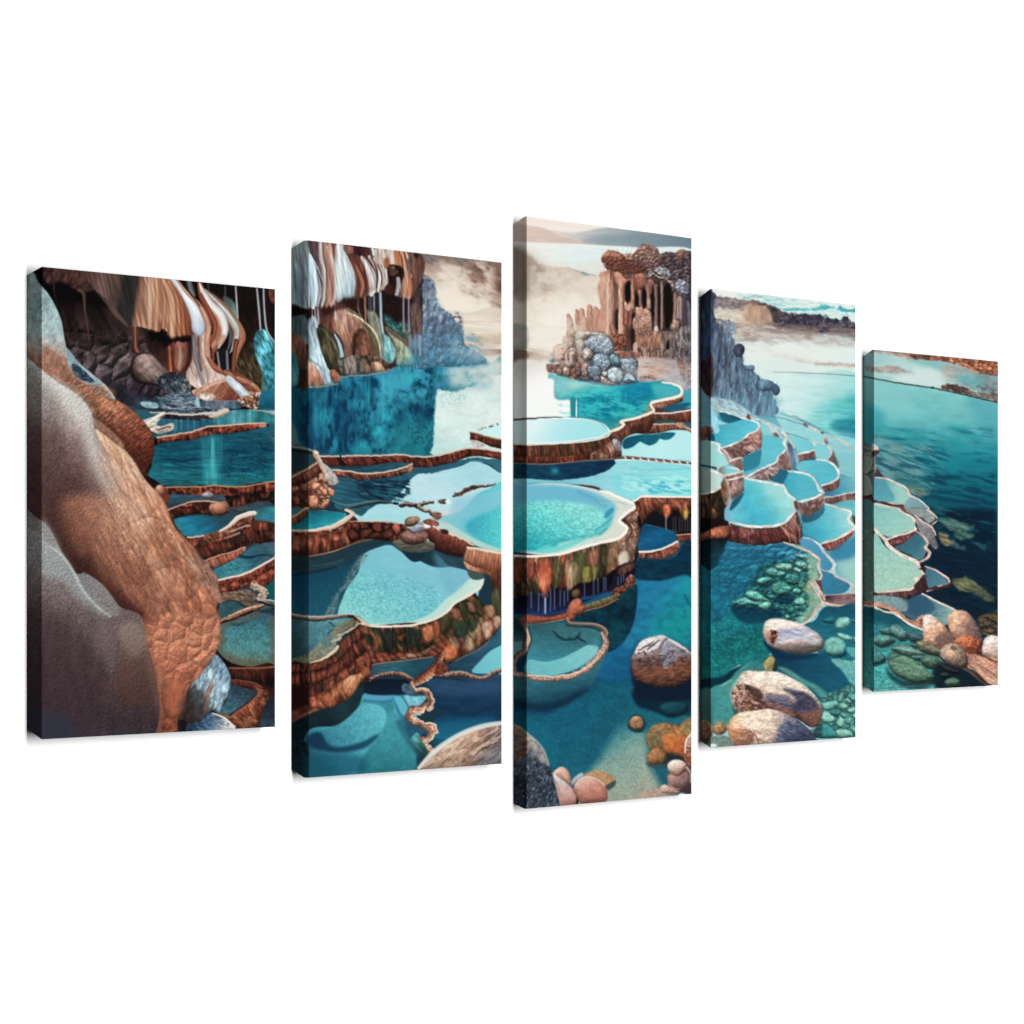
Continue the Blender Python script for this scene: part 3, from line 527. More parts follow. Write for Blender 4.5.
def paint2():
	P = Pan(287,236,506,782,(30,60,74))
	A = lambda s: t8(288,236,s);B = lambda s: t8(380,236,s);C = lambda s: t8(288,360,s);D = lambda s: t8(380,360,s)
	E = lambda s: t8(288,480,s);F = lambda s: t8(380,480,s);G = lambda s: t8(288,600,s);H = lambda s: t8(380,600,s)
	I = lambda s: t8(288,660,s);J = lambda s: t8(380,660,s)
	# --- misty sky and far shore
	P.poly(B('200,0 1100,0 1100,700 200,700'),[(150,124,112),(168,140,124),(206,184,160),(232,214,190),(216,200,176)],g=(460,250,450,325),tex=[(.08,14,6,30,4)],sm=False)
	P.poly(B('380,100 700,150 1000,200 1000,580 860,520 740,420 600,290 440,210 330,200 300,120'),[(132,108,100),(146,112,96),(166,134,118)],g=(450,262,462,310),tex=[(.28,14,5,28,4)],soft=6,rough=3,rs=9)
	P.fog(455,250,506,310,(104,74,64),.75,13,6,35,.15,.3,6);P.fog(415,250,506,285,(100,100,108),.7,12,4,25,.3,.2,5)
	P.fog(470,268,506,300,(140,92,84),.6,8,6,20,.25,.25,5)
	P.line(B('560,230 700,280 840,310 980,350'),2.4,(176,146,122),alpha=.45,soft=2)
	P.fog(430,256,500,322,(236,220,196),.7,16,9,20,.0,.4,12)
	P.air(447,290,14,18,(236,222,200),.6);P.air(468,308,22,10,(240,226,204),.6)
	P.poly(B('500,610 700,615 980,600 1100,1030 700,1030 600,800'),[(208,190,166),(226,210,186),(222,204,178),(232,216,194)],g=(480,312,480,356),tex=[(.08,18,1.6,3,3)],soft=2)
	for y,c in ((630,(176,156,136)),(655,(186,166,146)),(690,(170,150,134)),(800,(188,164,140)),(830,(196,172,148)),(870,(190,166,142))):
	    P.line(B('580,%d 700,%d 850,%d 1010,%d' % (y-12,y,y-8,y-4)),2,c,alpha=.4,soft=1.6,jit=.8,js=14)
	P.poly(B('700,800 850,795 1010,775 1010,860 800,900 700,900'),(200,176,148),soft=2,alpha=.7,tex=[(.12,8,1.5)])
	P.poly(B('780,905 1010,915 1010,985 900,975 820,950'),[(142,108,90),(170,138,116)],g=(480,348,480,358),tex=[(.25,5,3)],soft=1.2)
	P.poly(B('820,970 1010,960 1010,1040 850,1040'),(212,200,180),soft=2.5)
	P.air(450,300,22,16,(240,228,206),.5,tex=.3,ts=8);P.air(478,318,24,8,(242,230,210),.5,tex=.3,ts=8)
	# --- big teal lake behind
	lake = C('20,215 170,215 400,190 450,140 620,125 740,100 850,60 1000,0')+D('380,-20 860,20 980,20 1010,760 300,780 180,765')+C('900,760 560,765 230,770 60,720 20,700')
	P.poly(lake,[(24,90,112),(22,94,120),(26,110,134),(44,134,150),(28,112,128)],g=(300,380,420,420),tex=[(.1,12,12,0,4)],soft=.8)
	P.fog(296,362,450,458,(10,58,88),.85,11,16,0,.12,.3,8);P.fog(300,366,445,454,(6,50,84),.6,5,7,10,.3,.2,8)
	P.fog(310,362,452,458,(54,158,184),.6,7,16,5,.2,.3,9);P.fog(308,370,400,456,(60,160,180),.4,3,22,0,.25,.3,8)
	P.fog(370,358,440,410,(70,164,192),.75,9,8,20,-.05,.3,8)
	for x,y,rx,ry,al in ((378,432,7,6,.8),(386,416,6,7,.6),(368,392,4,7,.4),(386,385,6,5,.45),(320,420,5,14,.35),(410,380,8,5,.35),(365,446,8,5,.3)):
	    P.air(x,y,rx,ry,(52,196,208),al,tex=.3,ts=5)
	for x,y,rx,ry in ((335,403,8,8),(348,418,10,10),(316,440,5,6),(360,396,6,5),(400,418,9,8),(415,408,8,6),(425,412,7,6),(398,402,7,4),(345,432,8,6)):
	    P.air(x,y,rx,ry,(8,50,84),.5,tex=.5,ts=5)
	P.line(C('290,250 250,350 220,450 230,600'),[3,5,6,5],(46,134,160),alpha=.5,soft=3)
	P.line(C('760,120 765,300 760,480'),3,(90,190,204),alpha=.35,soft=2)
	P.poly(D('150,500 300,490 440,480 430,760 100,760 80,620'),(30,122,134),soft=7,alpha=.55)
	P.fog(405,420,436,448,(8,60,84),.8,2,1.3,25,.2,.15,6);P.fog(405,420,436,448,(96,176,180),.5,2,1.3,25,.35,.15,6)
	# pale reflection
	P.poly(D('460,240 500,240 620,250 760,200 1010,150 1010,760 440,770 425,700 435,520 440,380'),[(198,220,216),(216,232,222),(206,230,222),(176,214,210)],g=(480,385,446,455),tex=[(.03,2,1.2,0,2),(.03,12,5)],soft=1.3,rough=1,rs=2)
	P.fog(434,384,470,410,(80,160,184),.5,2,1.2,10,.05,.25,8);P.fog(445,378,466,396,(34,112,150),.6,2,1.2,10,.1,.2,6)
	P.poly(D('560,0 760,0 880,60 900,200 760,220 560,200 450,240 440,180 500,60'),(78,150,178),soft=5,alpha=.7,tex=[(.25,7,6,0,4)])
	P.fog(440,352,520,396,(214,216,204),.7,13,10,0,-.05,.5,16);P.air(486,366,22,7,(222,220,208),.6);P.air(494,372,14,14,(222,222,210),.7)
	P.fog(438,400,500,450,(160,206,206),.22,8,2,5,.1,.5,14)
	P.poly(D('700,580 1010,480 1010,580 860,600'),(206,232,228),soft=1.5)
	# side part of lake
	P.poly([(290,420),(296,430),(300,444),(308,449),(300,452),(290,447)],(110,130,120),soft=2,alpha=.7)
	# --- blue rock headland
	hl = B('325,325 400,330 435,375 450,440 465,540 520,590 570,625 600,680 640,700 665,760 670,850 700,890 760,910 820,960 860,1000 760,1030 560,1040 240,1040 250,800 300,500')
	P.poly(hl,[(0,(84,96,118)),(.4,(112,134,154)),(.8,(78,102,128)),(1,(70,124,156))],g=(420,290,430,362),tex=[(.3,3,5,0,4)],cells=(8,13,10,.15,.2),mott=[((160,178,192),.25,2.4,6,8,.5),((64,76,100),.3,4,4,20,.5)],rough=1,rs=4,soft=.9,bev=(10,.35,.4,-.5))
	P.fog(420,285,445,320,(176,194,202),.6,1.6,7,0,.1,.25,4);P.fog(425,310,465,350,(60,70,94),.7,4,3,30,.1,.25,5)
	P.air(443,333,5,4,(60,56,76),.7,tex=.6,ts=3);P.air(432,320,4,3,(64,62,84),.6,tex=.6,ts=3)
	P.fog(415,330,485,364,(70,140,172),.6,8,4,10,.1,.35,6);P.line(B('340,330 400,340 432,395 450,460'),1,(190,204,212),alpha=.7,jit=1,js=3)
	P.poly(B('560,900 700,900 830,980 860,1040 560,1040'),(64,120,150),soft=3,alpha=.6,tex=[(.4,3,3)])
	P.relief(hl,.3,9,12,8,cell=True,soft=1);P.relief(hl,.3,3,6,8,4,soft=1);P.poly(hl,[(136,146,160),(118,140,160),(92,142,166)],g=(420,285,450,362),soft=1.5,alpha=.42)
	P.fog(440,322,500,362,(190,196,200),.35,12,7,0,.05,.4,14);P.air(478,354,18,8,(196,200,200),.5)
	# --- dark alcove behind cave
	P.poly(B('0,440 180,450 260,480 330,400 340,600 330,800 250,1000 0,1000'),[(34,20,18),(48,36,32),(70,60,58)],g=(395,300,405,350),tex=[(.4,4,4,0,4)],mott=[((84,66,50),.45,5,3,0,.5)],soft=1)
	P.poly(B('255,330 300,305 345,340 340,390 330,500 330,800 270,810 250,700 240,560 250,440'),[(54,48,58),(70,58,60),(110,84,76),(96,74,70)],g=(415,275,415,335),tex=[(.4,2,6,0,4)],rough=1,rs=3,soft=.9)
	P.poly(B('258,340 290,305 340,330 345,370 320,410 275,400'),(54,52,66),bev=(5,.5,.2,-.5),tex=[(.3,2,2)],soft=.9)
	P.poly(B('30,620 90,640 140,690 200,690 240,720 250,820 180,830 120,760 30,700'),[(50,92,90),(60,112,104),(44,76,82)],g=(385,318,405,335),tex=[(.5,2.4,2.4)],soft=1.2,rough=1.5,rs=3)
	P.poly(B('180,740 250,740 260,860 230,950 200,840'),(84,92,88),soft=1.5,tex=[(.4,2,4)])
	P.line(B('240,800 235,900'),2.4,(150,134,130),alpha=.8);P.poly(B('250,820 330,800 330,1040 250,1040'),[(100,116,134),(84,134,160)],g=(415,340,415,362),tex=[(.3,1.5,8)],soft=1)
	P.line(B('322,800 320,950'),2,(168,184,194),alpha=.6)
	# --- cave lower: bulbous mounds
	P.poly(A('0,560 560,480 760,470 760,640 900,900 960,980 760,1080 400,1120 0,1180'),[(34,24,24),(58,40,34)],g=(300,310,330,360),soft=1.5)
	P.poly(A('-20,600 60,580 120,620 170,700 170,860 100,860 20,800 -20,760'),[(60,78,80),(110,136,140)],g=(290,320,309,330),tex=[(.3,2,9)],soft=1.2)
	P.poly(A('10,800 90,800 140,860 165,1000 165,1060 60,1060 0,980')+C('165,210 80,210'),[(150,96,70),(76,48,38)],g=(292,345,306,365),tex=[(.3,3,9)],soft=1)
	P.poly(C('-10,-60 40,-60 80,0 90,120 70,210 -10,215'),[(60,104,116),(84,132,146)],g=(290,360,298,380),tex=[(.25,2,9)],soft=1,bev=(5,.5,.2,-.4))
	P.poly(A('240,600 370,560 480,600 470,700 380,780 280,740'),[(96,52,46),(120,74,60)],g=(320,310,340,330),tex=[(.3,2,9)],soft=1.5)
	P.poly(A('170,650 230,660 250,780 300,880 340,980 380,1050')+C('380,180 320,200 230,210 165,210')+A('165,900'),[(150,170,178),(182,206,216),(150,176,190)],g=(309,330,332,375),tex=[(.16,1.8,16,-12),(.1,5,9)],soft=.9,bev=(8,.3,.4,-.3))
	P.poly(C('165,10 230,60 270,130 290,205 220,215 165,205'),[(214,170,146),(190,126,98),(140,86,64)],g=(312,362,318,388),tex=[(.15,3,5)],soft=2)
	P.line(C('180,0 260,60 300,150 320,190'),[2,2.4,2],(120,140,154),alpha=.7,soft=1)
	P.poly(A('230,740 290,720 360,800 400,900 415,1020')+C('400,110 370,90 330,80 300,20 270,-60')+A('250,860'),[(60,60,40),(94,86,58),(64,60,44)],g=(318,340,338,350),tex=[(.4,1.6,12,-18),(.2,4,6)],soft=.9,bev=(7,.4,.4,-.4))
	P.line(A('270,740 350,830 395,930 410,1020'),[1,1.5,2,1.5],(140,130,96),alpha=.5,jit=.8)
	P.poly(A('370,640 440,700 520,820 520,960 500,1060 440,1060 450,900 420,820 370,740'),[(176,128,104),(150,104,84),(110,74,60)],g=(335,325,352,355),tex=[(.25,2,12,-15)],soft=1)
	P.line(A('375,790 410,860 430,950 435,1060'),[2,4,5,5],[(110,140,150),(180,204,212),(110,136,146)],tex=[(.15,6,1)])
	# brown big mounds
	P.poly(A('390,540 470,560 560,640 640,760 680,900 690,1000 620,1000 540,980 520,900 470,780 400,660'),[(184,132,108),(160,104,80),(130,84,64)],g=(340,310,370,360),tex=[(.22,2,12,-15),(.15,5,5)],soft=.9)
	P.poly(A('520,860 540,760 600,740 650,820 680,920 680,1000 600,1005 530,980'),[(84,50,38),(128,82,62),(104,64,50)],g=(353,340,370,355),tex=[(.3,3,4)],soft=1.5,bev=(6,.4,.3,-.4))
	P.line(A('540,760 525,860 530,960'),[2,4,4],(60,34,28),alpha=.7,soft=1.5)
	for s_ in ['385,560 400,660 460,780','430,560 450,680 480,760','480,600 520,700 540,770']:
	    P.line(A(s_),[2,4,2],(210,168,146),alpha=.45,soft=1.5)
	P.line(A('455,540 460,640 470,750'),[2,2.4,2],[(150,110,96),(214,180,164),(140,100,84)],alpha=.8)
	P.poly(A('480,590 560,620 660,720 720,800 740,900 735,1020 690,1010 680,880 620,740 540,640'),[(96,92,62),(110,102,74),(88,80,58)],g=(350,315,378,360),tex=[(.25,2,9,-25)],soft=1)
	P.line(A('470,615 560,650 650,720 700,780 730,860 745,960 740,1040'),[2,2.4,2.4,2.6,2.6,2.4],[(176,150,120),(226,206,176),(160,134,108)])
	P.poly(A('630,590 700,610 750,700 780,820 800,900 770,1020 740,1000 740,860 700,760 650,700'),[(120,124,104),(134,140,124),(110,120,116)],g=(368,310,384,360),tex=[(.25,2,9,-15)],soft=1)
	P.poly(A('560,500 780,460 900,480 1000,520 900,640 880,700 760,620 620,580'),(40,24,20),soft=2.5,alpha=.9,tex=[(.3,3,3)])
	P.line(A('560,480 560,580 580,640'),[2,2.4,2],[(90,56,46),(164,118,100),(80,50,44)]);P.line(A('615,480 620,600 622,680'),[3,3,2],[(90,56,40),(180,128,100),(100,64,50)],alpha=.9)
	P.line(A('655,490 660,590'),4,(70,76,92),alpha=.8);P.line(A('688,480 690,600'),[2,2,1.6],(126,130,146));
	P.poly(A('710,470 735,450 740,640 725,650 700,560'),(40,42,56),soft=1)
	P.line(A('738,440 742,560 745,660 760,780'),[2.6,3,3,3],[(110,120,136),(184,194,204),(110,124,138)])
	P.poly(A('750,780 800,800 850,860 865,930 850,1000 810,1030 760,1040 760,900'),[(110,160,162),(134,190,190),(96,150,158)],g=(382,335,394,365),tex=[(.25,1.8,5,-10)],soft=.9,bev=(6,.4,.3,-.4))
	P.poly(A('770,730 850,800 930,860 990,940 1000,1030 870,1040 870,930 830,850'),[(120,110,96),(140,146,118),(120,156,150)],g=(385,330,408,362),tex=[(.25,3,5,-20)],soft=1,bev=(6,.35,.3,-.4))
	P.line(A('790,730 880,800 960,870'),[2,4,2],(130,100,88),alpha=.8,soft=1);P.air(401,355,5,5,(160,170,130),.6)
	# reef foot stones
	P.poly(C('410,-10 560,-40 700,-30 800,20 830,60 820,90 720,105 620,118 440,130 420,90'),[(110,112,104),(140,112,92),(120,84,66)],g=(340,362,385,372),tex=[(.25,3,4)],cells=(8,9,0,.4,.4),soft=.8)
	for s_,cc in [('440,0 520,-40 560,60 540,125 450,125',(126,118,106)),('600,50 640,30 660,90 620,115',(150,104,82)),('680,20 740,20 775,80 760,100 690,100',(190,146,112)),('560,20 600,10 610,100 570,110',(96,96,90))]:
	    P.poly(C(s_),cc,bev=(5,.5,.3,-.5),tex=[(.25,1.6,5)],soft=.8)
	P.line(C('420,135 620,122 740,102 830,80'),1.2,(190,190,180),alpha=.7,jit=.6)
	P.poly(C('335,85 380,80 415,130 425,160 390,185 350,170'),[(190,110,70),(150,84,58)],g=(330,370,340,382),bev=(4,.5,.3,-.4),tex=[(.25,2,3)]);P.air(340.5,379,1.8,2.5,(196,120,100),.8)
	P.line(C('165,215 240,216 330,205 400,190'),1.2,(190,160,140),alpha=.8)
	# --- curtain of hanging stone
	P.poly(A('0,30 170,30 1040,130 1000,480 860,480 780,440 560,500 460,520 350,570 170,590 20,560'),[(90,60,54),(110,74,62)],g=(300,240,400,290),soft=1,tex=[(.3,2,12)])
	P.poly(A('-20,0 170,0 170,600 110,580 90,560 40,540 -20,540'),[(146,158,160),(150,168,172),(130,150,156),(150,168,174)],g=(290,245,300,306),tex=[(.14,3,22,-12),(.08,8,8)],soft=1)
	P.line(A('60,160 120,300 120,540'),[1,2,3],(90,110,122),alpha=.6,soft=1.4);P.line(A('20,200 70,350 100,560'),[1,3,2],(96,120,134),alpha=.5,soft=1.5)
	P.line(A('200,40 215,140 250,260 265,380 260,480 240,570'),[10,9,7,5,4,2],[(80,60,64),(104,76,78),(70,56,60)],tex=[(.25,3,1)])
	P.line(A('172,150 200,260 225,380 220,490 200,570'),[3,10,13,12,4],[(190,214,216),(216,236,240),(190,216,228),(150,176,190)],tex=[(.07,9,1.2)])
	P.line(A('215,210 245,330 255,440 235,560'),[1,3,4,2],[(170,170,180),(130,128,142)]);P.line(A('235,270 275,400 272,500 262,575'),[1,2,2,1],(62,62,66))
	P.line(A('262,60 265,160 290,280 298,400 285,500 268,575'),[5,5,6,6,5,2],[(170,166,160),(214,212,206),(184,176,172),(120,112,112)],tex=[(.1,8,1)])
	P.line(A('290,60 300,160 330,280 335,400 325,500 305,570'),[5,6,7,8,8,4],[(150,106,88),(190,144,120),(160,114,96),(120,80,68)],tex=[(.15,8,1)])
	P.line(A('330,70 340,200 370,330 375,440 345,560'),[5,8,9,8,4],[(160,112,94),(196,148,126),(168,122,104),(150,106,90)],tex=[(.18,7,1)])
	P.line(A('312,80 335,160 350,260'),[1,1.4,1],(226,210,200),alpha=.7);P.line(A('350,160 372,240 385,350 385,450 360,550'),[1,2.4,3,3,1.4],(210,196,188),alpha=.8)
	P.line(A('365,75 375,150 385,210'),[3,3,1],(140,84,64))
	P.poly(A('385,65 440,68 460,120 500,200 535,290 545,380 535,470 500,500 460,490 430,510 395,535 380,460 385,350 375,220'),[(204,214,212),(192,210,212),(176,198,202),(150,172,180)],g=(338,262,355,300),tex=[(.12,1.6,20,-8),(.06,6,6)],soft=.8,bev=(8,.3,-.1,-.3))
	for s_ in ['420,170 460,300 470,420 460,490','400,200 420,330 425,450 410,520','460,150 505,280 515,400 500,490']: P.line(A(s_),[1,1.6,1.6],(128,146,154),alpha=.55,soft=1)
	P.line(A('400,80 405,180 400,320 405,480'),[3,5,6,4],(222,234,232),alpha=.5,soft=2)
	P.poly(A('450,75 640,90 650,160 590,170 480,150'),[(110,66,56),(60,30,30),(90,44,40)],g=(344,248,368,250),tex=[(.35,2,9)],soft=1)
	P.poly(A('455,80 520,85 520,150 480,160 460,130'),(140,92,78),soft=1.2,bev=(4,.4,.2,-.3),tex=[(.2,2,6)])
	P.poly(A('480,150 560,150 600,200 640,300 640,420 610,485 540,490 545,380 530,280'),[(104,58,46),(132,72,52),(104,60,50)],g=(350,260,366,275),tex=[(.25,1.5,12,-12)],soft=.9)
	P.line(A('545,240 585,340 600,400 580,480'),[2,4,4,2],[(150,84,60),(190,116,84),(140,76,56)],alpha=.9);P.line(A('540,200 600,310 625,400'),[1,1.4,1],(70,36,30),alpha=.8)
	P.line(A('590,170 640,260 670,350 680,420 665,465'),[3,6,7,8,5],[(196,190,180),(222,222,216),(206,196,190),(160,130,118)],tex=[(.12,8,1)])
	P.line(A('630,200 690,300 700,380 690,430'),[1.4,2.4,3,2],[(120,120,116),(190,190,186),(90,80,80)])
	P.line(A('650,165 710,260 730,350 720,440'),[3,4,5,3],[(196,188,180),(226,220,214),(150,120,110)]);P.line(A('660,170 700,240 715,330 705,420'),[1,1.6,2,1],(60,40,40),alpha=.9)
	P.line(A('690,180 745,270 765,350 745,430'),[3,4,4,2],[(150,120,108),(196,184,176),(120,96,88)]);P.line(A('720,230 750,310 745,390'),1,(60,46,44),alpha=.8)
	P.line(A('755,230 790,310 795,370 770,420'),[2,5,6,3],[(190,180,170),(214,210,200),(176,166,156)],tex=[(.12,6,1)])
	P.line(A('670,90 690,150'),3,(190,196,192));P.line(A('655,95 668,150'),2,(90,84,84))
	P.poly(A('700,95 860,112 880,180 860,240 800,230 760,240 700,190'),[(196,178,164),(200,180,166),(186,150,130)],g=(376,250,396,262),tex=[(.15,2,8)],soft=1)
	P.poly(A('765,180 820,180 830,230 790,260 770,250'),(172,96,66),soft=1.5);P.line(A('835,130 830,200 840,240'),[4,5,4],(206,196,184),alpha=.8,soft=1)
	P.poly(A('850,118 1000,132 1010,300 1000,420 985,490 960,500 920,480 900,440 890,300 860,200'),[(176,106,72),(184,128,98),(140,84,62)],g=(396,262,412,262),tex=[(.3,1.5,14,-5)],soft=.9)
	for s_,cc,w in [('860,120 880,200 900,280',(196,110,66),4),('900,120 930,220 950,330 940,440',(206,160,136),3),('940,130 975,220 985,330',(200,180,170),2.5),('885,118 910,190 915,260',(130,62,40),2),('965,180 960,260',(60,40,40),2),('925,130 960,230 975,330 960,470',(110,70,60),1.6),('930,350 940,420 930,480',(204,140,104),4),('970,350 975,430 965,480',(190,120,84),4)]:
	    P.line(A(s_),[w*.6,w,w*.8],cc,alpha=.85,soft=.9)
	P.poly(A('800,250 900,240 930,300 900,400 880,470 800,450 770,430 800,380'),(44,22,20),soft=1.2)
	P.poly(A('770,420 800,380 840,400 840,460 790,460'),(78,34,28),soft=1)
	P.poly(A('810,230 845,225 895,290 850,330 805,320 800,270'),[(104,70,56),(76,48,40)],g=(390,265,398,276),edge=((20,12,12),1.2,.9),tex=[(.4,2,2)],sm=False)
	P.line(A('880,340 885,400 870,465'),[4,5,4],[(120,124,124),(176,184,184),(110,110,112)])
	P.poly(B('245,110 270,170 268,270 240,310 225,260 230,160'),[(128,92,82),(110,80,74)],g=(410,250,415,270),tex=[(.3,2,5)],soft=1)
	P.poly(B('270,140 310,150 290,180'),(30,34,24),soft=.9)
	for x,t in ((188,470),(230,490)): P.line(B('%d,%d %d,640 %d,760' % (x,t,x,x+4)),1.8,(164,160,170),alpha=.8)
	for x0,a,b in ((190,580,680),(215,575,660),(238,585,700),(375,540,660)): P.line(A('%d,%d %d,%d' % (x0,a,x0+6,b)),[1.6,2],(176,176,180),alpha=.75)
	P.poly(A('160,585 190,580 185,650 165,650'),(40,14,20),soft=1.2);P.poly(A('30,560 90,570 160,590 160,620 90,630 30,640'),(24,16,18),soft=1.5)
	P.poly(A('260,570 360,560 480,500 560,500 540,580 470,580 380,600 300,640'),(52,26,24),soft=2.5,alpha=.75)
	P.relief(A('0,30 170,30 1040,130 1000,480 860,480 780,440 560,500 460,520 350,570 170,590 20,560'),.22,2.6,26,-6,3,lx=-.9,ly=-.2,soft=1);P.relief(A('170,600 560,520 760,600 1000,1020')+C('800,90 430,130 165,215'),.3,4,14,-15,3,lx=-.7,ly=-.5,soft=2)
	P.poly(C('165,205 330,195 420,130 620,110 820,75 1000,-20 1020,60 820,110 620,150 430,200 165,235'),(40,120,146),soft=5,alpha=.35)
	# --- long rim wall and water below
	P.poly(C('20,700 200,740 260,800 1100,800 1100,1100 20,1100')+E('20,0 1010,0'),(46,88,104),soft=.8)
	P.poly(D('1010,860 1010,1010')+F('1010,200 400,500 0,460')+E('500,280 700,200 830,170 960,30')+D('240,960 320,905 460,890 640,850 740,810 860,840 960,900'),[(164,212,222),(184,220,228),(160,214,222)],g=(460,465,400,520),tex=[(.03,12,4)],soft=.8)
	P.poly(C('20,700 170,715 260,770 340,870 400,960 400,1030 20,1030'),[(36,60,66),(56,84,90)],g=(295,450,335,470),soft=1)
	P.line(C('20,690 150,710 220,735'),[2,2.4,1],(150,152,144),alpha=.8);P.line(C('30,715 120,735 210,745'),2,(20,24,28),alpha=.8,jit=.6)
	# shadow reflection pool
	sh = C('340,870 560,900 800,880 960,830 1020,860')+D('250,850 260,900 300,905 220,960 170,1010')+E('880,110 820,160 700,180 560,220 470,240 380,220 360,100 400,20')
	P.poly(sh,[(46,96,112),(34,78,98),(40,94,112)],g=(340,480,400,490),tex=[(.2,14,2.4,10,3)],soft=.9)
	P.fog(356,478,412,503,(14,44,62),.9,9,1.7,12,.05,.2,4);P.fog(350,478,405,503,(100,150,160),.5,12,1.6,12,.35,.2,4)
	for s_ in ['540,20 600,60 660,110 760,140','600,10 700,50 800,60 900,40','660,0 760,20 880,0','560,120 640,150 740,160']: P.line(E(s_),[1,2.4,2,1],(12,42,62),alpha=.75,soft=.9,jit=.8)
	P.poly(E('440,240 520,200 640,180 700,200 640,240 590,290 520,260'),[(60,104,116),(40,92,108)],g=(345,505,368,512),soft=.9,tex=[(.15,6,2)])
	P.line(E('340,160 460,200 560,190 680,170 830,180'),[1,2,2,3,1.4],(106,136,134),alpha=.7,soft=1);P.line(E('440,240 540,215 680,190 740,180 830,185'),[1,2,2.6,3,1.6],(40,44,40),alpha=.8,jit=.6)
	# dark under-wall shadow
	P.poly(D('250,850 420,855 600,820 740,780 860,790 975,800 975,905 920,870 860,830 740,808 640,845 520,880 380,908 260,890'),[(44,92,112),(56,110,128)],g=(420,470,500,465),soft=.9,rough=.8,rs=3)
	P.wall(C('240,770 420,770 560,765 700,765 860,758 920,758')+D('240,768 360,775 480,760 600,730 700,705 800,710 975,735'),C('320,845 440,850 640,845 760,830 900,815')+D('240,850 360,858 480,840 600,815 700,780 780,770 900,785 975,800'),[(62,26,24),(140,58,40),(92,38,30),(170,84,60),(110,46,34)],rib=2.2,amp=.5,rim=((210,186,164),1.6),dark=.2,cs=9)
	P.poly(C('350,850 560,855 700,845 860,825 980,825 985,850 860,880 700,900 560,900 480,890 370,880'),[(36,72,88),(44,90,104)],g=(340,470,400,465),soft=.9,tex=[(.15,6,1.5)])
	P.wall(C('360,880 500,890 560,905 700,905 860,880 960,850 990,830'),C('380,935 500,940 560,960 700,950 860,930 960,900 1000,850'),[(150,74,52),(110,46,34),(170,96,70),(80,34,28)],rib=2.3,amp=.45,rim=((206,190,170),1.6),dark=.25,cs=8)
	P.poly(D('240,840 262,850 262,880 235,905 215,880'),(170,110,82),soft=.8,bev=(3,.5,.2,-.3))
	P.line(C('420,768 422,830'),1.5,(40,16,14))
	# raised pool right edge
	P.poly(D('740,575 860,590 975,620 1010,630 1010,500 900,530 800,560'),(192,236,236),soft=.8)
	P.wall(D('720,578 780,590 860,615 975,640'),D('720,640 800,650 880,690 975,715'),[(70,34,28),(120,60,40),(96,46,32),(60,28,24)],rib=4,amp=.4,rim=((150,110,84),1.4),dark=.2,cs=12)
	P.line(D('780,560 840,540 900,525 975,495'),[2,3,2.6,2],(110,90,86),dash=(2.5,.1),jit=.6,js=3);P.line(D('760,560 860,530 975,488'),1,(226,224,210),alpha=.7)
	P.poly(D('720,640 800,655 850,690 780,700 740,690'),(180,176,170),soft=1.2,tex=[(.3,2,5)])
	# twig rims
	P.line(F('590,125 660,100 720,70 800,50 900,45 975,40'),[3,5,4,2.4,1.6],[(150,120,104),(84,50,44),(120,90,80)],jit=1.2,js=3,rib=(4,.5));P.line(F('640,140 760,90 860,60 975,50'),1,(214,220,216),alpha=.7,jit=.6)
	P.line(F('110,185 140,190'),2.5,(30,34,40));P.line(F('165,200 220,190 300,205 360,185 425,180'),[4,4,5,4,3.4],[(150,120,104),(80,52,46),(60,40,40)],jit=1,js=3,rib=(5,.5));P.line(F('170,180 260,190 340,180 420,170'),1,(190,180,166),alpha=.8,jit=.5)
	P.line(F('310,215 360,245 400,255 440,290'),[4,4,5,4],[(190,180,166),(110,84,72),(50,40,40)],jit=1.2,js=3)
	P.poly(F('420,255 480,260 510,290 480,320 430,310'),[(150,110,96),(90,54,46)],g=(435,512,442,520),tex=[(.4,2,2)],soft=.8)
	P.poly(F('460,165 510,150 550,165 530,190 480,190'),[(130,124,116),(60,52,50)],g=(440,499,445,504),soft=.8,tex=[(.3,2,2)]);P.poly(F('520,170 550,150 570,185 540,195'),(226,236,238),soft=.8)
	P.line(F('500,280 560,250 620,230 610,210'),[3,4,3,2],(212,206,204),alpha=.9,soft=1)
	# round pool of panel 3 (left part)
	P.poly(F('500,290 640,250 760,130 860,75 1010,50 1010,590 900,570 780,530 640,460 560,430 470,350'),[(150,198,200),(112,190,204),(70,186,196),(84,200,200)],g=(440,530,500,515),tex=[(.04,6,2)],soft=1)
	P.poly(F('600,150 760,120 1010,60 1010,240 800,280 660,320 560,300'),(140,190,212),soft=5,alpha=.7)
	P.poly(F('700,340 860,260 1010,220 1010,550 900,520 760,450 700,400'),[(60,160,186),(96,206,204)],g=(470,520,505,525),soft=3,alpha=.85);P.grain(F('760,320 1010,240 1010,560 840,480'),.16,1.6,1.1,10)
	P.poly(F('450,350 560,430 640,460 780,530 900,570 1010,590 1010,570 880,520 760,470 640,400 520,340'),(188,208,196),soft=1.5,alpha=.8)
	# ---------- left middle: shell cluster,small pool
	P.poly(C('20,940 170,860 240,810 280,850 380,930 400,990 330,1000')+E('340,60 380,100 330,140 320,200 260,230 160,235 20,215'),[(170,110,84),(130,74,54),(96,52,42)],g=(310,470,325,505),tex=[(.4,3,3)],mott=[((226,180,150),.25,4,3,20,.7),((60,28,24),.35,3,5,0,.7)],rough=1.4,rs=4,soft=.8)
	P.wall(C('20,945 100,900 165,865 240,815'),C('20,1010 120,990 200,950 270,900'),[(110,56,42),(150,84,62),(80,40,34)],rib=2.4,amp=.4,rim=((190,160,136),1.6),cs=8)
	P.poly([(290,494),(300,490),(310,488),(314,500),(305,508),(290,507)],(96,50,40),soft=1,tex=[(.5,3,3)])
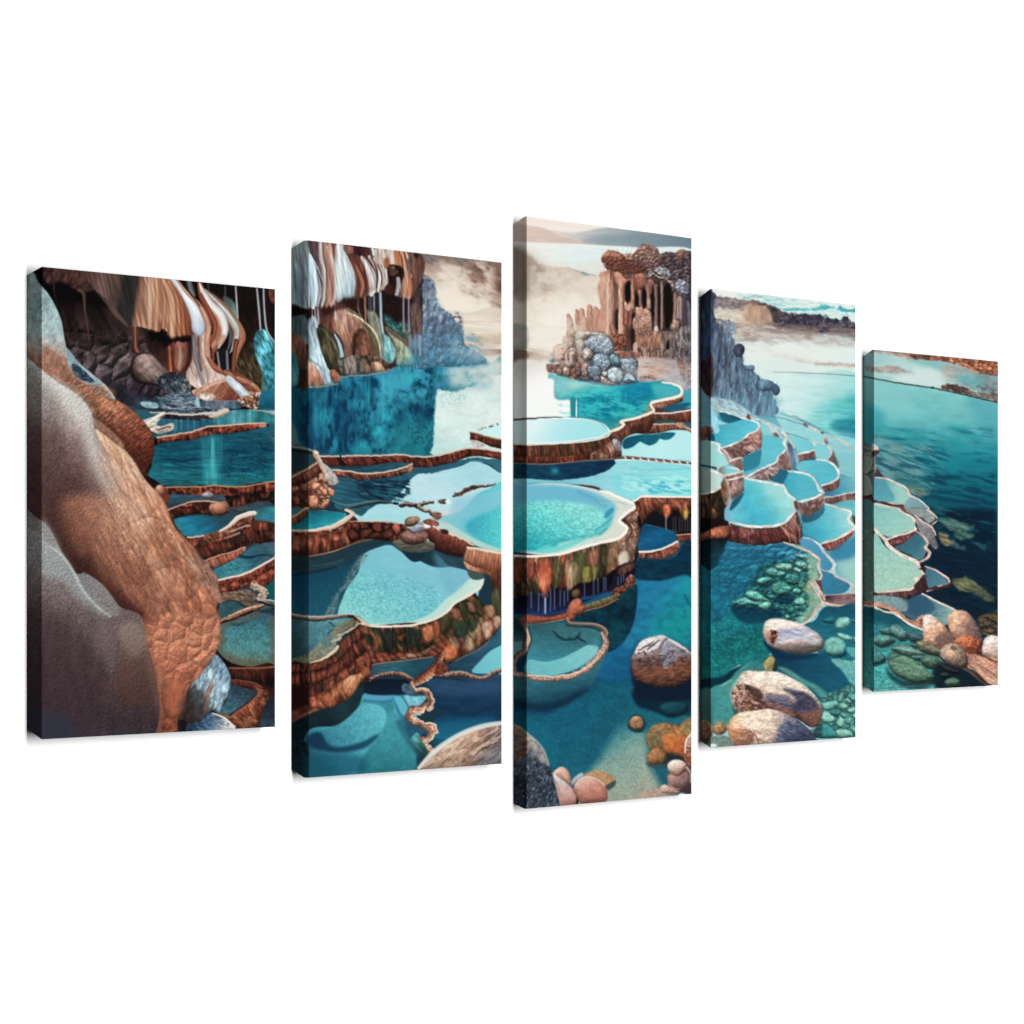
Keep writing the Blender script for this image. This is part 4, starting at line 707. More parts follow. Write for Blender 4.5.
	for s_ in ['250,60 300,70 330,110 280,130','290,160 330,150 320,200 260,220','310,60 370,80 360,130 320,120','170,130 230,130 240,190 200,225 165,200','190,20 260,30 240,70 190,80']:
	    P.poly(E(s_),(206,134,96),bev=(4,.6,.2,-.5),soft=.8,tex=[(.3,1.6,3)])
	for s_ in ['40,140 90,140 90,200 50,200','100,30 160,40 150,90 100,90']: P.poly(E(s_),(150,84,64),bev=(4,.6,.2,-.5),soft=.8)
	P.poly(C('240,800 290,830 350,880 400,950 395,990 340,1000 300,940 280,880'),[(206,200,196),(170,160,158)],g=(320,462,335,482),tex=[(.3,2,4,-30)],soft=.8)
	P.line(C('215,740 235,775 250,800 290,880 300,960'),[5,5,2,1.6,1.4],[(230,206,176),(180,130,100)],jit=.8,js=3);P.poly(C('205,740 225,728 245,738 240,760 212,762'),(226,196,164),soft=.7,bev=(2,.5,.2,-.4))
	P.poly(E('20,235 100,220 150,245 120,290 20,310'),(60,120,128),soft=.8)
	P.poly(E('30,330 110,300 160,240 300,238 440,250 470,300 420,350 330,380 200,400 30,405'),[(26,90,106),(30,132,146),(60,172,176)],g=(320,508,328,530),tex=[(.1,5,2)],soft=.8,edge=((150,170,160),1.6,.5))
	P.wall(E('20,300 90,265 140,225 160,230'),E('20,360 90,340 150,290 165,260'),[(130,72,54),(170,104,78)],rib=2.2,amp=.4,rim=((206,166,130),2),cs=8)
	P.line(E('165,238 280,236 400,246 440,262'),1.4,(40,44,44),jit=.5)
	P.wall(E('30,405 200,400 340,378 430,340 490,290 500,255'),E('30,460 200,445 300,435 420,410 500,370 560,320'),[(120,50,36),(170,84,60),(90,36,28),(190,120,90)],rib=3,amp=.45,cs=9,dark=.25)
	P.line(E('30,408 200,403 340,380 430,342 495,290 520,265 470,240'),[2,2.4,3,4,5,4,3],[(240,226,204),(206,160,126)],jit=.6)
	P.wall(E('30,450 200,440 420,405 540,340 620,345 760,335 860,345 960,370'),E('30,632 200,605 360,570 460,535 560,500 700,475 860,485 960,500'),[(90,36,28),(160,76,52),(190,108,76),(110,46,34),(140,62,42)],rib=7,amp=.5,lob=.5,cs=16,dark=.25,lit=.1,rough=.8,rim=((130,70,50),1.2))
	P.poly(E('590,350 650,370 700,420 700,460 640,475 600,440'),[(206,120,76),(170,84,54)],g=(362,522,374,538),bev=(7,.4,.2,-.4),tex=[(.2,3,3)],soft=1.5)
	for s_ in ['470,420 520,400 530,470 490,500','420,440 460,430 470,500 430,510']: P.poly(E(s_),(120,80,56),bev=(4,.5,.2,-.4),soft=1,alpha=.7,tex=[(.4,2,2)])
	P.line(E('30,634 200,607 360,572 460,537 560,500 700,470'),1.3,(196,138,104),alpha=.9)
	P.line(E('580,335 680,330 800,335 900,350'),1.6,(214,196,176),alpha=.6,jit=.6)
	# middle pool
	mp = E('440,1040 470,860 560,730 600,610 720,540 820,520 900,570')+F('180,580 280,655 360,620 400,580 470,600 560,690 660,710 720,780 700,840 560,960')+H('540,80 400,150 200,200 0,205')+G('640,200 560,140 400,110')
	P.poly(E('20,640 200,610 360,580 460,540 560,500 700,475 860,490 1000,540 1100,600 560,1100 20,1100'),[(38,62,68),(30,66,86)],g=(320,555,330,580),soft=.8,tex=[(.15,12,2,-12)])
	P.poly(E('20,760 200,740 400,700 540,640 590,600 560,740 470,870 400,1060 300,1100 20,1100'),[(22,72,98),(26,84,104),(30,90,108)],g=(310,575,325,610),soft=1.5);P.grain(E('20,780 540,680 400,1060 20,1100'),.18,1.3,1.1)
	P.line(E('200,690 330,670 440,640'),1.4,(70,92,96),alpha=.6,soft=1);P.line(E('30,760 200,735 380,700'),2,(16,40,52),alpha=.7,soft=1)
	P.poly(E('600,600 720,540 820,520 900,570 1040,640 1200,700 1500,700 1500,1000 1300,1110 1100,1160 760,1165 640,1150 560,1090 400,1090 470,870 560,740'),[(132,190,208),(120,190,204),(118,196,200),(134,204,200)],g=(400,548,360,620),soft=.9,tex=[(.03,8,3)])
	P.grain(G('430,-180 900,-200 1240,-60 1300,40 1100,120 900,200 600,190 400,90'),.22,1.5,1.0,8);P.fog(345,578,440,624,(60,140,160),.6,2.2,1.3,10,.2,.25,10)
	P.fog(345,585,420,622,(196,232,226),.45,2.2,1.3,10,.3,.25,8)
	P.poly(E('640,600 560,720 500,840 420,900 400,1000 340,1100 280,1100 360,950 440,840 500,720 580,600'),(110,126,128),soft=1.8,alpha=.65,tex=[(.4,2,2)],rough=1.5,rs=3)
	P.poly(F('440,860 560,780 660,700 720,780 700,860 560,960')+H('540,85 400,150 250,195'),(166,206,196),soft=2,alpha=.0)
	P.poly(F('720,790 830,770 800,860 640,960')+H('540,90 400,160 200,205 -100,205 -120,190 200,180 400,110 520,0')+F('620,880'),[(190,220,206),(170,212,200)],g=(480,580,400,622),soft=1.2)
	P.poly(F('430,600 560,640 640,700 700,740 710,790 640,860 540,900'),(110,172,196),soft=5,alpha=.5)
	# dark reflection under wall
	P.poly(F('0,470 100,500 160,560 190,590 240,640 280,655 340,630 360,590 430,570 480,610 540,680 640,710 700,730 740,790 820,790 830,760 700,640 500,600 400,540 200,500 0,440'),[(40,70,82),(48,80,92)],g=(390,540,480,580),soft=.9,tex=[(.15,5,2)])
	P.poly(F('180,560 350,570 360,600 330,640 280,655 230,630'),(26,52,66),soft=1)
	P.poly(F('700,735 760,720 820,740 815,790 760,800 720,780'),(74,88,84),soft=1)
	# wall rope centre
	P.poly(F('-260,340 -120,335 0,335 100,340 200,370 200,480 100,490 0,480 -140,470 -240,490'),[(130,62,44),(100,44,34),(140,70,52)],g=(350,530,400,530),tex=[(.3,3,4)],cells=(10,9,0,.55,.4),bev=(8,.4,.1,-.5),soft=.9)
	P.line(F('-240,335 -100,330 40,335 150,350'),1.4,(206,184,160),alpha=.7,jit=.8,js=3)
	P.poly(F('340,330 400,310 470,340 460,370 400,370 360,360'),[(120,60,46),(150,84,64)],g=(424,520,436,525),soft=.8,tex=[(.4,2,3)],bev=(4,.4,.2,-.4))
	P.poly(F('350,390 430,370 540,420 700,490 750,520 700,560 670,610 560,600 450,560 390,480'),[(150,84,60),(104,48,36),(78,34,30)],g=(445,530,437,552),tex=[(.25,2,4,25)],soft=.9,bev=(10,.4,.3,-.6))
	for k in range(16): x = 420+k*18;P.line(F('%d,%d %d,%d' % (x,400+k*9,x-25,530+k*6)),1,(60,26,24),alpha=.35,soft=1)
	P.line(F('430,370 540,425 640,460 750,520'),[2,2.4,2,1.4],(222,196,170),jit=.8,js=4);P.poly(F('480,395 540,400 545,435 500,430'),(60,36,34),soft=1)
	P.poly(F('700,540 760,545 900,575 1010,590 1010,760 960,1000 900,820 820,720 740,700 670,650 680,580'),[(190,126,92),(150,80,54),(110,50,36)],g=(480,552,485,590),tex=[(.2,2,8)],soft=.9,bev=(9,.35,.1,-.6))
	for k in range(10): x = 720+k*26;P.line(F('%d,%d %d,%d' % (x,560+k*4,x-30,660+k*12)),1.1,(96,44,32),alpha=.45,soft=1)
	P.line(F('700,540 780,550 900,575 1010,588'),[2,2.6,2],(232,206,176),jit=.5)
	P.poly(F('670,650 740,690 820,710 885,740 880,760 800,740 700,710'),[(206,140,104),(150,90,64)],g=(470,565,485,572),soft=.9,tex=[(.25,3,2)])
	P.poly(F('900,760 1010,700 1010,1030 940,1000 900,880'),[(110,60,42),(46,24,22)],g=(495,570,502,605),soft=1.5,tex=[(.35,2,9)])
	P.poly(F('900,900 940,860 975,1000 1010,1100 960,1100 900,1000'),[(84,84,50),(60,60,40)],g=(494,590,500,612),soft=1.2,tex=[(.3,2,9)])
	# cairn
	P.poly(F('100,500 180,470 400,490 440,530 390,570 280,580 170,560'),[(110,104,88),(70,74,68)],g=(415,540,415,553),tex=[(.25,5,2)],soft=.8)
	P.poly(F('165,430 210,405 320,400 375,420 385,460 350,500 270,518 200,505 165,470'),[(150,108,94),(120,80,70)],g=(412,530,415,545),bev=(9,.5,.3,-.5),tex=[(.2,3,2),(.15,1.5,1.5)],soft=.7)
	P.poly(F('210,370 300,345 350,335 365,390 330,415 270,428 225,405'),[(172,176,182),(130,132,140)],g=(412,524,420,533),bev=(6,.5,.3,-.5),tex=[(.2,2,2)],soft=.7)
	P.poly(F('200,320 235,295 300,290 320,315 300,350 250,372 205,365'),[(150,116,88),(104,80,62)],g=(410,516,414,526),bev=(5,.6,.3,-.5),tex=[(.35,2,2)],soft=.7)
	P.air(418,520,3,1.3,(210,180,150),.5)
	P.poly(F('350,350 400,365 400,380 360,385'),(232,230,220),soft=.8)
	# ---------- lower: left pools & rim
	P.poly(G('20,130 200,170 360,150 560,150 540,180 340,240 300,320 160,430 20,500'),[(48,80,86),(84,132,142),(96,148,152)],g=(292,640,340,625),tex=[(.1,8,3,-25),(.08,1.4,1.2)],soft=.8)
	P.poly(G('170,420 300,300 400,200 560,140 570,180 420,270 380,370 340,430 180,500 20,520 20,480'),[(120,120,98),(134,144,126),(110,104,80)],g=(310,660,350,620),tex=[(.2,2,2)],soft=1.6)
	P.line(G('330,180 350,190 370,210'),1.6,(40,66,76),alpha=.8);P.fog(312,618,335,655,(60,110,124),.5,5,4,-40,.1,.3,4)
	P.line(G('20,125 150,145 260,150 380,135 480,125 550,140 600,190'),[5,5,5,4,3.4,2.4],[(160,144,132),(120,96,86),(40,30,32)],jit=.7,js=4,tex=[(.3,4,1)]);P.line(G('20,112 150,132 300,130 400,115 500,115'),1.2,(196,190,176),alpha=.8,jit=.6)
	P.line(G('480,125 520,130 540,160'),1.6,(24,28,34))
	# red stepped wall
	P.poly(G('20,520 170,510 380,400 560,200 640,210 1100,200 1100,480 680,520 640,640 560,700 380,850 200,900 20,980'),(60,28,24),soft=1)
	P.wall(G('20,515 180,510 290,470 380,400 440,320 560,230 600,190'),G('20,700 180,690 330,620 450,560 560,470 640,380'),[(110,44,34),(70,40,30),(160,74,50),(56,48,40),(130,56,40)],rib=5.5,amp=.5,rows=2,lob=.5,cs=12,dark=.1,rough=.8)
	P.wall(G('170,700 330,620 450,550 560,460 640,400'),G('170,790 330,730 460,650 580,590 670,560'),[(150,70,48),(96,54,44),(170,90,60),(120,50,38)],rib=7,amp=.55,rows=1,lob=.5,cs=12,dark=.15,rough=.8)
	P.wall(G('170,780 330,710 460,620 560,590 640,540'),G('200,895 340,850 480,800 560,690 600,650'),[(176,84,54),(206,130,86),(150,64,42),(190,110,72)],rib=8,amp=.5,rows=1,lob=.45,cs=14,dark=.25,rough=.8,lit=.15)
	P.poly(G('440,640 520,600 560,650 550,720 490,780 440,740'),[(216,150,104),(190,110,72)],g=(345,680,355,695),bev=(7,.45,.1,-.4),tex=[(.25,1.6,4,20)],soft=1,alpha=.85)
	for s_ in ['260,800 330,740 390,830 330,870','170,810 230,800 250,850 190,870','400,600 460,560 490,610 430,640','580,560 640,530 660,600 610,620','540,480 600,450 610,510 560,540']: P.poly(G(s_),(170,88,58),bev=(5,.5,.2,-.5),soft=1,alpha=.8,tex=[(.25,2,3)])
	P.poly(G('20,900 60,880 160,840 200,880 130,960 20,1020'),[(120,64,44),(90,48,38)],g=(295,715,310,705),soft=1,tex=[(.3,3,3)])
	P.line(G('30,1000 120,930 190,890 250,878'),[3,4,2,1],(150,92,66),alpha=.8,jit=.6)
	P.line(G('180,500 300,460 380,395 400,370'),[1,2.4,3.4,3],(222,196,160),jit=.7);P.line(G('350,340 420,300 400,280 450,270 560,195 600,190'),[2,3,2,2,2,2],(190,168,140),jit=1,js=3)
	# central olive-orange wall
	P.wall(G('600,190 640,205 700,212 820,210 1000,200')+H('300,190 420,160 540,90 600,30 680,-10 760,-60'),G('640,420 760,430 900,430')+H('200,440 300,430 400,400 500,380 600,340 760,220 900,120'),[(110,52,34),(44,46,30),(150,76,46),(30,42,34),(90,76,40),(170,92,60),(56,60,38)],rib=6,amp=.45,rows=1,lob=.2,cs=17,dark=.25,lit=.1,rough=.8,seed=77)
	P.wall(G('640,400 760,420 900,420')+H('200,420 300,420 390,380 470,330 560,280 700,200 800,140 900,60'),G('680,515 760,500 900,480')+H('200,480 320,470 440,455 560,510 640,470 780,400 900,300 965,210'),[(150,66,42),(184,96,62),(120,54,40),(160,130,96),(140,64,42)],rib=7.5,amp=.55,rows=1,lob=.5,cs=16,dark=.25,rough=.8,seed=78)
	P.poly(H('520,380 600,360 620,430 590,480 530,500 500,440'),(190,100,62),bev=(6,.5,.1,-.4),tex=[(.2,3,3)],soft=1)
	P.poly(H('330,230 420,200 440,290 380,340 340,300'),(186,104,66),bev=(6,.4,.1,-.4),tex=[(.2,2,4)],soft=1.5)
	P.poly(H('420,180 470,170 490,240 460,310 430,280'),(150,76,52),bev=(5,.4,.1,-.4),tex=[(.2,2,4)],soft=1)
	for s_,cc in [('600,180 680,160 710,230 690,290 620,300 590,250',(34,66,50)),('700,150 770,140 780,210 730,260 700,220',(38,62,44)),('210,240 300,230 340,300 280,380 210,390',(30,46,38)),('20,260 120,250 130,330 100,400 30,400',(28,46,42)),('620,40 690,60 710,120 660,150 640,100',(60,66,38)),('480,150 560,120 580,190 540,240 490,260',(70,68,40)),('740,0 800,0 820,70 780,110',(60,66,42))]:
	    P.poly(H(s_),cc,bev=(6,.4,.1,-.4),tex=[(.3,1.6,6)],soft=2,alpha=.8)
	for s_,cc in [('680,320 730,300 760,380 720,420 680,390',(164,138,108)),('820,190 880,170 900,260 850,320 820,260',(196,160,126)),('760,270 800,250 820,330 780,370',(150,110,80)),('830,60 900,40 920,120 870,150',(170,120,84)),('900,140 960,130 970,200 920,240',(190,150,120)),('690,20 740,30 760,90 720,100',(150,96,76)),('560,80 630,70 650,140 590,160',(140,88,62))]:
	    P.poly(H(s_),cc,bev=(5,.5,.1,-.4),tex=[(.25,1.6,4)],soft=1.2,alpha=.85)
	P.line(G('600,188 680,208 800,212 1000,202')+H('300,190 420,158 530,100 590,30 680,-20 740,-60 800,-100 820,-150'),[2.4,2.4,2.4,2.4,2.6,3,3],(226,220,198),jit=.4)
	P.line(G('560,140 600,170 650,205'),[2,3,2],(200,180,150),jit=.5)
	P.line(H('100,220 105,400'),1.4,(30,16,14),alpha=.6);P.line(H('200,220 195,400'),1.4,(26,16,14),alpha=.6)
	# pool between
	P.poly(G('680,515 760,500 900,482')+H('200,480 320,465 430,455 440,500 360,560 270,630 190,600 60,590 -60,620'),[(54,84,98),(52,102,116),(36,80,98)],g=(375,665,415,670),tex=[(.12,6,2)],soft=.9)
	P.line(G('675,520 740,505 900,488')+H('300,470 420,455'),1.1,(176,124,96),alpha=.8)
	P.poly(H('540,570 600,480 760,400 900,300 970,210 1010,200 1010,620 900,640 700,640'),[(36,70,90),(48,98,120)],g=(450,665,500,640),tex=[(.12,8,2,-20)],soft=.9)
	P.poly(H('735,575 800,490 880,410 975,360 1010,350 1010,580 860,590'),[(110,180,196),(120,196,204)],g=(475,670,502,650),soft=.9)
	P.line(H('600,490 700,440 790,400 880,320'),1,(170,120,100),alpha=.6)
	# deep water right
	P.poly(H('390,640 700,650 1010,620 1010,1100 420,1100 400,1000 500,900 400,820'),[(40,78,110),(26,62,92),(20,58,88),(26,92,122),(28,112,138)],g=(460,683,455,745),tex=[(.1,12,4),(.08,1.4,1.2)],soft=.8)
	P.poly(J('540,500 700,470 900,460 900,560 600,700 460,740 430,560'),(26,110,138),soft=7,alpha=.6)
	P.poly(H('400,660 700,680 975,650 975,730 700,770 480,750'),(52,84,116),soft=4,alpha=.6)
	P.line(H('430,600 530,600 620,590 720,610 820,630 900,590 975,560'),[3,4,5,5,4,5,4],[(196,164,144),(150,104,84),(70,40,36)],jit=1.2,js=4,rib=(5,.4));P.line(H('540,590 640,570 720,590 830,610 900,570 975,540'),1.2,(170,160,136),alpha=.7,jit=1)
	# cave shadow + floor lower left
	P.poly(G('200,900 340,860 480,800 560,700 640,640 960,650 980,760 760,760 620,770 560,900 400,1030')+I('170,620 20,640 20,520'),[(20,40,48),(34,60,68),(24,42,56)],g=(310,730,380,680),tex=[(.15,8,3,-20)],soft=1)
	P.poly(I('170,560 400,520 560,380 610,270 760,280 900,265 1020,280 1010,900 850,890 170,940 100,800'),[(36,96,116),(74,156,176),(88,172,188),(62,140,154),(40,116,128)],g=(315,760,410,690),tex=[(.07,9,6),(.08,1.4,1.2)],soft=1)
	P.poly(I('610,270 760,285 850,280 860,320 760,335 620,325'),(84,158,184),soft=1.2);P.line(I('610,325 740,335 840,320'),2.4,(50,110,140),alpha=.7,soft=1.5)
	P.poly(I('260,570 400,520 560,400 620,350 740,370 790,440 770,540 700,600 600,640 450,680 340,690 250,640'),[(52,120,140),(76,154,170),(94,178,192)],g=(325,745,375,710),tex=[(.08,3,3),(.08,1.3,1.2)],soft=1.4)
	P.poly(I('170,600 260,580 330,680 450,690 600,650 700,600 730,610 640,690 520,730 380,740 250,720 160,680'),[(16,52,76),(24,68,92)],g=(320,745,370,740),soft=2.4,alpha=.85)
	P.poly(I('580,800 640,720 760,560 800,480 860,380 960,560 1000,700 1010,890 700,910 560,910'),[(70,152,164),(60,140,150),(44,116,126)],g=(390,720,380,772),tex=[(.08,1.4,1.2),(.06,9,9)],soft=2.5)
	P.poly(I('840,320 900,290 1000,400 1040,480 960,460 880,440'),(96,176,200),soft=1);P.line(I('840,300 870,380 900,440 960,480'),[1,2.6,3,2],(48,110,140),alpha=.8,soft=1.3)
	P.poly(I('920,290 1100,290 1060,360 980,400'),(120,186,206),soft=1,tex=[(.15,3,3)]);P.line(I('915,290 950,350 985,410'),[1.6,2,2],(48,100,132),alpha=.8,soft=1)
	P.poly(I('930,520 1000,520 1100,560 1050,620 1000,700 960,600'),(40,96,122),soft=1.5)
	P.poly(I('20,680 100,640 165,700 165,940 110,940 20,880'),[(26,44,52),(22,50,62)],g=(295,745,305,775),soft=1.5,tex=[(.4,3,3)])
	P.poly(I('170,760 560,760 600,900 170,940'),(24,84,104),soft=6,alpha=.6)
	# rope rims
	P.poly(G('640,640 960,640 930,700 960,750 780,760 630,750 610,700'),[(14,30,48),(22,42,62)],g=(370,680,370,695),soft=1.2)
	P.line(G('660,640 700,615 760,600 860,590 920,600 980,630 1020,650'),[4,4,4,4.6,4,4],[(206,170,140),(150,90,66),(60,34,30)],jit=.8,js=3,rib=(3,.5))
	P.line(G('650,635 620,660 600,670'),2,(60,30,26))
	P.line(H('490,430 470,490 440,540 380,600 320,640 250,680'),[4,8,9,9,9,6],[(222,176,140),(176,96,66),(90,40,30)],jit=1,js=4,rib=(3.4,.4));P.poly(H('470,500 530,510 540,570 480,600 430,590'),(130,60,42),soft=1.2,tex=[(.4,2,2)])
	P.line(H('250,670 250,700 300,720 350,720 390,760 400,830 350,870 260,890 240,930 290,980 380,1010')+J('400,530 430,570 400,620 330,650 370,700 430,740 410,770'),[4,5,6,7,8,8,8,8,9,8,8,8,8,9,8,9],[(236,196,166),(206,150,118),(120,74,58)],jit=1.9,js=5,rib=(2.6,.22),tex=[(.35,3,1.4)])
	P.line(H('390,740 402,830 360,880'),[1,2,1],(60,36,34),alpha=.7,soft=1)
	P.poly(J('240,640 300,580 330,640 380,720 390,780 340,810 280,740'),[(96,170,170),(50,100,100),(30,60,66)],g=(412,738,425,758),tex=[(.25,2,6,-40)],soft=1)
	P.poly(J('380,870 330,820 200,640 130,500 210,470 250,600 310,800'),(40,92,112),soft=3.5,alpha=.6)
	P.line(J('190,470 240,520 330,560 370,580'),[1,5,5,3],(46,84,104),alpha=.8,soft=1.5)
	P.poly(J('180,190 240,200 300,270 340,290 230,285 180,250'),(70,96,116),soft=1,tex=[(.3,3,3)])
	# big boulder bottom right
	P.poly(J('300,880 400,760 520,660 680,570 840,520 975,500 1040,495 1040,840 975,850 520,880'),[(170,140,116),(196,158,132),(160,120,98),(120,112,116)],g=(430,745,495,765),tex=[(.22,12,2,-38,4),(.15,2,2)],mott=[((90,70,60),.4,12,1.8,-38,.6),((226,200,172),.3,10,2.5,-38,.5)],soft=.8,bev=(16,.25,-.2,-.6))
	P.poly(J('760,800 860,720 980,690 1040,700 1040,860 760,860'),(120,120,126),soft=4,alpha=.6,tex=[(.35,7,1.6,-35)]);P.line(J('740,790 840,700 960,660'),[1,2,1.4],(70,50,46),alpha=.7,jit=1.2,js=4)
	P.line(J('310,865 400,765 520,668 680,578 840,525 975,503'),[3,5,5,5,5,4],(222,224,216),alpha=.85,soft=1.3)
	return P
def paint3():
	P = Pan(510,212,696,814,(30,90,120))
	A = lambda s: t8(508,210,s);B = lambda s: t8(572,210,s);C = lambda s: t8(508,330,s);D = lambda s: t8(572,330,s)
	E = lambda s: t8(508,450,s);F = lambda s: t8(572,450,s);G = lambda s: t8(508,570,s);H = lambda s: t8(572,570,s)
	I = lambda s: t8(508,690,s);J = lambda s: t8(572,690,s)
	# sky,hills,pale lake,mist
	P.poly([(505,205),(700,205),(700,260),(505,260)],[(246,226,210),(240,222,206)],g=(520,215,520,240),sm=False)
	P.line(A('150,75 400,110 700,150 900,165'),2,(232,206,196),alpha=.6,soft=2)
	P.poly(A('0,110 150,120 300,150 420,200 560,240 720,285 0,285'),[(220,188,170),(208,182,168),(196,180,168)],g=(520,225,600,245),soft=1,tex=[(.03,12,2)])
	P.poly(A('330,165 500,180 640,165 800,140 1000,160 1500,190 1500,330 1024,310 720,285 560,240'),[(214,200,190),(168,176,178),(128,144,152),(104,122,136)],g=(556,235,690,245),soft=1.2,tex=[(.05,16,3,5)])
	P.poly(A('600,235 900,200 1500,230 1500,330 1024,310 740,290'),(118,138,150),soft=4,alpha=.5)
	P.poly(A('0,262 300,268 560,274 740,288 1024,302 1500,330 1500,700 900,560 700,520 540,480 200,430 0,380'),[(226,224,212),(232,232,222),(222,232,226),(214,230,228)],g=(520,243,580,262),soft=1,tex=[(.025,20,2,3)])
	P.line(A('0,262 300,268 740,288 1024,302'),1.6,(244,232,220),alpha=.8,soft=1)
	P.poly(A('0,330 150,360 230,415 340,450 520,460 580,500 720,525 800,560 760,900 500,1100 0,1100'),[(196,174,156),(204,184,166),(220,206,188),(232,222,204)],g=(540,262,560,320),tex=[(.08,10,5,20,4)],soft=2.2,rough=3,rs=8)
	P.poly(A('0,330 150,360 220,420 330,500 360,620 340,720 300,760 160,700 0,640'),[(176,156,140),(170,154,142),(196,176,160)],g=(512,255,550,300),tex=[(.15,8,5,30,4)],soft=5,alpha=.8)
	P.air(547,293,5,7,(186,146,126),.7,tex=.3);P.air(552,280,12,6,(176,164,152),.5,tex=.4,ts=6);P.air(536,285,8,8,(176,172,162),.5,tex=.4)
	P.air(565,276,14,7,(206,188,170),.7,tex=.3);P.air(585,286,14,10,(206,190,172),.6,tex=.3)
	P.fog(526,256,608,300,(226,212,192),.55,9,5,15,.1,.35,8);P.fog(526,290,600,340,(238,228,208),.7,12,8,0,-.1,.4,10)
	P.air(536,318,6,8,(208,196,178),.5,tex=.4,ts=5);P.line(A('240,915 300,935 440,945'),2.4,(196,188,172),alpha=.7,soft=1.5)
	P.poly([(508,250),(527,252),(527,300),(508,290)],(130,118,100),soft=3,alpha=.5)
	P.poly(C('0,0 340,-20 420,60 380,120 330,270 310,330 0,330'),[(224,216,198),(230,220,202),(214,202,182),(226,222,208)],g=(530,330,530,370),soft=4,tex=[(.06,12,4)])
	P.line(C('0,140 150,140 220,160 360,185'),1.6,(180,166,146),alpha=.7,soft=1,jit=1)
	P.poly(C('40,170 200,165 260,185 360,205 340,240 200,250 40,260'),[(168,136,116),(206,186,164)],g=(514,350,550,355),soft=1.6,alpha=.9,tex=[(.15,6,3)])
	P.poly([(508,350),(527,351),(527,361),(508,362)],(116,84,72),soft=1.6,alpha=.7);P.poly([(508,326),(527,326),(527,348),(508,348)],(96,110,100),soft=2,alpha=.5)
	P.poly([(508,362),(540,362),(540,380),(508,376)],(130,130,118),soft=4,alpha=.5)
	P.poly(C('40,270 330,260 380,340 380,540 500,560 510,690 300,700 40,715'),[(216,212,200),(240,238,232),(244,246,242),(240,244,238)],g=(530,365,545,410),soft=2.5)
	P.air(526,262,14,10,(150,130,114),.55,tex=.5,ts=8);P.air(570,312,24,16,(246,236,220),.6,tex=.25,ts=9);P.air(600,272,12,10,(222,206,190),.5,tex=.3)
	# ---- ruin temple
	P.poly(A('470,840 490,830 510,900 520,900 525,1030 470,1030 475,900'),(170,104,82),soft=.8)
	for s_,cc in [('538,805 560,800 572,820 575,1010 540,1010',(160,96,76)),('576,795 600,790 612,812 615,1000 578,1000',(176,110,88)),('632,765 655,760 676,785 680,1000 632,1000',(168,104,84)),('680,790 710,775 730,800 770,770 790,1000 680,1000',(172,110,88)),('470,845 490,835 505,855 525,905 540,1030 475,1030',(184,120,96))]:
	    P.poly(A(s_),[cc,(134,78,62)],g=(575,305,575,335),bev=(3.5,.5,-.5,-.2),tex=[(.25,1.3,6)],soft=.8,rough=.7,rs=2)
	P.poly(A('590,850 630,860 800,830 800,1010 590,1010'),(170,106,84),soft=1,tex=[(.3,1.5,9)])
	P.poly(A('740,560 800,480 1500,400 1500,1030 740,1030 750,800 720,640'),[(184,120,94),(120,72,60),(60,40,38),(70,56,56)],g=(600,290,690,300),tex=[(.3,1.6,20),(.15,6,6)],soft=1)
	P.poly(A('720,600 760,540 800,500 790,760 750,780 730,680'),[(196,136,106),(170,112,88)],g=(598,280,606,300),tex=[(.25,2,6)],soft=1.4,rough=1,rs=3)
	# dark voids
	for s_ in ['420,600 470,560 465,740 430,740','500,620 540,700 560,640 590,640 600,760 590,800 500,780','620,630 740,590 810,640 800,900 760,950 640,950 620,760','330,810 370,800 370,960 330,920','480,780 500,800 500,1020 470,1020 460,900','650,590 700,580 700,930 650,940']:
	    P.poly(B(s_),(26,18,20),soft=1.4)
	# columns
	for s_,w,cc in [('300,480 288,650 290,850 275,1010',5,(214,152,120)),('325,500 325,700 320,900 340,1000',6,(150,90,70)),('355,520 350,760 330,900',3,(112,62,50)),
	                  ('385,490 395,600 400,700 395,1020',7,(196,134,104)),('372,540 382,700 378,1000',2.4,(226,180,150)),('480,560 490,700 480,800',5,(160,104,84)),('480,740 460,900 455,1020',5,(140,76,62)),
	                  ('540,600 548,700 545,800',6,(170,104,80)),('520,560 500,620 520,700',3,(140,84,66)),('600,600 612,680 608,780',5,(156,100,82)),('672,600 676,760 672,940',6,(92,66,60)),('715,560 718,760 715,950',4,(134,98,84)),('740,600 740,940',3,(70,50,46)),
	                  ('820,640 830,760 815,880',5,(150,100,84)),('870,640 870,760 880,880',7,(130,116,120)),('900,680 890,800 880,900',3,(112,100,106)),('930,720 940,860 940,1020',7,(96,96,106)),('850,700 845,860',2.4,(176,158,154)),('425,740 430,800 430,900',6,(160,94,72))]:
	    c0 = np.array(cc);P.line(B(s_),[w,w*.8,w*1.05],[tuple(c0*.55),tuple(np.minimum(c0*1.12,240)),tuple(c0*.6)],tex=[(.22,7,1.2)],jit=.6,js=4,soft=.8)
	P.poly(B('340,500 420,490 470,560 430,600 410,720 385,640 350,580'),[(200,140,108),(164,104,80)],g=(615,272,625,300),tex=[(.2,1.5,6)],soft=.9,bev=(5,.4,-.3,-.4))
	P.poly(B('500,520 560,480 600,540 590,610 560,640 540,640 510,600'),[(176,104,80),(140,80,62)],g=(636,272,644,290),bev=(6,.5,-.3,-.5),tex=[(.2,2,4)],soft=.9)
	P.poly(B('600,560 650,560 650,640 620,680 600,640'),(150,92,74),soft=1,tex=[(.3,2,4)])
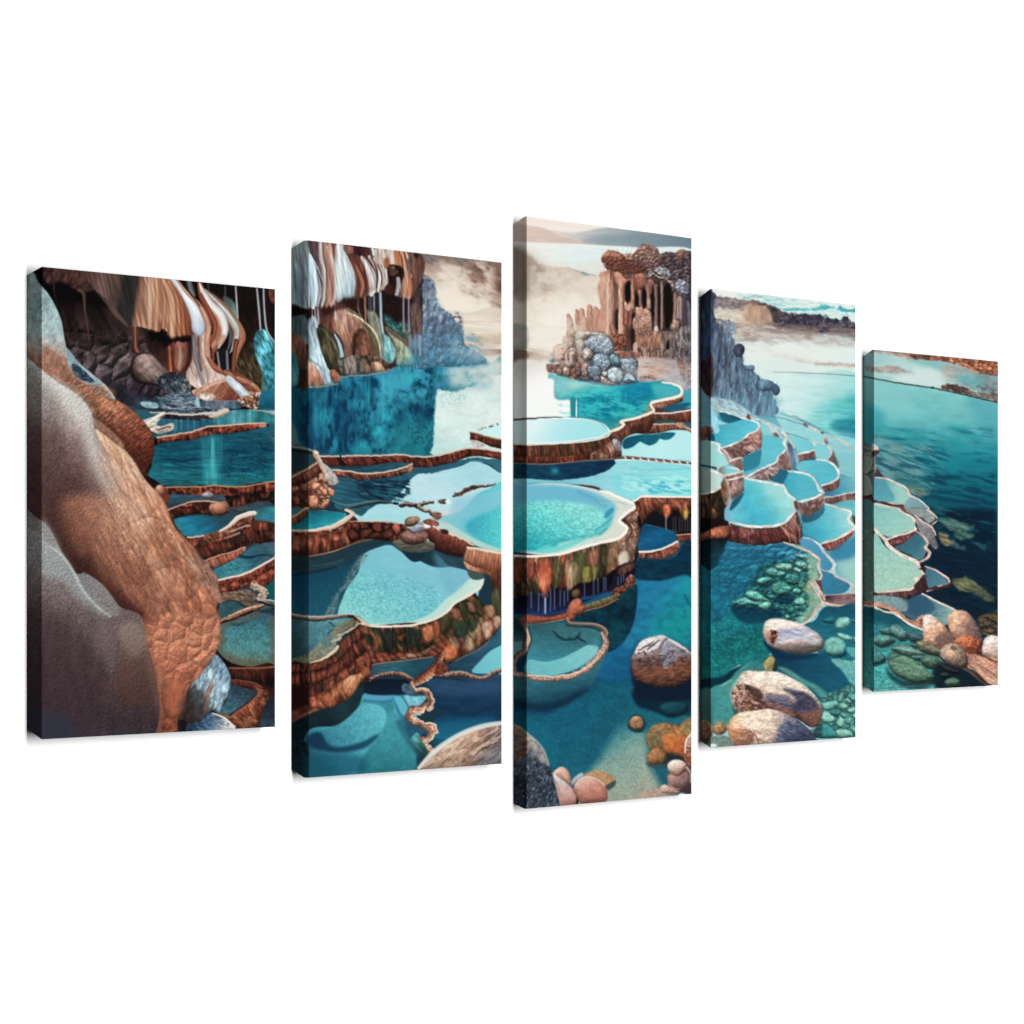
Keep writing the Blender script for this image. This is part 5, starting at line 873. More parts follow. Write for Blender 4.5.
	# roof mass
	P.poly(B('230,385 260,345 300,325 380,340 420,360 480,350 520,320 560,280 620,275 680,310 710,350 760,335 820,350 860,315 900,325 960,330 1030,340 1030,760 960,760 900,700 840,660 800,660 760,600 700,560 640,560 560,500 480,500 440,560 380,500 300,480 240,430'),
	       [(176,112,88),(150,94,78),(128,96,92),(100,80,84),(82,72,80)],g=(603,255,692,280),cells=(7,6,15,.2,.3),tex=[(.3,3,3,0,4)],rough=1.6,rs=4,soft=.9,bev=(9,.35,-.2,-.6))
	P.poly(B('235,380 270,340 330,330 420,370 440,420 520,450 600,440 560,500 480,510 420,480 340,490 280,440'),[(190,122,96),(140,82,64),(116,66,54)],g=(610,252,620,275),tex=[(.22,6,3,25),(.15,1.5,3)],soft=1,bev=(6,.4,-.3,-.6))
	P.poly(B('260,370 420,400 560,470 480,500 400,470 300,460'),(112,62,50),soft=2.5,alpha=.6);P.poly(B('420,360 470,345 500,380 470,410 430,395'),(176,130,108),bev=(3,.5,-.3,-.5),tex=[(.3,2,2)],soft=.9)
	P.poly(B('500,350 560,285 620,278 690,320 700,400 620,440 540,400'),[(160,118,98),(122,92,86)],g=(640,245,655,265),tex=[(.4,2.2,2.2)],soft=1.2,alpha=.8)
	P.poly(B('660,470 720,450 780,490 790,540 730,530 690,510'),[(170,180,180),(124,130,134)],g=(660,268,668,278),tex=[(.3,2,2)],soft=.9);P.line(B('640,500 700,540 760,550 800,600'),[1,2,1.4],(204,176,156),alpha=.8)
	P.poly(B('610,500 640,490 640,520 620,530'),(150,160,156),soft=.8);P.poly(B('840,330 880,315 900,350 870,390 845,370'),(156,100,82),soft=1,bev=(3,.4,-.2,-.5))
	P.poly(B('830,590 860,555 920,565 945,620 930,690 880,700 840,660'),[(156,160,172),(104,106,120)],g=(678,280,686,296),bev=(6,.45,-.3,-.5),tex=[(.3,2,3)],soft=.9)
	P.fog(655,252,694,300,(56,46,54),.7,3,3,20,.15,.2,4);P.fog(640,248,694,290,(176,152,144),.5,2.4,2,20,.3,.2,4)
	P.poly(B('780,560 820,600 800,650 790,700'),(150,130,124),soft=1)
	for s_ in ['770,900 820,870 860,900 850,950 790,960','850,950 900,940 920,1000 870,1020']: P.poly(B(s_),(160,124,106),bev=(4,.5,-.3,-.4),tex=[(.4,2,2)],soft=.9)
	P.line(B('905,700 890,860 905,960'),[2,3,3],(60,56,66),alpha=.8)
	# ruin base
	P.poly(D('500,20 600,0 760,10 960,0 960,480 880,440 760,400 540,400 500,230 490,120'),[(156,106,86),(140,102,86),(104,92,92),(86,88,98)],g=(636,345,690,350),tex=[(.4,1.4,8),(.25,4,4)],mott=[((206,180,160),.35,1.6,6,0,.5),((50,40,42),.35,2,5,0,.7)],soft=1)
	P.poly(D('510,30 620,20 700,40 700,120 520,130'),[(184,128,100),(150,98,78)],g=(640,332,642,346),tex=[(.3,1.5,5)],soft=1)
	P.poly(D('760,90 775,80 780,150 750,150'),(20,16,20),soft=.8)
	for s_ in ['505,780 540,770 575,800 570,870 520,870','570,800 600,790 640,830 640,900 580,890','420,740 455,730 480,760 470,810 430,815','590,720 625,710 630,790 600,790']:
	    P.poly(B(s_),[(206,160,136),(160,106,86)],g=(636,306,640,320),bev=(4,.55,-.2,-.5),tex=[(.3,1.6,2)],soft=.9)
	P.poly(B('500,860 640,850 640,1000 500,1010'),[(196,148,124),(150,104,86)],g=(636,318,650,336),cells=(5,4,0,.2,.3),tex=[(.3,2,2)],soft=1)
	P.poly(B('656,940 680,925 695,950 690,975 660,975'),(206,176,160),bev=(2,.5,-.2,-.5),soft=.8)
	P.poly(D('320,50 440,40 440,150 400,170 320,160'),[(186,108,80),(140,78,60)],g=(612,336,625,350),cells=(6,5,0,.4,.3),tex=[(.3,2,2)],soft=1)
	P.poly(D('430,0 500,0 500,165 470,165 440,150'),(92,52,46),soft=1,tex=[(.3,1.6,9)]);P.poly(D('470,0 500,0 495,150 475,150'),(24,16,18),soft=1)
	P.line(D('330,178 480,178 500,165 520,175'),1.8,(230,190,164),jit=.4);P.poly(D('330,185 530,175 540,230 400,240'),(132,84,70),soft=1,tex=[(.35,2,3)]);P.poly(D('490,110 520,100 520,170 490,165'),(204,160,136),soft=.9)
	P.poly(D('500,230 880,240 960,300 960,500 880,480 860,440 760,410 660,410 520,400'),[(196,176,160),(176,156,148),(140,142,150)],g=(636,362,690,372),tex=[(.12,6,1.5)],soft=2)
	for y,a,b in ((295,520,760),(325,530,740),(350,540,730)): P.line(D('%d,%d %d,%d %d,%d' % (a,y,(a+b)//2,y+4,b,y)),[2,3,2],(190,134,108),alpha=.8,jit=.8,tex=[(.3,3,1)])
	P.poly(D('540,370 660,365 665,400 560,410'),(176,132,116),soft=1,cells=(3,2,0,.4,.4))
	P.poly(D('740,370 790,380 800,410 740,410'),(176,178,190),soft=1.6,alpha=.7)
	P.poly(D('840,220 920,215 960,260 960,480 900,440 860,340'),[(110,104,108),(128,112,108),(126,134,146)],g=(680,358,690,388),tex=[(.4,2.4,3)],soft=1.2);P.poly(D('850,250 890,250 900,330 860,320'),(150,100,84),soft=1.2,tex=[(.3,2,2)])
	P.air(676,382,12,7,(176,176,186),.6,tex=.3)
	# ---- island boulders
	P.poly(C('310,270 370,265 365,130 430,110 470,50 540,20 620,180 560,400 400,350 320,340'),[(196,144,120),(150,104,90),(140,96,84)],g=(550,345,575,375),cells=(6,6,0,.35,.3),tex=[(.25,2,2)],soft=1)
	P.poly(C('370,130 450,115 470,160 440,220 370,215'),(190,138,112),soft=1.2,tex=[(.2,3,2)]);P.poly(C('435,60 465,45 480,95 440,95'),(190,140,118),bev=(3,.5,-.3,-.5),soft=.8)
	P.poly(C('545,30 640,10 760,15 800,60 830,160 900,230 1020,240 1020,440 880,445 800,445 730,430 600,410 580,360 600,200'),(84,96,110),tex=[(.4,3,3)],soft=1)
	rk = [('545,25 640,10 760,30 800,70 640,60 620,150 560,150',(160,148,136)),('625,90 700,45 790,60 830,110 838,170 790,205 720,190 650,150 630,130',(128,146,164)),('450,200 500,145 545,160 550,250 500,300 455,260',(160,120,106)),('600,170 635,140 680,180 665,230 610,240',(176,158,152)),
	      ('690,210 760,195 815,225 820,290 760,330 690,290',(120,144,160)),('815,205 860,195 905,250 890,290 830,270',(96,140,158)),('585,290 625,262 665,280 670,350 630,385 590,360',(150,116,106)),('640,300 720,290 750,350 700,400 650,380',(96,116,130)),
	      ('800,330 850,300 910,330 920,390 870,430 810,400',(160,184,194)),('740,375 780,360 810,400 860,430 800,440 745,420',(170,140,126)),('750,340 780,325 800,345 790,375 760,375',(206,206,206)),('900,240 1020,235 1020,330 930,330',(124,146,160)),('920,400 960,340 1020,390 1020,420 940,420',(140,176,190)),
	      ('440,310 470,290 495,330 480,370 440,360',(190,140,118)),('380,320 420,300 440,350 400,360',(150,106,90)),('540,310 575,300 585,360 550,370',(120,92,88)),('590,380 640,375 650,405 600,405',(130,108,104)),('680,370 730,365 740,410 690,410',(110,116,124)),('480,180 540,170 540,230 500,290',(176,142,126))]
	for s_,cc in rk:
	    c0 = np.array(cc)*.8+np.array((168,158,150))*.2;cc = tuple(c0);pc = np.array(C(s_));pc = pc.mean(0)+(pc-pc.mean(0))*1.13;C2 = [tuple(q) for q in pc]
	    P.poly(C2,cc,bev=(7,.6,-.3,-.6),tex=[(.28,1.6,1.8),(.15,4,4)],soft=.8,edge=(tuple(c0*.45),1.4,.6),mott=[((214,226,232),.5,1.5,4,15,.5)])
	P.line(C('320,275 400,262'),1.6,(230,206,186),alpha=.8);P.poly(C('310,280 370,270 380,330 320,330'),(128,92,84),soft=1,tex=[(.3,2,2)])
	P.poly(C('600,400 800,440 1024,425 1024,450 800,465 600,425'),(70,110,130),soft=1.6,alpha=.7)
	isl = C('310,270 450,110 560,15 760,15 830,160 1020,240 1020,440 800,445 600,410 320,340');P.relief(isl,.25,2.6,2.2,20,4,soft=1)
	ruin = B('230,385 300,325 560,280 700,330 960,330 960,1000')+D('960,240 860,250 540,230 330,180')+B('280,1000 290,600 240,430');P.relief(B('260,370 420,380 560,300 640,300 700,380 940,350 940,700 820,640 560,490 300,460'),.5,5,4,10,cell=True,soft=1);P.relief(ruin,.2,2.4,8,3,4,soft=1);P.poly(B('300,480 760,560 940,700 940,1000')+D('940,400 540,230 330,180')+B('290,980'),(190,156,142),soft=4,alpha=.08)
	for s_ in ['425,600 465,570 460,735 435,740','505,640 535,700 550,650 560,760 510,770','560,650 590,640 598,760 572,770','635,640 650,620 655,930 640,930','690,620 705,620 705,930 692,930','735,620 790,600 805,700 800,900 750,940','340,820 362,800 362,960 345,920']: P.poly(B(s_),(22,15,17),soft=1.2,alpha=.9)
	for s_,w in [('285,520 282,760 280,980',3),('312,560 306,900',2),('382,560 392,980',3),('476,600 484,780',2.4),('545,640 545,760',2.6),('606,640 610,760',2),('668,600 670,930',2.4),('718,600 718,930',2.2),('860,700 866,860',2.4),('820,700 822,860',2)]: P.line(B(s_),[w*.6,w],(226,178,150) if s_[0] < '6' else (176,148,138),alpha=.6,soft=1,jit=.6,js=5)
	P.poly(A('620,700 740,500 860,700 800,1000 470,1000 480,840'),(226,196,172),soft=8,alpha=.3);P.air(545,330,22,22,(240,230,212),.55,tex=.3,ts=9);P.air(560,300,26,10,(226,210,190),.4,tex=.5,ts=8);P.fog(540,310,590,372,(238,228,210),.5,9,7,0,.0,.45,12);P.fog(636,362,696,392,(196,190,190),.55,9,4,0,0,.45,8)
	# ---- turquoise lake
	lk = C('330,345 380,360 500,390 600,415 730,440 800,450 1024,435')+D('512,425 640,415 740,420 830,440 870,480 860,520 800,545 700,565 640,580 610,600 600,640 560,670 480,700 400,730 350,780 300,800')+C('800,800 760,760 640,720 560,705 555,560 545,560 540,690 505,690 500,550 440,560 380,530 372,400 320,390')
	P.poly(lk,[(110,186,190),(60,178,186),(22,152,168),(20,142,156),(48,150,156)],g=(590,378,610,425),tex=[(.12,6,2.4,-8,3),(.06,1.5,1)],soft=.8)
	P.poly(C('330,345 500,385 560,420 520,500 400,520 372,400'),(132,190,194),soft=3,alpha=.6);P.air(576,386,10,4,(156,210,190),.6,tex=.4,ts=5);P.air(604,388,10,4,(130,206,196),.4,tex=.4,ts=5)
	P.fog(570,392,650,422,(8,116,146),.7,6,4,0,.1,.25,5);P.fog(556,388,650,420,(84,210,210),.5,8,2.4,5,.15,.25,5)
	P.poly(D('440,440 600,430 640,470 600,560 520,580 400,540'),(14,122,160),soft=5,alpha=.6,tex=[(.2,8,2)])
	P.poly(D('640,440 760,430 860,460 850,510 760,540 680,530'),(90,182,188),soft=3,alpha=.7)
	P.line(D('430,500 430,680'),1.6,(90,196,206),alpha=.3,soft=1.4);P.line(C('560,560 560,700'),1.6,(20,110,130),alpha=.6);P.poly(C('500,550 540,555 540,692 505,692'),(36,140,150),soft=.8)
	P.poly(C('545,562 552,562 552,690 543,690'),(240,246,240),soft=.7)
	P.poly(D('640,575 600,600 590,650 500,700 400,720 340,780 310,800 330,810 430,730 560,690 650,650 655,600'),[(150,146,96),(122,150,110)],g=(650,405,615,430),soft=1.2,alpha=.85)
	# misty base right of ruins
	P.air(640,372,20,4,(216,204,194),.5);P.air(590,384,24,3,(190,220,224),.35)
	# right strip water levels
	P.poly(D('870,500 960,495 960,650 650,650 760,610 880,570'),[(40,130,150),(70,160,176)],g=(655,408,690,395),soft=.8);P.poly(D('670,640 800,600 940,580 930,610 840,645'),(14,84,112),soft=1,alpha=.8)
	P.poly(D('640,640 800,650 960,640 960,860 640,840 540,880'),(90,54,48),soft=1)
	P.wall(D('640,590 700,570 800,550 870,525 885,500'),D('655,635 700,628 800,600 885,572 890,560'),[(150,84,66),(190,124,100),(110,54,44)],rib=2.4,amp=.45,cs=9,dark=.2,rim=None)
	P.line(D('720,418 800,430 860,450 880,490 860,525 790,548 700,566 640,580'),[1.6,2,2.6,3,3,3,3],(244,232,206),jit=.4)
	P.wall(D('655,668 760,665 860,655 960,638'),D('655,725 760,720 880,730 960,735'),[(150,84,66),(120,60,48),(180,112,90)],rib=2.6,amp=.4,cs=9,rim=((226,224,214),1.5),dark=.3)
	P.poly(D('640,730 760,715 860,740 960,745 960,790 880,770 700,755 640,750'),[(56,74,72),(40,104,120)],g=(655,420,690,424),soft=1)
	P.wall(D('600,760 700,755 800,750 880,765 960,800'),D('620,830 700,825 800,800 880,810 960,830'),[(130,70,56),(170,104,82),(96,50,42)],rib=3,amp=.4,cs=9,rim=((206,166,140),1.6),dark=.3)
	P.poly(D('820,750 880,740 910,770 870,790'),(180,134,104),soft=1,tex=[(.3,2,2)]);P.line(D('900,800 960,825'),2,(120,66,52),jit=.8)
	# main rim from lake to bowl
	P.wall(D('650,590 650,650 560,690 480,715 410,740'),D('655,740 620,810 560,830 500,840 430,870'),[(100,50,38),(150,84,62),(80,44,34),(120,66,46)],rib=3,amp=.45,cs=10,dark=.2,lit=.1)
	P.wall(D('415,745 360,790 310,810 300,830'),D('430,860 410,890 360,870 330,860'),[(110,58,44),(150,84,60),(90,48,38)],rib=4,amp=.4,cs=9,dark=.2)
	P.line(D('640,580 630,600 655,640 640,660 560,690 470,715 390,735 415,755 370,790 305,812'),[2,2.4,2.6,2.6,2.6,2.6,2.6,3,3,2.4],(244,226,202),jit=.4)
	# bowl
	P.poly(C('0,720 150,705 400,700 600,705 720,730 790,770 815,810 780,845 700,870 560,890 400,905 200,910 0,910'),[(206,238,236),(176,226,232),(160,222,228)],g=(540,420,575,440),soft=.8,edge=((240,250,246),2,.9))
	P.air(530,425,12,6,(226,240,236),.5);P.line(C('0,722 160,712 300,700 430,698'),[2,2,1,.8],(60,50,46),alpha=.9,jit=.4);P.line(C('500,698 640,712 740,745 790,790'),1,(120,140,140),alpha=.7)
	P.wall(C('0,915 200,918 400,912 560,898 700,880 800,850 825,820'),E('0,100 300,112 440,100 560,90 640,82 840,72 880,60'),[(74,34,26),(130,66,40),(70,56,34),(110,52,36),(150,92,60),(48,40,30)],rib=3.2,amp=.5,rows=1,lob=.3,cs=13,dark=.3,lit=.15)
	P.wall(C('660,985 760,930 830,880 870,870'),E('660,80 760,78 860,70 920,40'),[(180,124,98),(130,74,56),(200,150,122),(110,62,48)],rib=4,amp=.4,cs=10,dark=.3)
	P.wall(E('0,40 200,48 400,52 560,40 640,10'),E('0,100 200,105 400,105 560,92 640,82'),[(150,76,48),(110,50,36),(180,100,66)],rib=4,amp=.5,cs=9,dark=.3)
	P.poly(C('830,890 860,870 900,900 925,960 900,980 860,960'),[(176,164,156),(110,112,116)],g=(613,440,622,450),bev=(4,.5,-.2,-.5),tex=[(.3,2,2)],soft=.9)
	P.poly(C('880,870 925,850 930,900'),(96,56,46),soft=.9)
	P.line(C('660,980 760,925 840,870'),1.6,(90,46,38),alpha=.7);P.line(C('0,912 200,916 400,908 560,896 700,878 800,846 820,810'),1.6,(226,226,214),jit=.3)
	# pool right of bowl (pale)
	P.poly(D('410,880 500,830 600,835 720,820 820,800 960,830 960,1024')+F('960,100 700,70 430,50 400,40'),[(168,226,228),(180,230,232),(172,226,230)],g=(630,445,690,455),soft=.8)
	P.poly(D('405,900 440,860 540,838 640,835 760,818 830,825 790,870 740,880 700,870 680,900 620,925 560,900 540,895 480,940 415,950'),[(24,104,124),(16,88,112)],g=(640,430,630,447),soft=.9,tex=[(.15,5,2)])
	# pale big pool
	P.poly(E('0,180 300,200 700,160 850,78 1000,72 1200,80 1600,110 1600,400 1080,370 1040,420 1000,410 760,320 600,280 300,262 0,270'),[(124,190,206),(148,210,218),(134,212,218)],g=(560,480,680,475),tex=[(.04,12,2,5)],soft=.8)
	P.poly(F('300,200 480,190 800,180 960,200 960,380 720,370 560,365 480,400 360,330'),[(120,210,218),(150,226,224)],g=(620,480,650,495),soft=3,alpha=.7,tex=[(.06,6,1.5,8)])
	P.fog(636,478,694,496,(60,170,196),.75,8,2,10,.1,.2,4);P.fog(620,474,694,494,(196,238,234),.5,10,1.4,12,.2,.2,4)
	P.line(F('480,150 700,160 960,150'),1.4,(110,184,204),alpha=.6,soft=1,jit=1);P.line(F('420,190 600,205 800,200'),1.2,(110,184,204),alpha=.5,soft=1)
	# dark shadow of bowl
	P.poly(E('0,105 300,115 560,95 850,80 830,140 760,180 640,215 440,240 300,240 150,228 0,220'),[(20,72,92),(18,64,92),(16,56,84)],g=(515,470,600,470),tex=[(.2,8,2)],soft=.8,rough=.5,rs=2)
	P.air(555,471,4,3.4,(50,150,160),.85);P.line(E('0,103 300,112 440,102 640,84 850,72'),1.4,(150,110,90),alpha=.8,jit=.4)
	# dashes of rim
	P.line(F('340,66 420,60 520,66 640,80 760,92 860,98 960,108'),[1,3,2.6,3,3,2.6,2.4],[(150,90,70),(90,44,38)],jit=.5,js=3);
	for x in range(430,960,62): y = 62+(x-430)*.085;P.line(F('%d,%d %d,%d' % (x-8,y-6,x+3,y+8)),1.6,(206,226,222),alpha=.9)
	P.line(F('350,82 520,80 700,96 960,122'),1.1,(226,232,220),alpha=.8)
	for s_ in ['570,285 615,290','625,292 668,298','680,298 725,310','410,268 455,272','320,268 340,268']: P.line(E(s_),2.6 if s_[0] != '4' and s_[0] != '3' else 1.8,(84,50,48) if s_[0] in '56' else (120,120,130),jit=.4,js=3)
	# ---- centre round pool
	P.poly(E('0,280 150,275 300,262 480,272 640,300 740,325 860,360 1000,420 1024,440 930,530 890,570 940,600 950,650 880,705 700,740 560,790 420,830 200,845 0,838'),[(170,206,206),(196,216,206),(204,212,196)],g=(520,500,620,520),soft=.8,tex=[(.03,6,2)])
	P.poly(E('0,300 200,280 440,285 640,320 780,380 860,450 840,560 800,640 700,690 440,740 360,780 160,800 0,790'),[(124,184,204),(110,190,206),(96,190,196),(72,178,184),(30,142,158)],g=(540,487,530,550),soft=2.4)
	P.poly(E('0,460 150,420 400,410 600,420 700,460 780,540 740,620 620,680 440,710 260,800 150,800 0,780'),[(132,214,208),(92,200,200),(36,156,168)],g=(560,502,530,550),soft=3,tex=[(.05,6,2)])
	P.grain(E('0,440 400,400 760,500 700,680 440,740 200,810 0,790'),.3,2,1.1,8);P.fog(512,506,604,548,(16,120,144),.4,2.2,1.2,15,.3,.3,14);P.fog(512,500,600,540,(170,232,220),.35,2.4,1.2,15,.25,.3,12)
	P.poly(E('0,310 300,290 560,320 760,400 790,460 640,430 400,400 150,410 0,440'),(106,176,204),soft=3,alpha=.75)
	P.line(E('560,330 660,380 780,440'),3,(80,150,186),alpha=.45,soft=2)
	P.poly(E('780,500 830,460 850,480 800,540 770,540'),(60,150,172),soft=1);P.line(E('700,640 780,590 830,540'),1.4,(60,150,160),alpha=.8);P.line(E('730,680 790,630'),1.4,(70,150,156),alpha=.8)
	P.line(E('740,420 800,430 860,440 880,480'),1.4,(150,190,186),alpha=.7,jit=1);P.line(E('720,400 840,410 960,440'),1,(130,176,180),alpha=.6)
	P.poly(E('220,810 300,760 380,770 520,730 640,710 440,800 300,825'),(96,206,200),soft=1.4,alpha=.8)
	P.poly(E('840,600 920,600 930,650 860,700 760,700'),(206,212,196),soft=1.5,alpha=.7)
	# big wall of the centre pool
	P.poly(E('0,850 400,840 900,700 1040,470 1100,500')+F('560,500 560,700 470,1000 300,1100 0,1200')+G('0,330 150,350 470,340'),(30,26,34),soft=1)
	wp = [(150,60,40),(176,74,48),(66,60,36),(170,118,84),(52,56,34),(140,92,64),(60,70,40),(130,66,44)]
	P.wall(E('0,838 150,846 400,832 560,800 720,755 860,722 900,705'),G('0,240 150,200 240,190 300,190 360,150 440,150 560,110 640,100 760,60 880,30 940,0'),wp,rib=5.2,amp=.45,rows=1,lob=.1,cs=13,dark=.45,lit=.15,rough=.8,streak=.3,seed=331)
	P.wall(F('350,712 440,640 400,570 500,460 540,420'),F('380,1030 480,900 520,800 545,620 548,500'),[(150,96,70),(190,150,124),(120,74,56),(130,66,48)],rib=5,amp=.4,rows=2,lob=.25,cs=13,dark=.3,rough=1,seed=332)
	for s_,cc in [('20,880 110,860 140,940 120,1060 40,1060',(120,50,36)),('240,880 340,880 360,1000 300,1100 240,1060',(178,78,50)),('150,880 210,880 220,1000 160,1040',(150,66,44)),('350,900 430,900 430,1060 380,1120 350,1040',(80,76,42)),('470,920 560,900 570,1040 500,1140 460,1060',(190,140,102)),('560,840 640,830 660,1000 600,1080 570,980',(66,72,40)),('640,820 720,800 740,900 680,960 650,900',(160,100,76)),('740,780 800,770 800,940 730,1040 720,900',(52,54,32)),('800,760 880,740 900,860 850,1020 790,980',(134,98,66)),('880,850 940,820 960,900 900,980',(206,190,164)),('600,1000 660,960 680,1060 640,1120 600,1100',(128,122,50))]:
	    P.poly(E(s_),cc,bev=(6,.45,-.1,-.4),tex=[(.35,1.4,8),(.12,4,4)],soft=2,alpha=.75)
	P.poly(G('240,-20 350,-20 355,60 310,200 290,230 270,180 240,120'),[(186,84,54),(206,110,74),(150,60,40)],g=(540,570,546,598),bev=(5,.5,-.1,-.3),tex=[(.3,1.5,6)],soft=1)
	P.poly(G('480,-20 570,-30 560,60 510,170 480,150 470,60'),[(196,156,120),(170,124,90)],g=(570,568,572,590),bev=(5,.4,-.1,-.3),tex=[(.3,1.3,7)],soft=1)
	for s_,cc in [('600,-20 660,-20 650,50 620,110 600,60',(140,134,60)),('680,-20 720,-20 715,40 690,90',(110,116,56)),('380,-20 420,-20 410,80 380,160 370,80',(96,90,50)),('840,-10 930,-20 900,20 850,60',(190,130,84))]: P.poly(G(s_),cc,bev=(4,.4,-.1,-.3),tex=[(.3,1.3,6)],soft=1)
	P.poly(F('0,860 60,820 110,900 80,1000 40,1080 0,1080'),(84,90,50),soft=2.5,alpha=.6,tex=[(.3,1.4,8)])
	for s_ in ['400,570 480,500 530,480','420,600 500,570 550,560','440,640 500,640 545,620','380,740 470,700 540,690']: P.line(F(s_),[1,2.4,1.6],(90,56,46),alpha=.6,jit=.8,soft=1)
	P.poly(F('410,560 440,545 450,570 430,580'),(70,34,30),soft=.8);P.line(F('440,560 500,530 550,600'),2,(176,132,116),alpha=.7)
	P.poly(F('380,840 430,810 450,880 420,950 380,920'),(214,200,176),soft=1.5,alpha=.7)
	P.line(E('0,838 150,850 300,845 420,832 560,792 720,745 870,712 940,655 945,610 890,570 930,520 1020,455 1040,430'),[2,2.4,2.4,2.4,2.4,2.8,3,3,3,3,3,3,2.4],(248,238,222),jit=.3)
	P.line(E('740,330 800,340 900,385 1000,425 1040,440'),[2,3,3,3,2],(246,240,226),jit=.4)
	# under drips
	P.fog(512,588,630,612,(10,10,22),.0,3,3)
	P.poly(G('40,330 150,345 320,360 460,330 560,280 700,220 860,150 960,90 1020,20 1010,-60 900,-40 760,60 640,100 560,110 480,170 420,150 360,150 300,230 240,190 150,200 40,240'),[(16,14,24),(24,24,44),(30,44,84)],g=(560,585,560,613),soft=1.4,tex=[(.4,1.3,12)])
	for x,a,b in ((185,180,300),(245,190,330),(298,220,345),(340,170,330),(372,150,310),(418,160,290),(450,170,280),(478,150,250),(612,110,210),(685,60,200),(720,70,180),(765,60,170),(782,60,160),(852,50,130),(880,40,120),(910,30,90)):
	    P.line(G('%d,%d %d,%d' % (x,a,x,b)),[1.4,1.2],(120,130,176),alpha=.6,soft=.6)
	P.line(G('298,230 298,350'),2,(176,190,220),alpha=.7)
	P.poly(G('180,335 320,350 460,315 460,335 330,370 190,360'),(34,64,116),soft=1.4,alpha=.9);P.poly(G('590,215 700,200 850,150 860,170 720,215 600,240'),(34,84,130),soft=1.4,alpha=.9)
	# ---- right middle: green-black wall and small pool
	P.poly(F('560,500 960,500 960,720 800,700 560,640'),(22,20,26),soft=1)
	P.wall(F('500,430 560,372 720,375 960,378'),F('560,600 660,480 740,540 840,480 900,560 960,480'),[(140,70,48),(110,56,44),(180,100,66),(120,60,44)],rib=4,amp=.4,cs=12,dark=.35,lit=.1,rough=.8,streak=.3)
	P.poly(F('730,440 780,440 790,500 760,550 735,520'),(206,100,62),bev=(4,.4,-.1,-.4),tex=[(.3,2,3)],soft=1);P.poly(F('890,480 930,480 925,540 900,560'),(176,136,50),bev=(3,.4,-.1,-.4),soft=1,tex=[(.3,2,3)])
	P.line(F('752,540 752,640'),1.4,(150,160,190),alpha=.7)
	for x in (810,830,860,880,905,925,945): P.line(F('%d,540 %d,650' % (x,x)),1,(110,100,110),alpha=.55)
	P.line(F('480,410 520,400 560,370 720,374 960,376'),[1,2.6,2,1.8,1.8],(246,232,214),jit=.3);P.poly(F('500,425 540,410 545,440 520,440'),(84,40,36),soft=.8)
	P.poly(F('560,610 600,590 700,620 800,650 840,680 830,720 790,760 700,800 540,815 535,720'),[(20,76,110),(22,100,140),(14,84,120)],g=(645,528,655,550),soft=.8,tex=[(.1,6,2)])
	P.wall(F('540,815 640,810 740,785 810,750 850,730'),F('530,890 640,880 760,865 830,830 865,780'),[(150,74,54),(190,110,84),(110,52,40)],rib=2.6,amp=.4,cs=9,rim=((240,222,204),2),dark=.3)
	P.wall(F('840,680 960,670'),F('850,735 960,742'),[(170,90,66),(130,64,48)],rib=3,amp=.35,cs=9,dark=.3,rim=((206,150,124),1.2))
	P.line(F('600,600 720,622 840,660'),1,(70,110,130),alpha=.7)
	# deep shadows right
	P.poly(F('520,890 700,875 830,850 880,760 960,745 960,1200 520,1200')+[],[(10,66,88),(8,56,80)],g=(640,560,690,570),soft=1,tex=[(.2,8,3)])
	# ---- lower water floor
	P.poly(H('380,0 960,0 960,1030 -520,1030 -520,400 300,400')+[],[(36,108,138),(26,100,132),(20,84,116),(24,92,118)],g=(660,585,600,690),soft=1,sm=False)
	P.poly(H('520,70 700,85 830,75 960,55 960,-60 520,-60'),[(10,60,80),(8,52,74)],g=(640,570,690,575),soft=1,tex=[(.2,7,3)],rough=1,rs=4)
	P.poly(H('520,90 700,95 960,70 960,560 760,520 560,560 440,500 500,380 515,200'),[(28,108,150),(34,124,160),(26,140,156),(22,132,142)],g=(630,590,690,630),tex=[(.12,10,6,-15,4)],soft=2)
	P.fog(646,600,700,655,(24,146,146),.6,12,9,0,-.1,.5,14);P.fog(636,600,696,645,(14,90,130),.3,7,5,20,.2,.25,6);P.line(H('900,200 930,260 960,290'),2,(14,84,116),alpha=.7,soft=1.4)
	P.poly(H('440,500 520,560 480,640 460,760 480,860 300,900 200,860 280,660'),[(24,104,146),(22,92,130)],g=(610,640,630,680),soft=3,tex=[(.08,8,4)])
	P.poly(H('440,500 500,540 520,560 480,620 400,600'),(50,140,170),soft=3,alpha=.5)
	P.poly([(505,650),(640,690),(700,700),(700,820),(505,820)],[(18,72,96),(20,96,118),(30,106,124),(34,100,116)],g=(540,690,600,790),soft=4,sm=False,tex=[(.06,12,6)])
	P.poly(I('40,180 400,140 760,0 900,0 960,200 800,400 600,620 40,640'),[(24,96,122),(22,98,122),(28,92,112)],g=(530,720,620,760),soft=5,alpha=.8,tex=[(.08,9,5)])
	P.poly([(505,760)]+I('150,240 300,300 400,500 340,620 100,560'),(20,112,130),soft=6,alpha=.5)
	P.poly(J('380,300 560,300 600,440 620,600 700,760 740,900 0,930 100,720 240,520'),[(70,132,140),(126,156,146),(140,160,146),(150,156,138)],g=(615,735,650,790),soft=6,tex=[(.05,8,6)])
	P.grain([(527,690),(692,690),(692,800),(527,812)],.2,1.4,1.1)
	# dark reflection of main wall
	P.poly(H('-30,360 100,340 350,230 450,150 520,120 515,300 480,460 400,590 290,660 280,560 280,500 220,440 0,400')+G('420,390 480,400'),[(12,62,72),(10,48,66),(12,64,84)],g=(600,600,620,640),tex=[(.35,6,4,40,4)],soft=1)
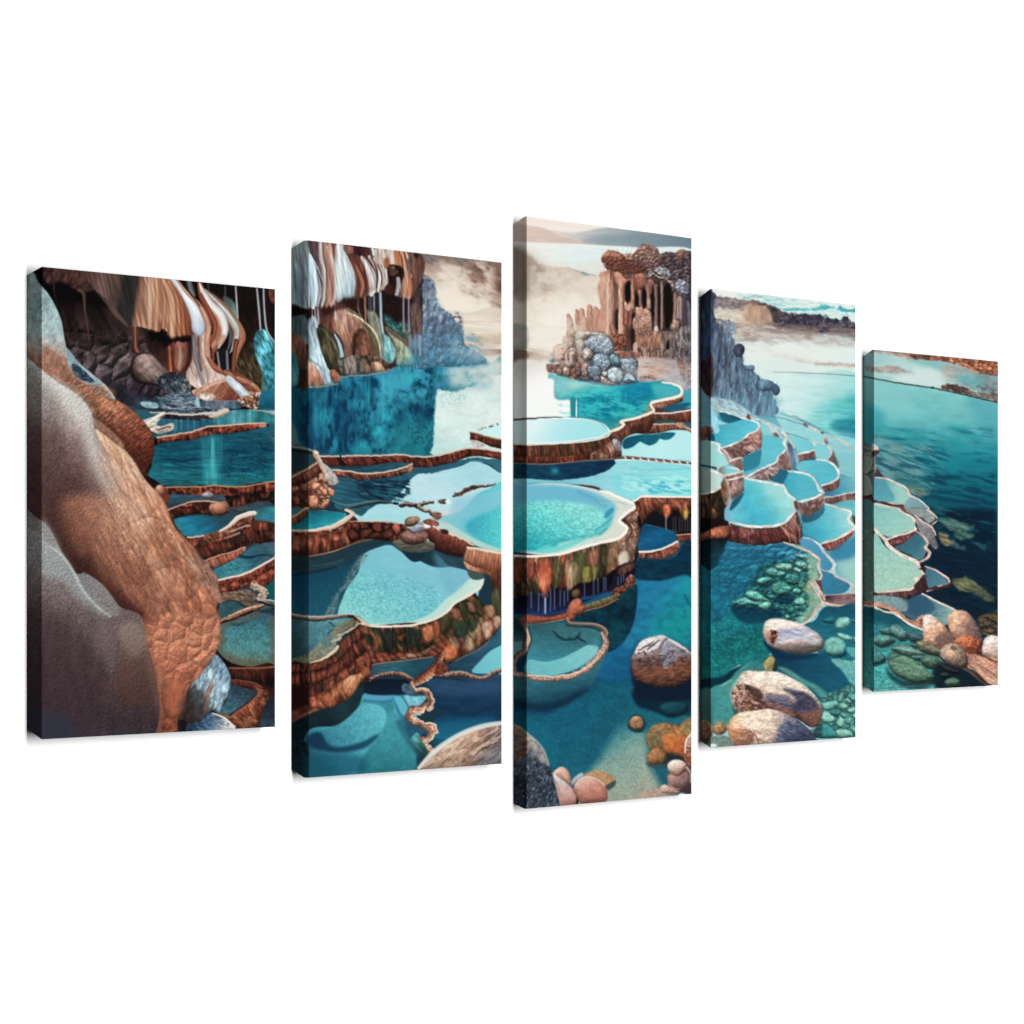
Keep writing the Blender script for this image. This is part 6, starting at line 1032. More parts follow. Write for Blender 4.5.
	P.poly(H('300,400 420,420 400,560 320,600'),(14,84,90),soft=4,alpha=.5)
	P.poly(G('860,40 960,-30 1020,-50 1010,40 940,110 860,150 800,175'),[(20,20,34),(28,32,56)],g=(620,570,620,592),soft=1.2,tex=[(.4,1.3,9)]);P.poly(G('880,-10 1000,-60 1010,-20 950,20 900,50'),(104,66,50),soft=1.4,tex=[(.35,2,4)])
	for x,a,b in ((880,60,120),(905,50,100),(925,40,90)): P.line(G('%d,%d %d,%d' % (x,a,x,b)),1.3,(120,130,176),alpha=.55)
	# orange ledges
	P.poly(G('830,190 860,140 930,120 940,80 980,30 1010,60 1020,110 960,150 900,200 860,210'),[(150,74,52),(196,110,80)],g=(615,596,635,580),cells=(4.5,4,-30,.4,.4),tex=[(.25,2,2)],bev=(6,.4,-.2,-.5),soft=.8)
	P.line(G('560,340 640,300 740,275 820,240 870,215'),[5,7,8,8,6],[(150,140,90),(112,96,60),(60,46,36)],jit=.6,rib=(2.2,.5));P.line(G('550,350 640,320 760,290 880,230'),1,(190,130,100),alpha=.8)
	P.poly(G('470,330 500,260 550,225 590,240 600,280 625,300 600,340 560,350 530,400 490,410 470,380'),[(196,108,78),(156,78,54)],g=(570,600,578,618),bev=(6,.5,-.2,-.5),tex=[(.25,2.4,2.4)],soft=.8)
	P.poly(G('510,170 560,150 580,180 560,220 520,220'),(110,78,50),bev=(4,.5,-.2,-.5),soft=1)
	P.poly(G('90,400 150,360 320,375 450,345 475,350 470,385 400,405 250,425 150,440 120,440'),[(150,76,50),(176,88,56)],g=(520,615,560,618),tex=[(.2,2,2)],bev=(5,.4,-.1,-.5),soft=.8)
	for k in range(18): x = 150+k*18;P.line(G('%d,%d %d,%d' % (x,372-k*1.2,x-8,425-k*1.2)),.9,(90,36,26),alpha=.5)
	P.line(G('150,440 280,425 400,405 470,388'),1,(226,170,140),alpha=.7)
	# left bowl
	P.poly([(505,615)]+G('100,420 120,560 50,580 0,590'),[(30,60,64),(80,120,130)],g=(512,628,512,645),soft=1)
	P.poly(G('-40,575 60,575 120,570 130,620 60,680 -40,700'),(110,152,162),soft=.9)
	P.line(G('120,430 150,470 165,540 140,610 150,640 70,690 40,740 50,800'),[6,6,7,7,6,7,6,5],[(150,112,92),(176,140,120),(90,54,46)],jit=1,rib=(3,.35));P.line(G('150,480 168,545 150,600'),3,(214,180,156),alpha=.7,soft=1)
	bowl = G('40,820 0,820 -40,860 -40,1024 150,1100 400,1100 560,1024 680,900 760,740 800,600 700,600 500,860')
	P.poly(bowl,[(56,110,124),(40,92,108),(22,66,86)],g=(540,680,545,706),tex=[(.1,8,3)],soft=1)
	P.poly(I('0,60 150,100 350,110 560,10 640,0 460,110 300,180 100,150'),(14,50,76),soft=4,alpha=.8)
	P.poly(G('160,440 300,425 440,405 470,430 560,445 660,455 740,480 740,560 760,600 700,690 600,770 480,820 300,860 150,840 130,760 165,640 190,560'),[(44,92,100),(58,116,128),(60,132,146)],g=(550,625,545,660),tex=[(.07,8,3),(.08,1.4,1.2)],soft=.8)
	P.poly(G('160,720 300,735 440,700 560,640 640,600 720,610 700,680 600,760 480,815 300,850 150,835'),[(104,178,186),(124,190,192)],g=(530,670,590,650),soft=1,tex=[(.04,6,3)])
	P.poly(G('170,440 380,420 560,450 730,490 730,600 640,590 560,540 440,550 380,500 250,470'),[(56,96,100),(70,124,132)],g=(540,625,590,640),soft=1.6,alpha=.8,tex=[(.12,5,3)])
	P.line(G('360,490 400,530 440,552 540,545 570,500 560,540 620,580'),[1.4,2.4,2.4,2,1.6,2,1],(24,56,68),alpha=.85,jit=1)
	P.line(G('160,445 175,500 190,560 160,640 130,760'),1.4,(30,56,62),alpha=.8)
	P.line(G('470,390 500,425 580,430 680,435 760,465 790,500 770,530'),[3.4,3.4,3,3,3.6,4,4],[(176,144,116),(150,112,86),(84,64,54)],jit=.6)
	P.line(G('470,440 560,455 660,458 740,490'),1.4,(26,50,56),alpha=.8)
	P.line(G('760,500 790,590 750,660 700,720 620,790 540,835 440,860 320,870 220,862 120,840 40,830'),[4,6,7,6,6,6,5,5,5,4.4,4],[(120,66,52),(214,166,142),(190,140,116)],jit=1.2,js=3,rib=(3,.22),tex=[(.3,2.4,1)])
	P.line(G('720,700 640,770 560,815 460,842 320,850 160,838'),1.2,(240,214,190),alpha=.8,jit=.6)
	# big boulder
	P.poly(J('480,20 560,-20 960,-60 960,180 900,200 780,215 700,180 540,140 500,90'),[(14,44,62),(18,58,72)],g=(640,695,690,712),soft=2.4)
	P.poly(J('700,140 760,100 860,90 930,120 900,190 780,210'),[(34,86,96),(20,62,76)],g=(665,700,675,715),soft=1.2,bev=(6,.4,-.3,-.5));P.line(J('500,60 600,120 720,190 820,214'),3,(10,40,60),alpha=.7,soft=2)
	P.poly(H('480,780 600,900 760,940 960,860 960,1030 560,1030 500,960'),(14,34,54),soft=3)
	bo = H('470,735 480,690 510,640 540,580 600,545 700,520 760,535 860,590 940,640 990,700 980,840 900,900 820,935 700,940 600,915 520,880 480,820')
	P.poly(bo,[(0,(216,208,198)),(.28,(150,130,130)),(.45,(104,78,74)),(.65,(120,70,54)),(.85,(96,60,48)),(1,(70,46,40))],g=(655,637,662,688),tex=[(.3,5,2,-15,4),(.2,1.8,1.4)],soft=.8,bev=(14,.4,-.2,-.5),mott=[((150,92,64),.3,5,2,-15,.5)])
	P.poly(H('505,665 540,585 620,545 720,525 750,545 700,600 640,650 560,660'),[(226,220,212),(206,200,194)],g=(640,640,650,652),soft=1,tex=[(.2,2,2)])
	for s_ in ['530,640 620,590 650,570','600,640 640,600 700,560']: P.line(H(s_),[1,2.4,1],(90,76,76),alpha=.8,jit=.8)
	P.poly(H('700,620 750,560 840,600 960,680 940,700 860,700 760,790 720,760'),[(150,156,170),(120,116,126)],g=(660,645,680,660),soft=1.5,alpha=.85,tex=[(.3,2,2,-40)])
	P.line(H('760,550 860,600 945,665'),[2,3,2],(220,216,212),alpha=.8,jit=.7);P.line(H('700,630 740,560 760,550'),2.4,(104,96,106),alpha=.8);P.fog(634,648,692,668,(60,44,56),.6,4,2,-30,.2,.2,4)
	P.fog(634,664,692,686,(150,90,60),.5,6,1.8,-15,.15,.25,4)
	# submerged orange rocks
	P.poly(J('460,240 500,205 550,215 585,270 560,330 500,330 455,300'),(20,60,76),soft=1.6,off=-1)
	P.poly(J('455,250 490,212 540,208 575,260 560,310 500,318 460,285'),[(176,134,92),(140,98,64)],g=(636,717,640,730),bev=(6,.5,-.2,-.5),tex=[(.3,2.4,2.4)],soft=.9)
	P.poly(J('590,380 640,290 740,260 860,280 960,230 960,560 860,560 760,520 700,480 620,470'),[(140,110,70),(150,106,62),(196,104,48)],g=(648,730,680,755),tex=[(.3,3,3,0,4)],bev=(10,.35,-.3,-.5),soft=1)
	P.poly(J('740,370 820,350 900,400 900,500 860,545 780,520 735,450'),[(206,116,52),(170,80,36)],g=(670,738,680,756),tex=[(.2,3,3)],soft=1.2);P.poly(J('880,260 960,230 960,340 900,350'),(150,120,78),soft=2,tex=[(.25,3,3)])
	P.poly(J('600,360 680,340 720,400 700,460 630,460'),(112,100,70),soft=3,alpha=.7,tex=[(.35,2.4,2.4)])
	P.poly(J('760,500 900,540 910,620 760,620 720,560'),(40,50,58),soft=3);P.poly(J('600,580 700,610 780,560 760,600 680,625 610,610'),(60,76,76),soft=2)
	P.poly(J('600,520 660,465 730,480 755,540 730,580 660,598 605,575'),[(176,116,64),(140,92,56)],g=(650,750,660,764),bev=(7,.4,-.2,-.5),tex=[(.2,2.4,2.4)],soft=.8)
	P.poly(J('905,480 915,400 950,345 990,350 990,700 940,620 900,560'),[(206,170,156),(160,96,76),(140,70,50)],g=(688,735,688,770),tex=[(.4,2,2)],soft=.8);P.line(J('960,345 915,400 905,500'),1.4,(236,216,200))
	# stacked stones
	P.poly(J('760,700 790,660 900,600 945,660 950,740 920,800 860,810 790,780'),[(190,140,122),(150,110,106),(100,70,72)],g=(668,770,685,792),tex=[(.15,3,3),(.12,1.4,1.4)],bev=(9,.4,-.3,-.5),soft=.8)
	P.line(J('900,600 945,660 950,740'),1.4,(214,180,160),alpha=.8);P.line(J('770,750 830,790 900,800'),1.2,(206,150,130),alpha=.7)
	P.poly(J('790,660 840,690 910,650 900,630 800,640'),(70,46,44),soft=1.2,alpha=.8)
	P.poly(J('762,600 800,562 860,558 915,590 900,640 850,688 800,670 770,640'),[(232,212,196),(206,170,146),(150,108,90)],g=(675,760,680,776),tex=[(.12,1.6,1.6)],bev=(7,.35,-.3,-.5),soft=.8)
	P.poly(J('705,780 740,755 790,775 860,810 840,830 760,830 715,820'),[(216,184,160),(170,130,110)],g=(662,785,670,794),bev=(4,.4,-.2,-.5),tex=[(.15,2,2)],soft=.8)
	P.poly(J('540,830 700,790 720,830 860,835 960,800 960,860 540,880'),[(176,150,130),(196,140,118)],g=(640,793,680,796),soft=2,alpha=.8,tex=[(.15,3,3)]);P.poly(J('850,840 890,822 940,835 930,850 860,855'),(230,226,222),soft=.8)
	P.poly(J('860,800 950,760 960,830 900,830'),(70,56,58),soft=1.5)
	# bottom-left stones
	P.poly(I('610,680 700,640 780,660 860,710 855,760 800,800 760,760 640,700'),[(190,142,96),(176,128,84)],g=(590,770,612,785),tex=[(.15,2,2)],soft=.8);P.poly(I('780,770 860,720 855,765 805,802'),(70,84,80),soft=.9)
	P.line(I('570,680 660,660 700,640'),2,(150,130,110),alpha=.4,soft=1.5)
	P.poly(I('500,740 540,690 590,662 615,690 560,740 520,775'),[(176,186,190),(120,132,140)],g=(575,772,580,785),bev=(4,.4,-.2,-.5),soft=.8)
	P.poly(I('355,670 400,622 440,615 480,645 500,700 500,760 440,720 380,690'),[(226,176,152),(190,130,106)],g=(555,768,568,785),bev=(6,.35,-.1,-.5),tex=[(.1,2,2)],soft=.8)
	P.poly(I('355,665 400,690 500,770 550,850 550,915 400,935 370,800'),[(200,196,196),(190,150,140),(170,112,100)],g=(556,775,575,803),bev=(9,.35,.2,-.5),tex=[(.1,3,3)],soft=.8)
	P.poly(I('520,775 550,760 570,860 560,915 545,910 550,850'),(40,30,36),soft=1)
	P.poly(I('522,780 570,710 630,692 700,710 780,770 795,830 785,890 650,910 580,905 540,830'),[(220,170,150),(190,126,106),(176,106,88)],g=(580,777,590,803),bev=(10,.35,-.1,-.5),tex=[(.1,2,2)],soft=.8);P.line(I('540,760 600,698 690,704 770,760'),1.3,(236,210,196),alpha=.7)
	P.poly([(505,722)]+I('40,275 100,300 150,345 230,410 290,490 330,600 360,700 390,830 400,940 140,960')+[(505,820)],[(150,124,110),(124,130,134),(70,80,90),(54,64,76)],g=(512,725,535,775),tex=[(.5,1.5,3,25),(.2,4,4)],soft=.8,mott=[((170,188,200),.45,1.4,3.5,25,.5)])
	P.poly(I('150,345 230,410 290,490 320,600 250,560 200,480 150,420'),(176,166,156),soft=2.5,alpha=.7,tex=[(.3,2,3)])
	P.poly([(505,722)]+I('40,275 100,300 150,345 160,500 40,560'),(130,92,76),soft=2,alpha=.7,tex=[(.4,6,1.6)])
	P.line(I('40,275 100,300 150,345 230,410 290,490 325,600'),1.6,(176,170,160),alpha=.7)
	return P
def paint4():
	P = Pan(697,285,860,752,(150,200,200));P.lw = .84;P.wb = 1.22
	A = lambda s: t8(696,284,s);B = lambda s: t8(750,284,s);C = lambda s: t8(696,400,s);D = lambda s: t8(750,400,s)
	E = lambda s: t8(696,520,s);F = lambda s: t8(750,520,s);G = lambda s: t8(696,630,s);H = lambda s: t8(750,630,s)
	# sky/sea top
	P.poly([(690,280),(870,280),(870,420),(690,420)],[(226,230,218),(212,228,220),(206,224,218),(206,226,220)],g=(760,290,760,400),sm=False)
	P.fog(735,286,862,322,(176,214,214),.7,14,2.6,8,.05,.3,5);P.fog(735,288,862,318,(110,190,194),.6,9,1.6,8,.35,.2,5)
	P.poly(B('260,200 380,190 480,200 540,180 600,165 680,185 600,205 480,212 300,215'),(84,176,184),soft=1.2,rough=1,rs=3,tex=[(.2,3,1)])
	P.poly(B('700,190 730,178 780,200 860,195 860,222 780,225 720,212'),(70,160,176),soft=1,rough=1,rs=3,tex=[(.2,3,1)])
	P.line(A('380,110 450,92 540,115 700,130'),2,(150,204,200),alpha=.7,jit=1.5,js=4);P.line(B('0,60 400,100 840,160'),2,(196,206,200),alpha=.6,soft=1.5)
	# dark ridge
	P.poly(A('150,105 220,102 300,115 400,130 450,125 520,150 580,160 640,195 700,225 760,240 860,245 920,250 1000,260 1100,290 1240,320 1300,350 1300,440 1100,420 900,390 700,370 540,330 330,350 200,310 140,260'),
	       [(124,120,124),(136,122,116),(92,84,90),(76,72,84),(72,68,80)],g=(715,300,845,325),tex=[(.3,3,2,8,4)],rough=1.6,rs=3,soft=1)
	P.poly(A('380,200 420,150 500,160 560,170 600,230 600,310 500,330 380,320 360,260'),[(196,164,138),(182,142,116),(170,136,116)],g=(742,310,770,312),tex=[(.15,3,6)],soft=2.5,rough=1.5,rs=4)
	P.poly(A('430,150 520,155 600,170 680,220 700,290 620,310 600,230 560,180'),(78,66,66),soft=2,alpha=.85,tex=[(.4,2,2)],rough=1.5,rs=3)
	P.poly(A('140,190 260,200 380,210 380,300 330,320 200,300 140,260'),[(200,190,172),(206,190,170)],g=(715,310,740,310),soft=3,tex=[(.15,4,2)],rough=1.5,rs=4)
	P.poly(B('260,240 450,240 560,250 620,262 700,285 780,262 810,300 860,335 860,400 700,380 500,350 260,310'),(66,62,78),soft=1.2,tex=[(.4,2.4,1.8,0,4)],rough=2,rs=3,alpha=.9,mott=[((136,124,130),.25,3,1.8,15,.6),((40,40,54),.3,2.4,2,0,.6)])
	for x,y in ((805,315),(819,316),(836,320),(845,318),(828,319),(774,309)): P.poly([(x-3,y+2),(x-1,y-1.6),(x+2,y-1),(x+3.5,y+3)],(54,56,70),soft=.8,rough=.8,rs=2)
	P.line(A('600,320 680,310 700,300'),1.6,(176,160,144),alpha=.6,jit=1,js=3)
	# brown mist band
	P.poly(A('300,330 540,325 700,360 900,380 1100,420 1300,440 1300,500 1000,470 760,450 500,440 340,420'),[(196,178,162),(176,154,140),(150,130,124),(132,124,128)],g=(735,326,850,340),soft=4,alpha=.85,tex=[(.15,7,2.4,5)])
	P.fog(740,322,860,345,(150,122,108),.5,7,2.4,6,.15,.3,5)
	P.fog(730,330,862,362,(208,218,210),.6,16,7,5,-.1,.4,6)
	P.line(A('400,510 560,540 760,590 1000,630 1300,660'),4,(206,196,180),alpha=.75,soft=2.4,jit=1.5,js=6)
	P.line(B('520,640 700,640 850,650'),3,(176,152,134),alpha=.6,soft=1.5,jit=1,js=5)
	P.fog(725,322,870,350,(140,118,112),.7,12,4,6,-.05,.5,8);P.fog(720,336,870,366,(214,224,218),.6,20,7,5,0,.5,10)
	for x,y,rx,ry in ((752,352,18,10),(790,348,24,8),(742,374,14,12),(830,356,22,6)): P.air(x,y,rx,ry,(222,230,224),.55,tex=.3,ts=9)
	# lake
	P.poly([(690,368)]+A('500,690 700,705 900,712 1300,740')+[(870,460),(870,480),(690,420)],[(204,226,220),(188,222,218),(140,204,204),(96,180,184)],g=(770,372,860,450),soft=1,tex=[(.04,16,3)])
	P.line(A('620,704 800,708 920,714 1100,722 1300,738'),[.8,1.2,1.4,1.4],(120,140,140),alpha=.75)
	P.poly(D('480,150 560,40 700,0 860,-20 860,400 760,340 640,270 560,250'),[(140,208,206),(70,168,176)],g=(812,420,858,412),soft=6,alpha=.9,tex=[(.12,9,2)])
	P.poly(D('640,200 760,150 860,160 860,300 760,270'),(34,128,146),soft=4,alpha=.8,tex=[(.25,9,1.6)]);P.poly(D('700,270 860,280 860,400 780,350'),(110,166,160),soft=2.5,alpha=.7)
	P.air(842,404,10,4,(96,190,186),.6)
	# blue pillar crag
	P.poly([(690,285)]+A('120,40 125,75 150,70 168,100 150,130 140,200 150,270 200,290 260,290 315,320 320,350 295,400 300,470 310,520 370,590 380,640 400,660 420,680 470,700 520,760 560,770 600,800 600,850 640,940 660,1024')+C('640,110 560,160 460,130 300,40 200,0 120,-20 0,-30')+[(690,400)],
	       [(0,(46,58,74)),(.3,(96,108,126)),(.5,(74,86,104)),(.75,(92,116,138)),(1,(84,120,144))],g=(700,300,770,410),tex=[(.35,2.4,14,5,4),(.2,4,5)],rough=1.4,rs=4,soft=.9,mott=[((150,172,190),.4,2,9,6,.55),((38,46,66),.3,2.4,9,6,.6)])
	P.poly(A('150,290 220,285 315,320 290,400 250,380 200,330'),[(142,128,128),(130,150,166)],g=(715,322,735,330),soft=1.2,tex=[(.3,2,2)])
	for s_,w,cc in [('140,560 200,700 220,880',4,(120,144,166)),('270,600 300,700 300,900',4,(130,150,170)),('330,600 370,780 360,950',5,(100,132,154)),('180,360 200,480 180,620',4,(56,62,84)),('230,480 240,640 230,760',3,(58,56,74)),('400,800 430,900 440,1000',5,(60,66,88)),('560,880 560,1020',4,(78,96,118)),('480,880 500,1020',4,(72,86,106)),('240,400 290,440 300,560',3,(110,134,156))]:
	    P.line(A(s_),[w*.6,w,w*.7],cc,alpha=.75,soft=1.4,jit=1,js=5)
	P.poly(A('296,520 320,482 360,478 390,510 380,560 350,582 315,575'),[(78,80,96),(50,54,72)],g=(735,344,742,356),bev=(6,.6,-.2,-.5),tex=[(.25,1.5,1.5)],soft=.8)
	P.poly(A('355,575 375,575 372,595 358,598'),(50,58,74),soft=.7);P.poly(A('395,665 420,650 460,650 470,675 455,695 410,690'),(96,126,144),bev=(3,.5,-.2,-.5),soft=.8)
	P.poly(A('440,740 520,775 570,765 640,800 670,840 660,880 620,890 600,850 540,860 480,830'),[(98,128,146),(64,84,106)],g=(760,380,765,392),bev=(5,.4,-.2,-.5),tex=[(.2,3,3)],soft=.9);P.poly(A('600,810 640,800 672,845 655,885 625,885'),(56,72,92),bev=(4,.5,-.2,-.5),soft=.9)
	P.line(A('470,700 530,760 575,768'),1.6,(160,186,196),alpha=.7,soft=1);P.line(A('150,130 145,200 150,270'),1.4,(170,186,190),alpha=.6)
	P.poly(A('120,60 150,75 160,95 140,110 125,100'),(58,60,78),bev=(3,.5,0,-.4),soft=.8)
	# mist at the foot
	P.poly(C('120,-20 300,30 480,130 640,160 660,60 640,-20'),(110,150,172),soft=5,alpha=.5,tex=[(.2,3,8)])
	cr = A('120,60 160,100 150,270 320,340 300,470 380,560 400,660 520,760 670,800 640,940 660,1040 120,1040');P.relief(cr,.3,5,22,6,4,lx=-.8,ly=-.4,soft=1);P.relief(cr,.18,2,6,4,3,soft=1)
	P.poly(cr,[(110,118,132),(110,134,152),(124,152,168)],g=(720,300,745,410),soft=2,alpha=.25)
	# left-edge strip (side and first px)
	P.poly([(690,352),(711,352),(711,398),(690,400)],[(60,44,50),(70,50,54)],g=(690,352,690,400),soft=2,tex=[(.4,2,6)])
	P.poly([(690,286),(711,286),(711,352),(690,354)],[(56,62,76),(60,80,104),(56,80,110)],g=(700,290,700,352),soft=1,tex=[(.5,1.6,9)],alpha=.85)
	P.poly([(690,396)]+C('0,-30 120,-20 120,220 0,260')+[(690,425)],[(110,110,104),(84,64,62)],g=(700,400,700,420),soft=1,tex=[(.3,3,3)])
	# terraces ground
	P.poly(C('0,-40 120,0 300,30 480,120 640,130 860,160 1100,280 1300,330 1300,1100 0,1100'),[(118,170,186),(96,164,180),(78,156,176)],g=(720,410,800,500),soft=1.2,tex=[(.08,9,3)])
	P.poly(C('120,-20 300,10 400,70 480,130 700,230 720,260 700,320 600,290 540,180 360,150 200,100 150,60'),[(150,180,190),(170,196,202)],g=(715,400,780,430),tex=[(.2,4,1.6,25)],soft=1)
	P.line(C('120,30 180,90 200,140 190,180'),[1.6,2.4,2],(196,196,186),alpha=.8,jit=1,js=3);P.line(C('130,10 180,30 200,70'),2,(176,190,190),alpha=.7)
	P.poly(C('640,130 700,90 760,140 840,170 1000,260 1300,330 1300,560 1000,380 720,260 680,210'),[(150,206,212),(130,200,208)],g=(780,420,850,450),soft=1,tex=[(.05,8,2)])
	P.line(C('600,130 700,150 820,185 900,200'),1.1,(110,128,140),alpha=.8,jit=.5);P.line(C('680,105 740,125 800,135 860,170'),1.1,(120,136,140),alpha=.8,jit=.5)
	P.line(C('850,180 890,210 950,235 1010,260'),[2,2.4,2],(196,206,204),jit=.8,js=3);P.line(D('420,190 500,230 580,260 640,290 760,340 850,400'),[2.4,2.4,2.4,3,3],(196,206,196),jit=1,js=4,dash=(4,-.2))
	P.poly(D('420,190 440,185 465,215 445,215'),(90,90,100),soft=.8);P.poly(D('560,255 590,255 585,275'),(80,84,96),soft=.8)
	P.poly(C('160,210 200,90 280,110 370,150 470,170 500,215 480,250 400,290 380,310 300,350 210,380 180,360 140,330'),[(60,150,172),(66,172,196),(90,190,206)],g=(720,415,750,440),soft=.8,tex=[(.05,8,2)])
	P.poly(C('185,95 280,110 370,150 320,170 260,185 215,170'),[(20,96,118),(14,78,100)],g=(720,410,735,422),soft=1)
	P.poly(C('120,40 150,90 180,160 250,190 180,200 190,240 160,270 130,200'),(150,206,222),soft=1,tex=[(.1,2,6)]);P.poly(C('100,280 140,270 150,330 90,320'),(30,80,100),soft=1)
	P.poly([(690,432)]+C('0,250 60,210 130,220 130,270 90,300 60,330 0,320'),[(140,90,74),(90,54,50)],g=(700,430,710,440),soft=1,tex=[(.3,3,3)])
	P.line(C('190,90 280,110 360,140 440,160 490,180 505,215 480,250 420,275 385,315 300,355 200,385'),[1.6,1.6,1.6,1.8,2.2,2.6,2.8,2.8,2.8,2.6,2.4],(240,240,232),jit=.4)
	P.wall(C('200,390 300,360 385,320 425,280 485,255 515,220'),C('300,480 380,460 440,420 500,400 525,370 530,260'),[(110,62,56),(170,108,92),(84,44,44),(190,134,116)],rib=2.6,amp=.45,cs=9,dark=.2,rough=.8)
	P.poly(C('420,110 400,140 440,160'),(120,70,60),soft=.8)
	P.poly(C('380,470 440,430 520,400 525,440 500,540 430,580 380,570'),[(24,110,136),(30,120,146)],g=(745,455,755,470),soft=.9)
	P.poly(C('510,190 560,200 600,240 640,290 560,285 530,260'),(130,196,208),soft=.8)
	P.poly(C('540,290 640,290 700,320 720,370 700,410 660,440 640,500 560,530 500,560 440,590 400,600 390,575 500,530 525,420'),[(80,184,202),(90,182,200),(66,160,186)],g=(760,440,760,475),soft=.8,tex=[(.05,8,2)])
	P.line(C('530,180 580,195 600,235 640,285'),[2,3,2.4],(214,220,216),jit=.8,js=3);P.poly(C('610,270 640,260 665,295 635,295'),[(180,110,90),(60,40,44)],g=(772,434,779,436),soft=.8)
	P.line(C('535,288 600,290 660,300 705,320'),1,(140,170,176),alpha=.8)
	P.line(C('700,265 730,300 700,340 725,390 700,420 665,450 640,500 560,535 500,565 440,595 390,625'),[2.4,3.4,3,3,3,2.6,2.6,2.6,2.4,2.2],(238,238,232),jit=.5)
	P.wall(C('430,625 500,570 560,540 640,505 668,470'),C('500,635 560,640 600,640 680,590 690,540'),[(180,132,120),(120,76,72),(206,170,160),(96,62,64)],rib=2.6,amp=.45,cs=9,dark=.25,rough=.8)
	P.wall(C('665,460 700,425 730,400'),C('680,550 740,560 765,540'),[(190,140,124),(110,66,62),(170,116,104)],rib=4,amp=.5,cs=9,dark=.2,rough=1)
	P.poly(C('730,350 770,350 800,400 820,480 830,560 780,580 760,540 750,450'),[(60,64,84),(96,120,146),(60,110,140)],g=(788,445,798,470),soft=1,tex=[(.3,1.6,10)])
	P.line(C('770,360 800,440 815,540'),[2.4,3.4,4],(150,186,204),alpha=.8,soft=1);P.line(C('720,270 750,320 790,380'),[2,3,2],(214,220,218),jit=.6,js=3)
	P.poly(C('740,270 800,280 900,320 940,370 940,410 820,425 800,380 760,320'),[(120,200,208),(96,190,204)],g=(790,438,812,450),soft=.8)
	P.line(C('720,262 800,285 900,318'),1.1,(110,130,138),alpha=.8);P.line(C('930,325 950,360 965,400 900,415 820,435'),[2.4,2.6,3,2.4,2.2],(238,232,222),jit=.4)
	P.wall(C('820,440 900,425 970,400'),C('825,490 900,490 965,460'),[(130,72,62),(90,48,46),(150,90,76)],rib=5,amp=.2,cs=9,dark=.35);P.poly(C('830,490 960,470 950,500 880,515 835,515'),(24,84,110),soft=1)
	# second column of pools (D coordinates)
	P.poly(D('400,495 530,480 620,490 680,540 710,600 680,640 600,670 560,680 530,620 480,590 380,560'),[(90,184,200),(70,170,192)],g=(800,465,835,480),soft=.8,tex=[(.05,8,2)])
	P.poly(D('530,335 600,350 640,390 640,450 600,480 540,470 520,430'),(120,196,206),soft=.8)
	P.poly(D('650,400 700,420 860,440 860,610 740,590 700,540 680,470'),[(110,186,196),(100,176,190)],g=(835,452,855,472),soft=1,tex=[(.05,6,2)])
	P.poly(D('620,340 860,400 860,600 720,560 660,400'),(134,190,196),soft=2,alpha=.6)
	P.poly(D('590,290 615,290 625,350 600,360'),[(206,170,150),(70,56,60)],g=(825,437,826,445),soft=.8)
	P.line(D('530,338 600,352 645,390 650,440 625,478'),[1.2,1.6,2.4,2.4],(214,214,206),jit=.5);P.line(D('640,345 720,370 800,390 860,410'),1.3,(170,190,190),alpha=.8)
	P.poly(D('625,480 655,440 665,400 700,470 720,540 700,540 680,510 640,490'),[(110,70,66),(60,70,86)],g=(830,455,838,465),soft=.9);P.line(D('670,410 700,480 720,550'),[1.4,2,2],(150,190,204),alpha=.8)
	P.line(D('530,478 600,482 650,505 690,545 715,600 690,640 630,670 575,685'),[1.6,1.6,2,2.6,3,3,2.6,2.4],(238,236,226),jit=.4)
	P.wall(D('575,690 640,672 700,640 718,610'),D('590,740 650,735 710,700 720,650'),[(130,70,60),(90,48,46),(160,100,84)],rib=2.6,amp=.4,cs=9,dark=.3)
	P.poly(D('600,740 700,710 720,640 720,590 860,610 860,740 700,770 600,765'),[(40,110,140),(70,150,176),(110,170,186)],g=(828,488,855,478),soft=.9,tex=[(.05,6,2)])
	P.line(D('720,580 780,600 860,612'),1.2,(200,204,200),alpha=.8)
	P.wall(D('600,780 680,770 760,750 860,735'),D('600,820 640,830 700,835 860,810'),[(120,64,58),(84,44,44),(150,96,84)],rib=3,amp=.45,cs=9,dark=.25,rim=((220,222,216),1.6))
	P.poly(D('640,835 860,815 860,1100 420,1100 430,960 560,880 600,820'),[(30,104,130),(84,164,176),(96,176,184)],g=(820,505,850,520),soft=.9,tex=[(.06,6,2)])
	P.poly(D('420,980 520,920 600,840 700,860 800,890 780,950 830,1024')+F('800,0 830,60 760,120 700,150 600,180 560,190 520,150 430,130 420,0'),[(54,140,168),(80,176,194),(150,206,206)],g=(800,528,850,522),soft=.8,tex=[(.06,7,2)])
	P.line(D('600,830 660,845 720,870 800,885 805,920 785,950 820,1000')+F('835,40 830,70 760,120 690,155 600,180 565,192'),[2,2,2,2.4,3,3,3.4,3.4,3,3,2.6,2.6,2.2],(240,226,210),jit=.6)
	P.poly(D('815,925 850,940 850,1000 830,990'),(80,60,60),soft=1)
	P.wall(F('570,195 640,180 720,150 830,85'),F('610,250 680,245 760,200 820,130'),[(120,54,54),(150,84,74),(90,40,44)],rib=2.4,amp=.4,cs=9,dark=.25)
	# centre pools
	P.poly(C('620,640 700,600 740,570 860,590 930,620 960,680 1000,730 940,770 820,805 790,780 740,720 700,680'),[(20,96,130),(46,160,186),(70,170,190)],g=(775,480,800,480),soft=.8,tex=[(.05,7,2)])
	P.poly(C('600,640 680,560 740,570 700,660 660,660'),(18,86,112),soft=1)
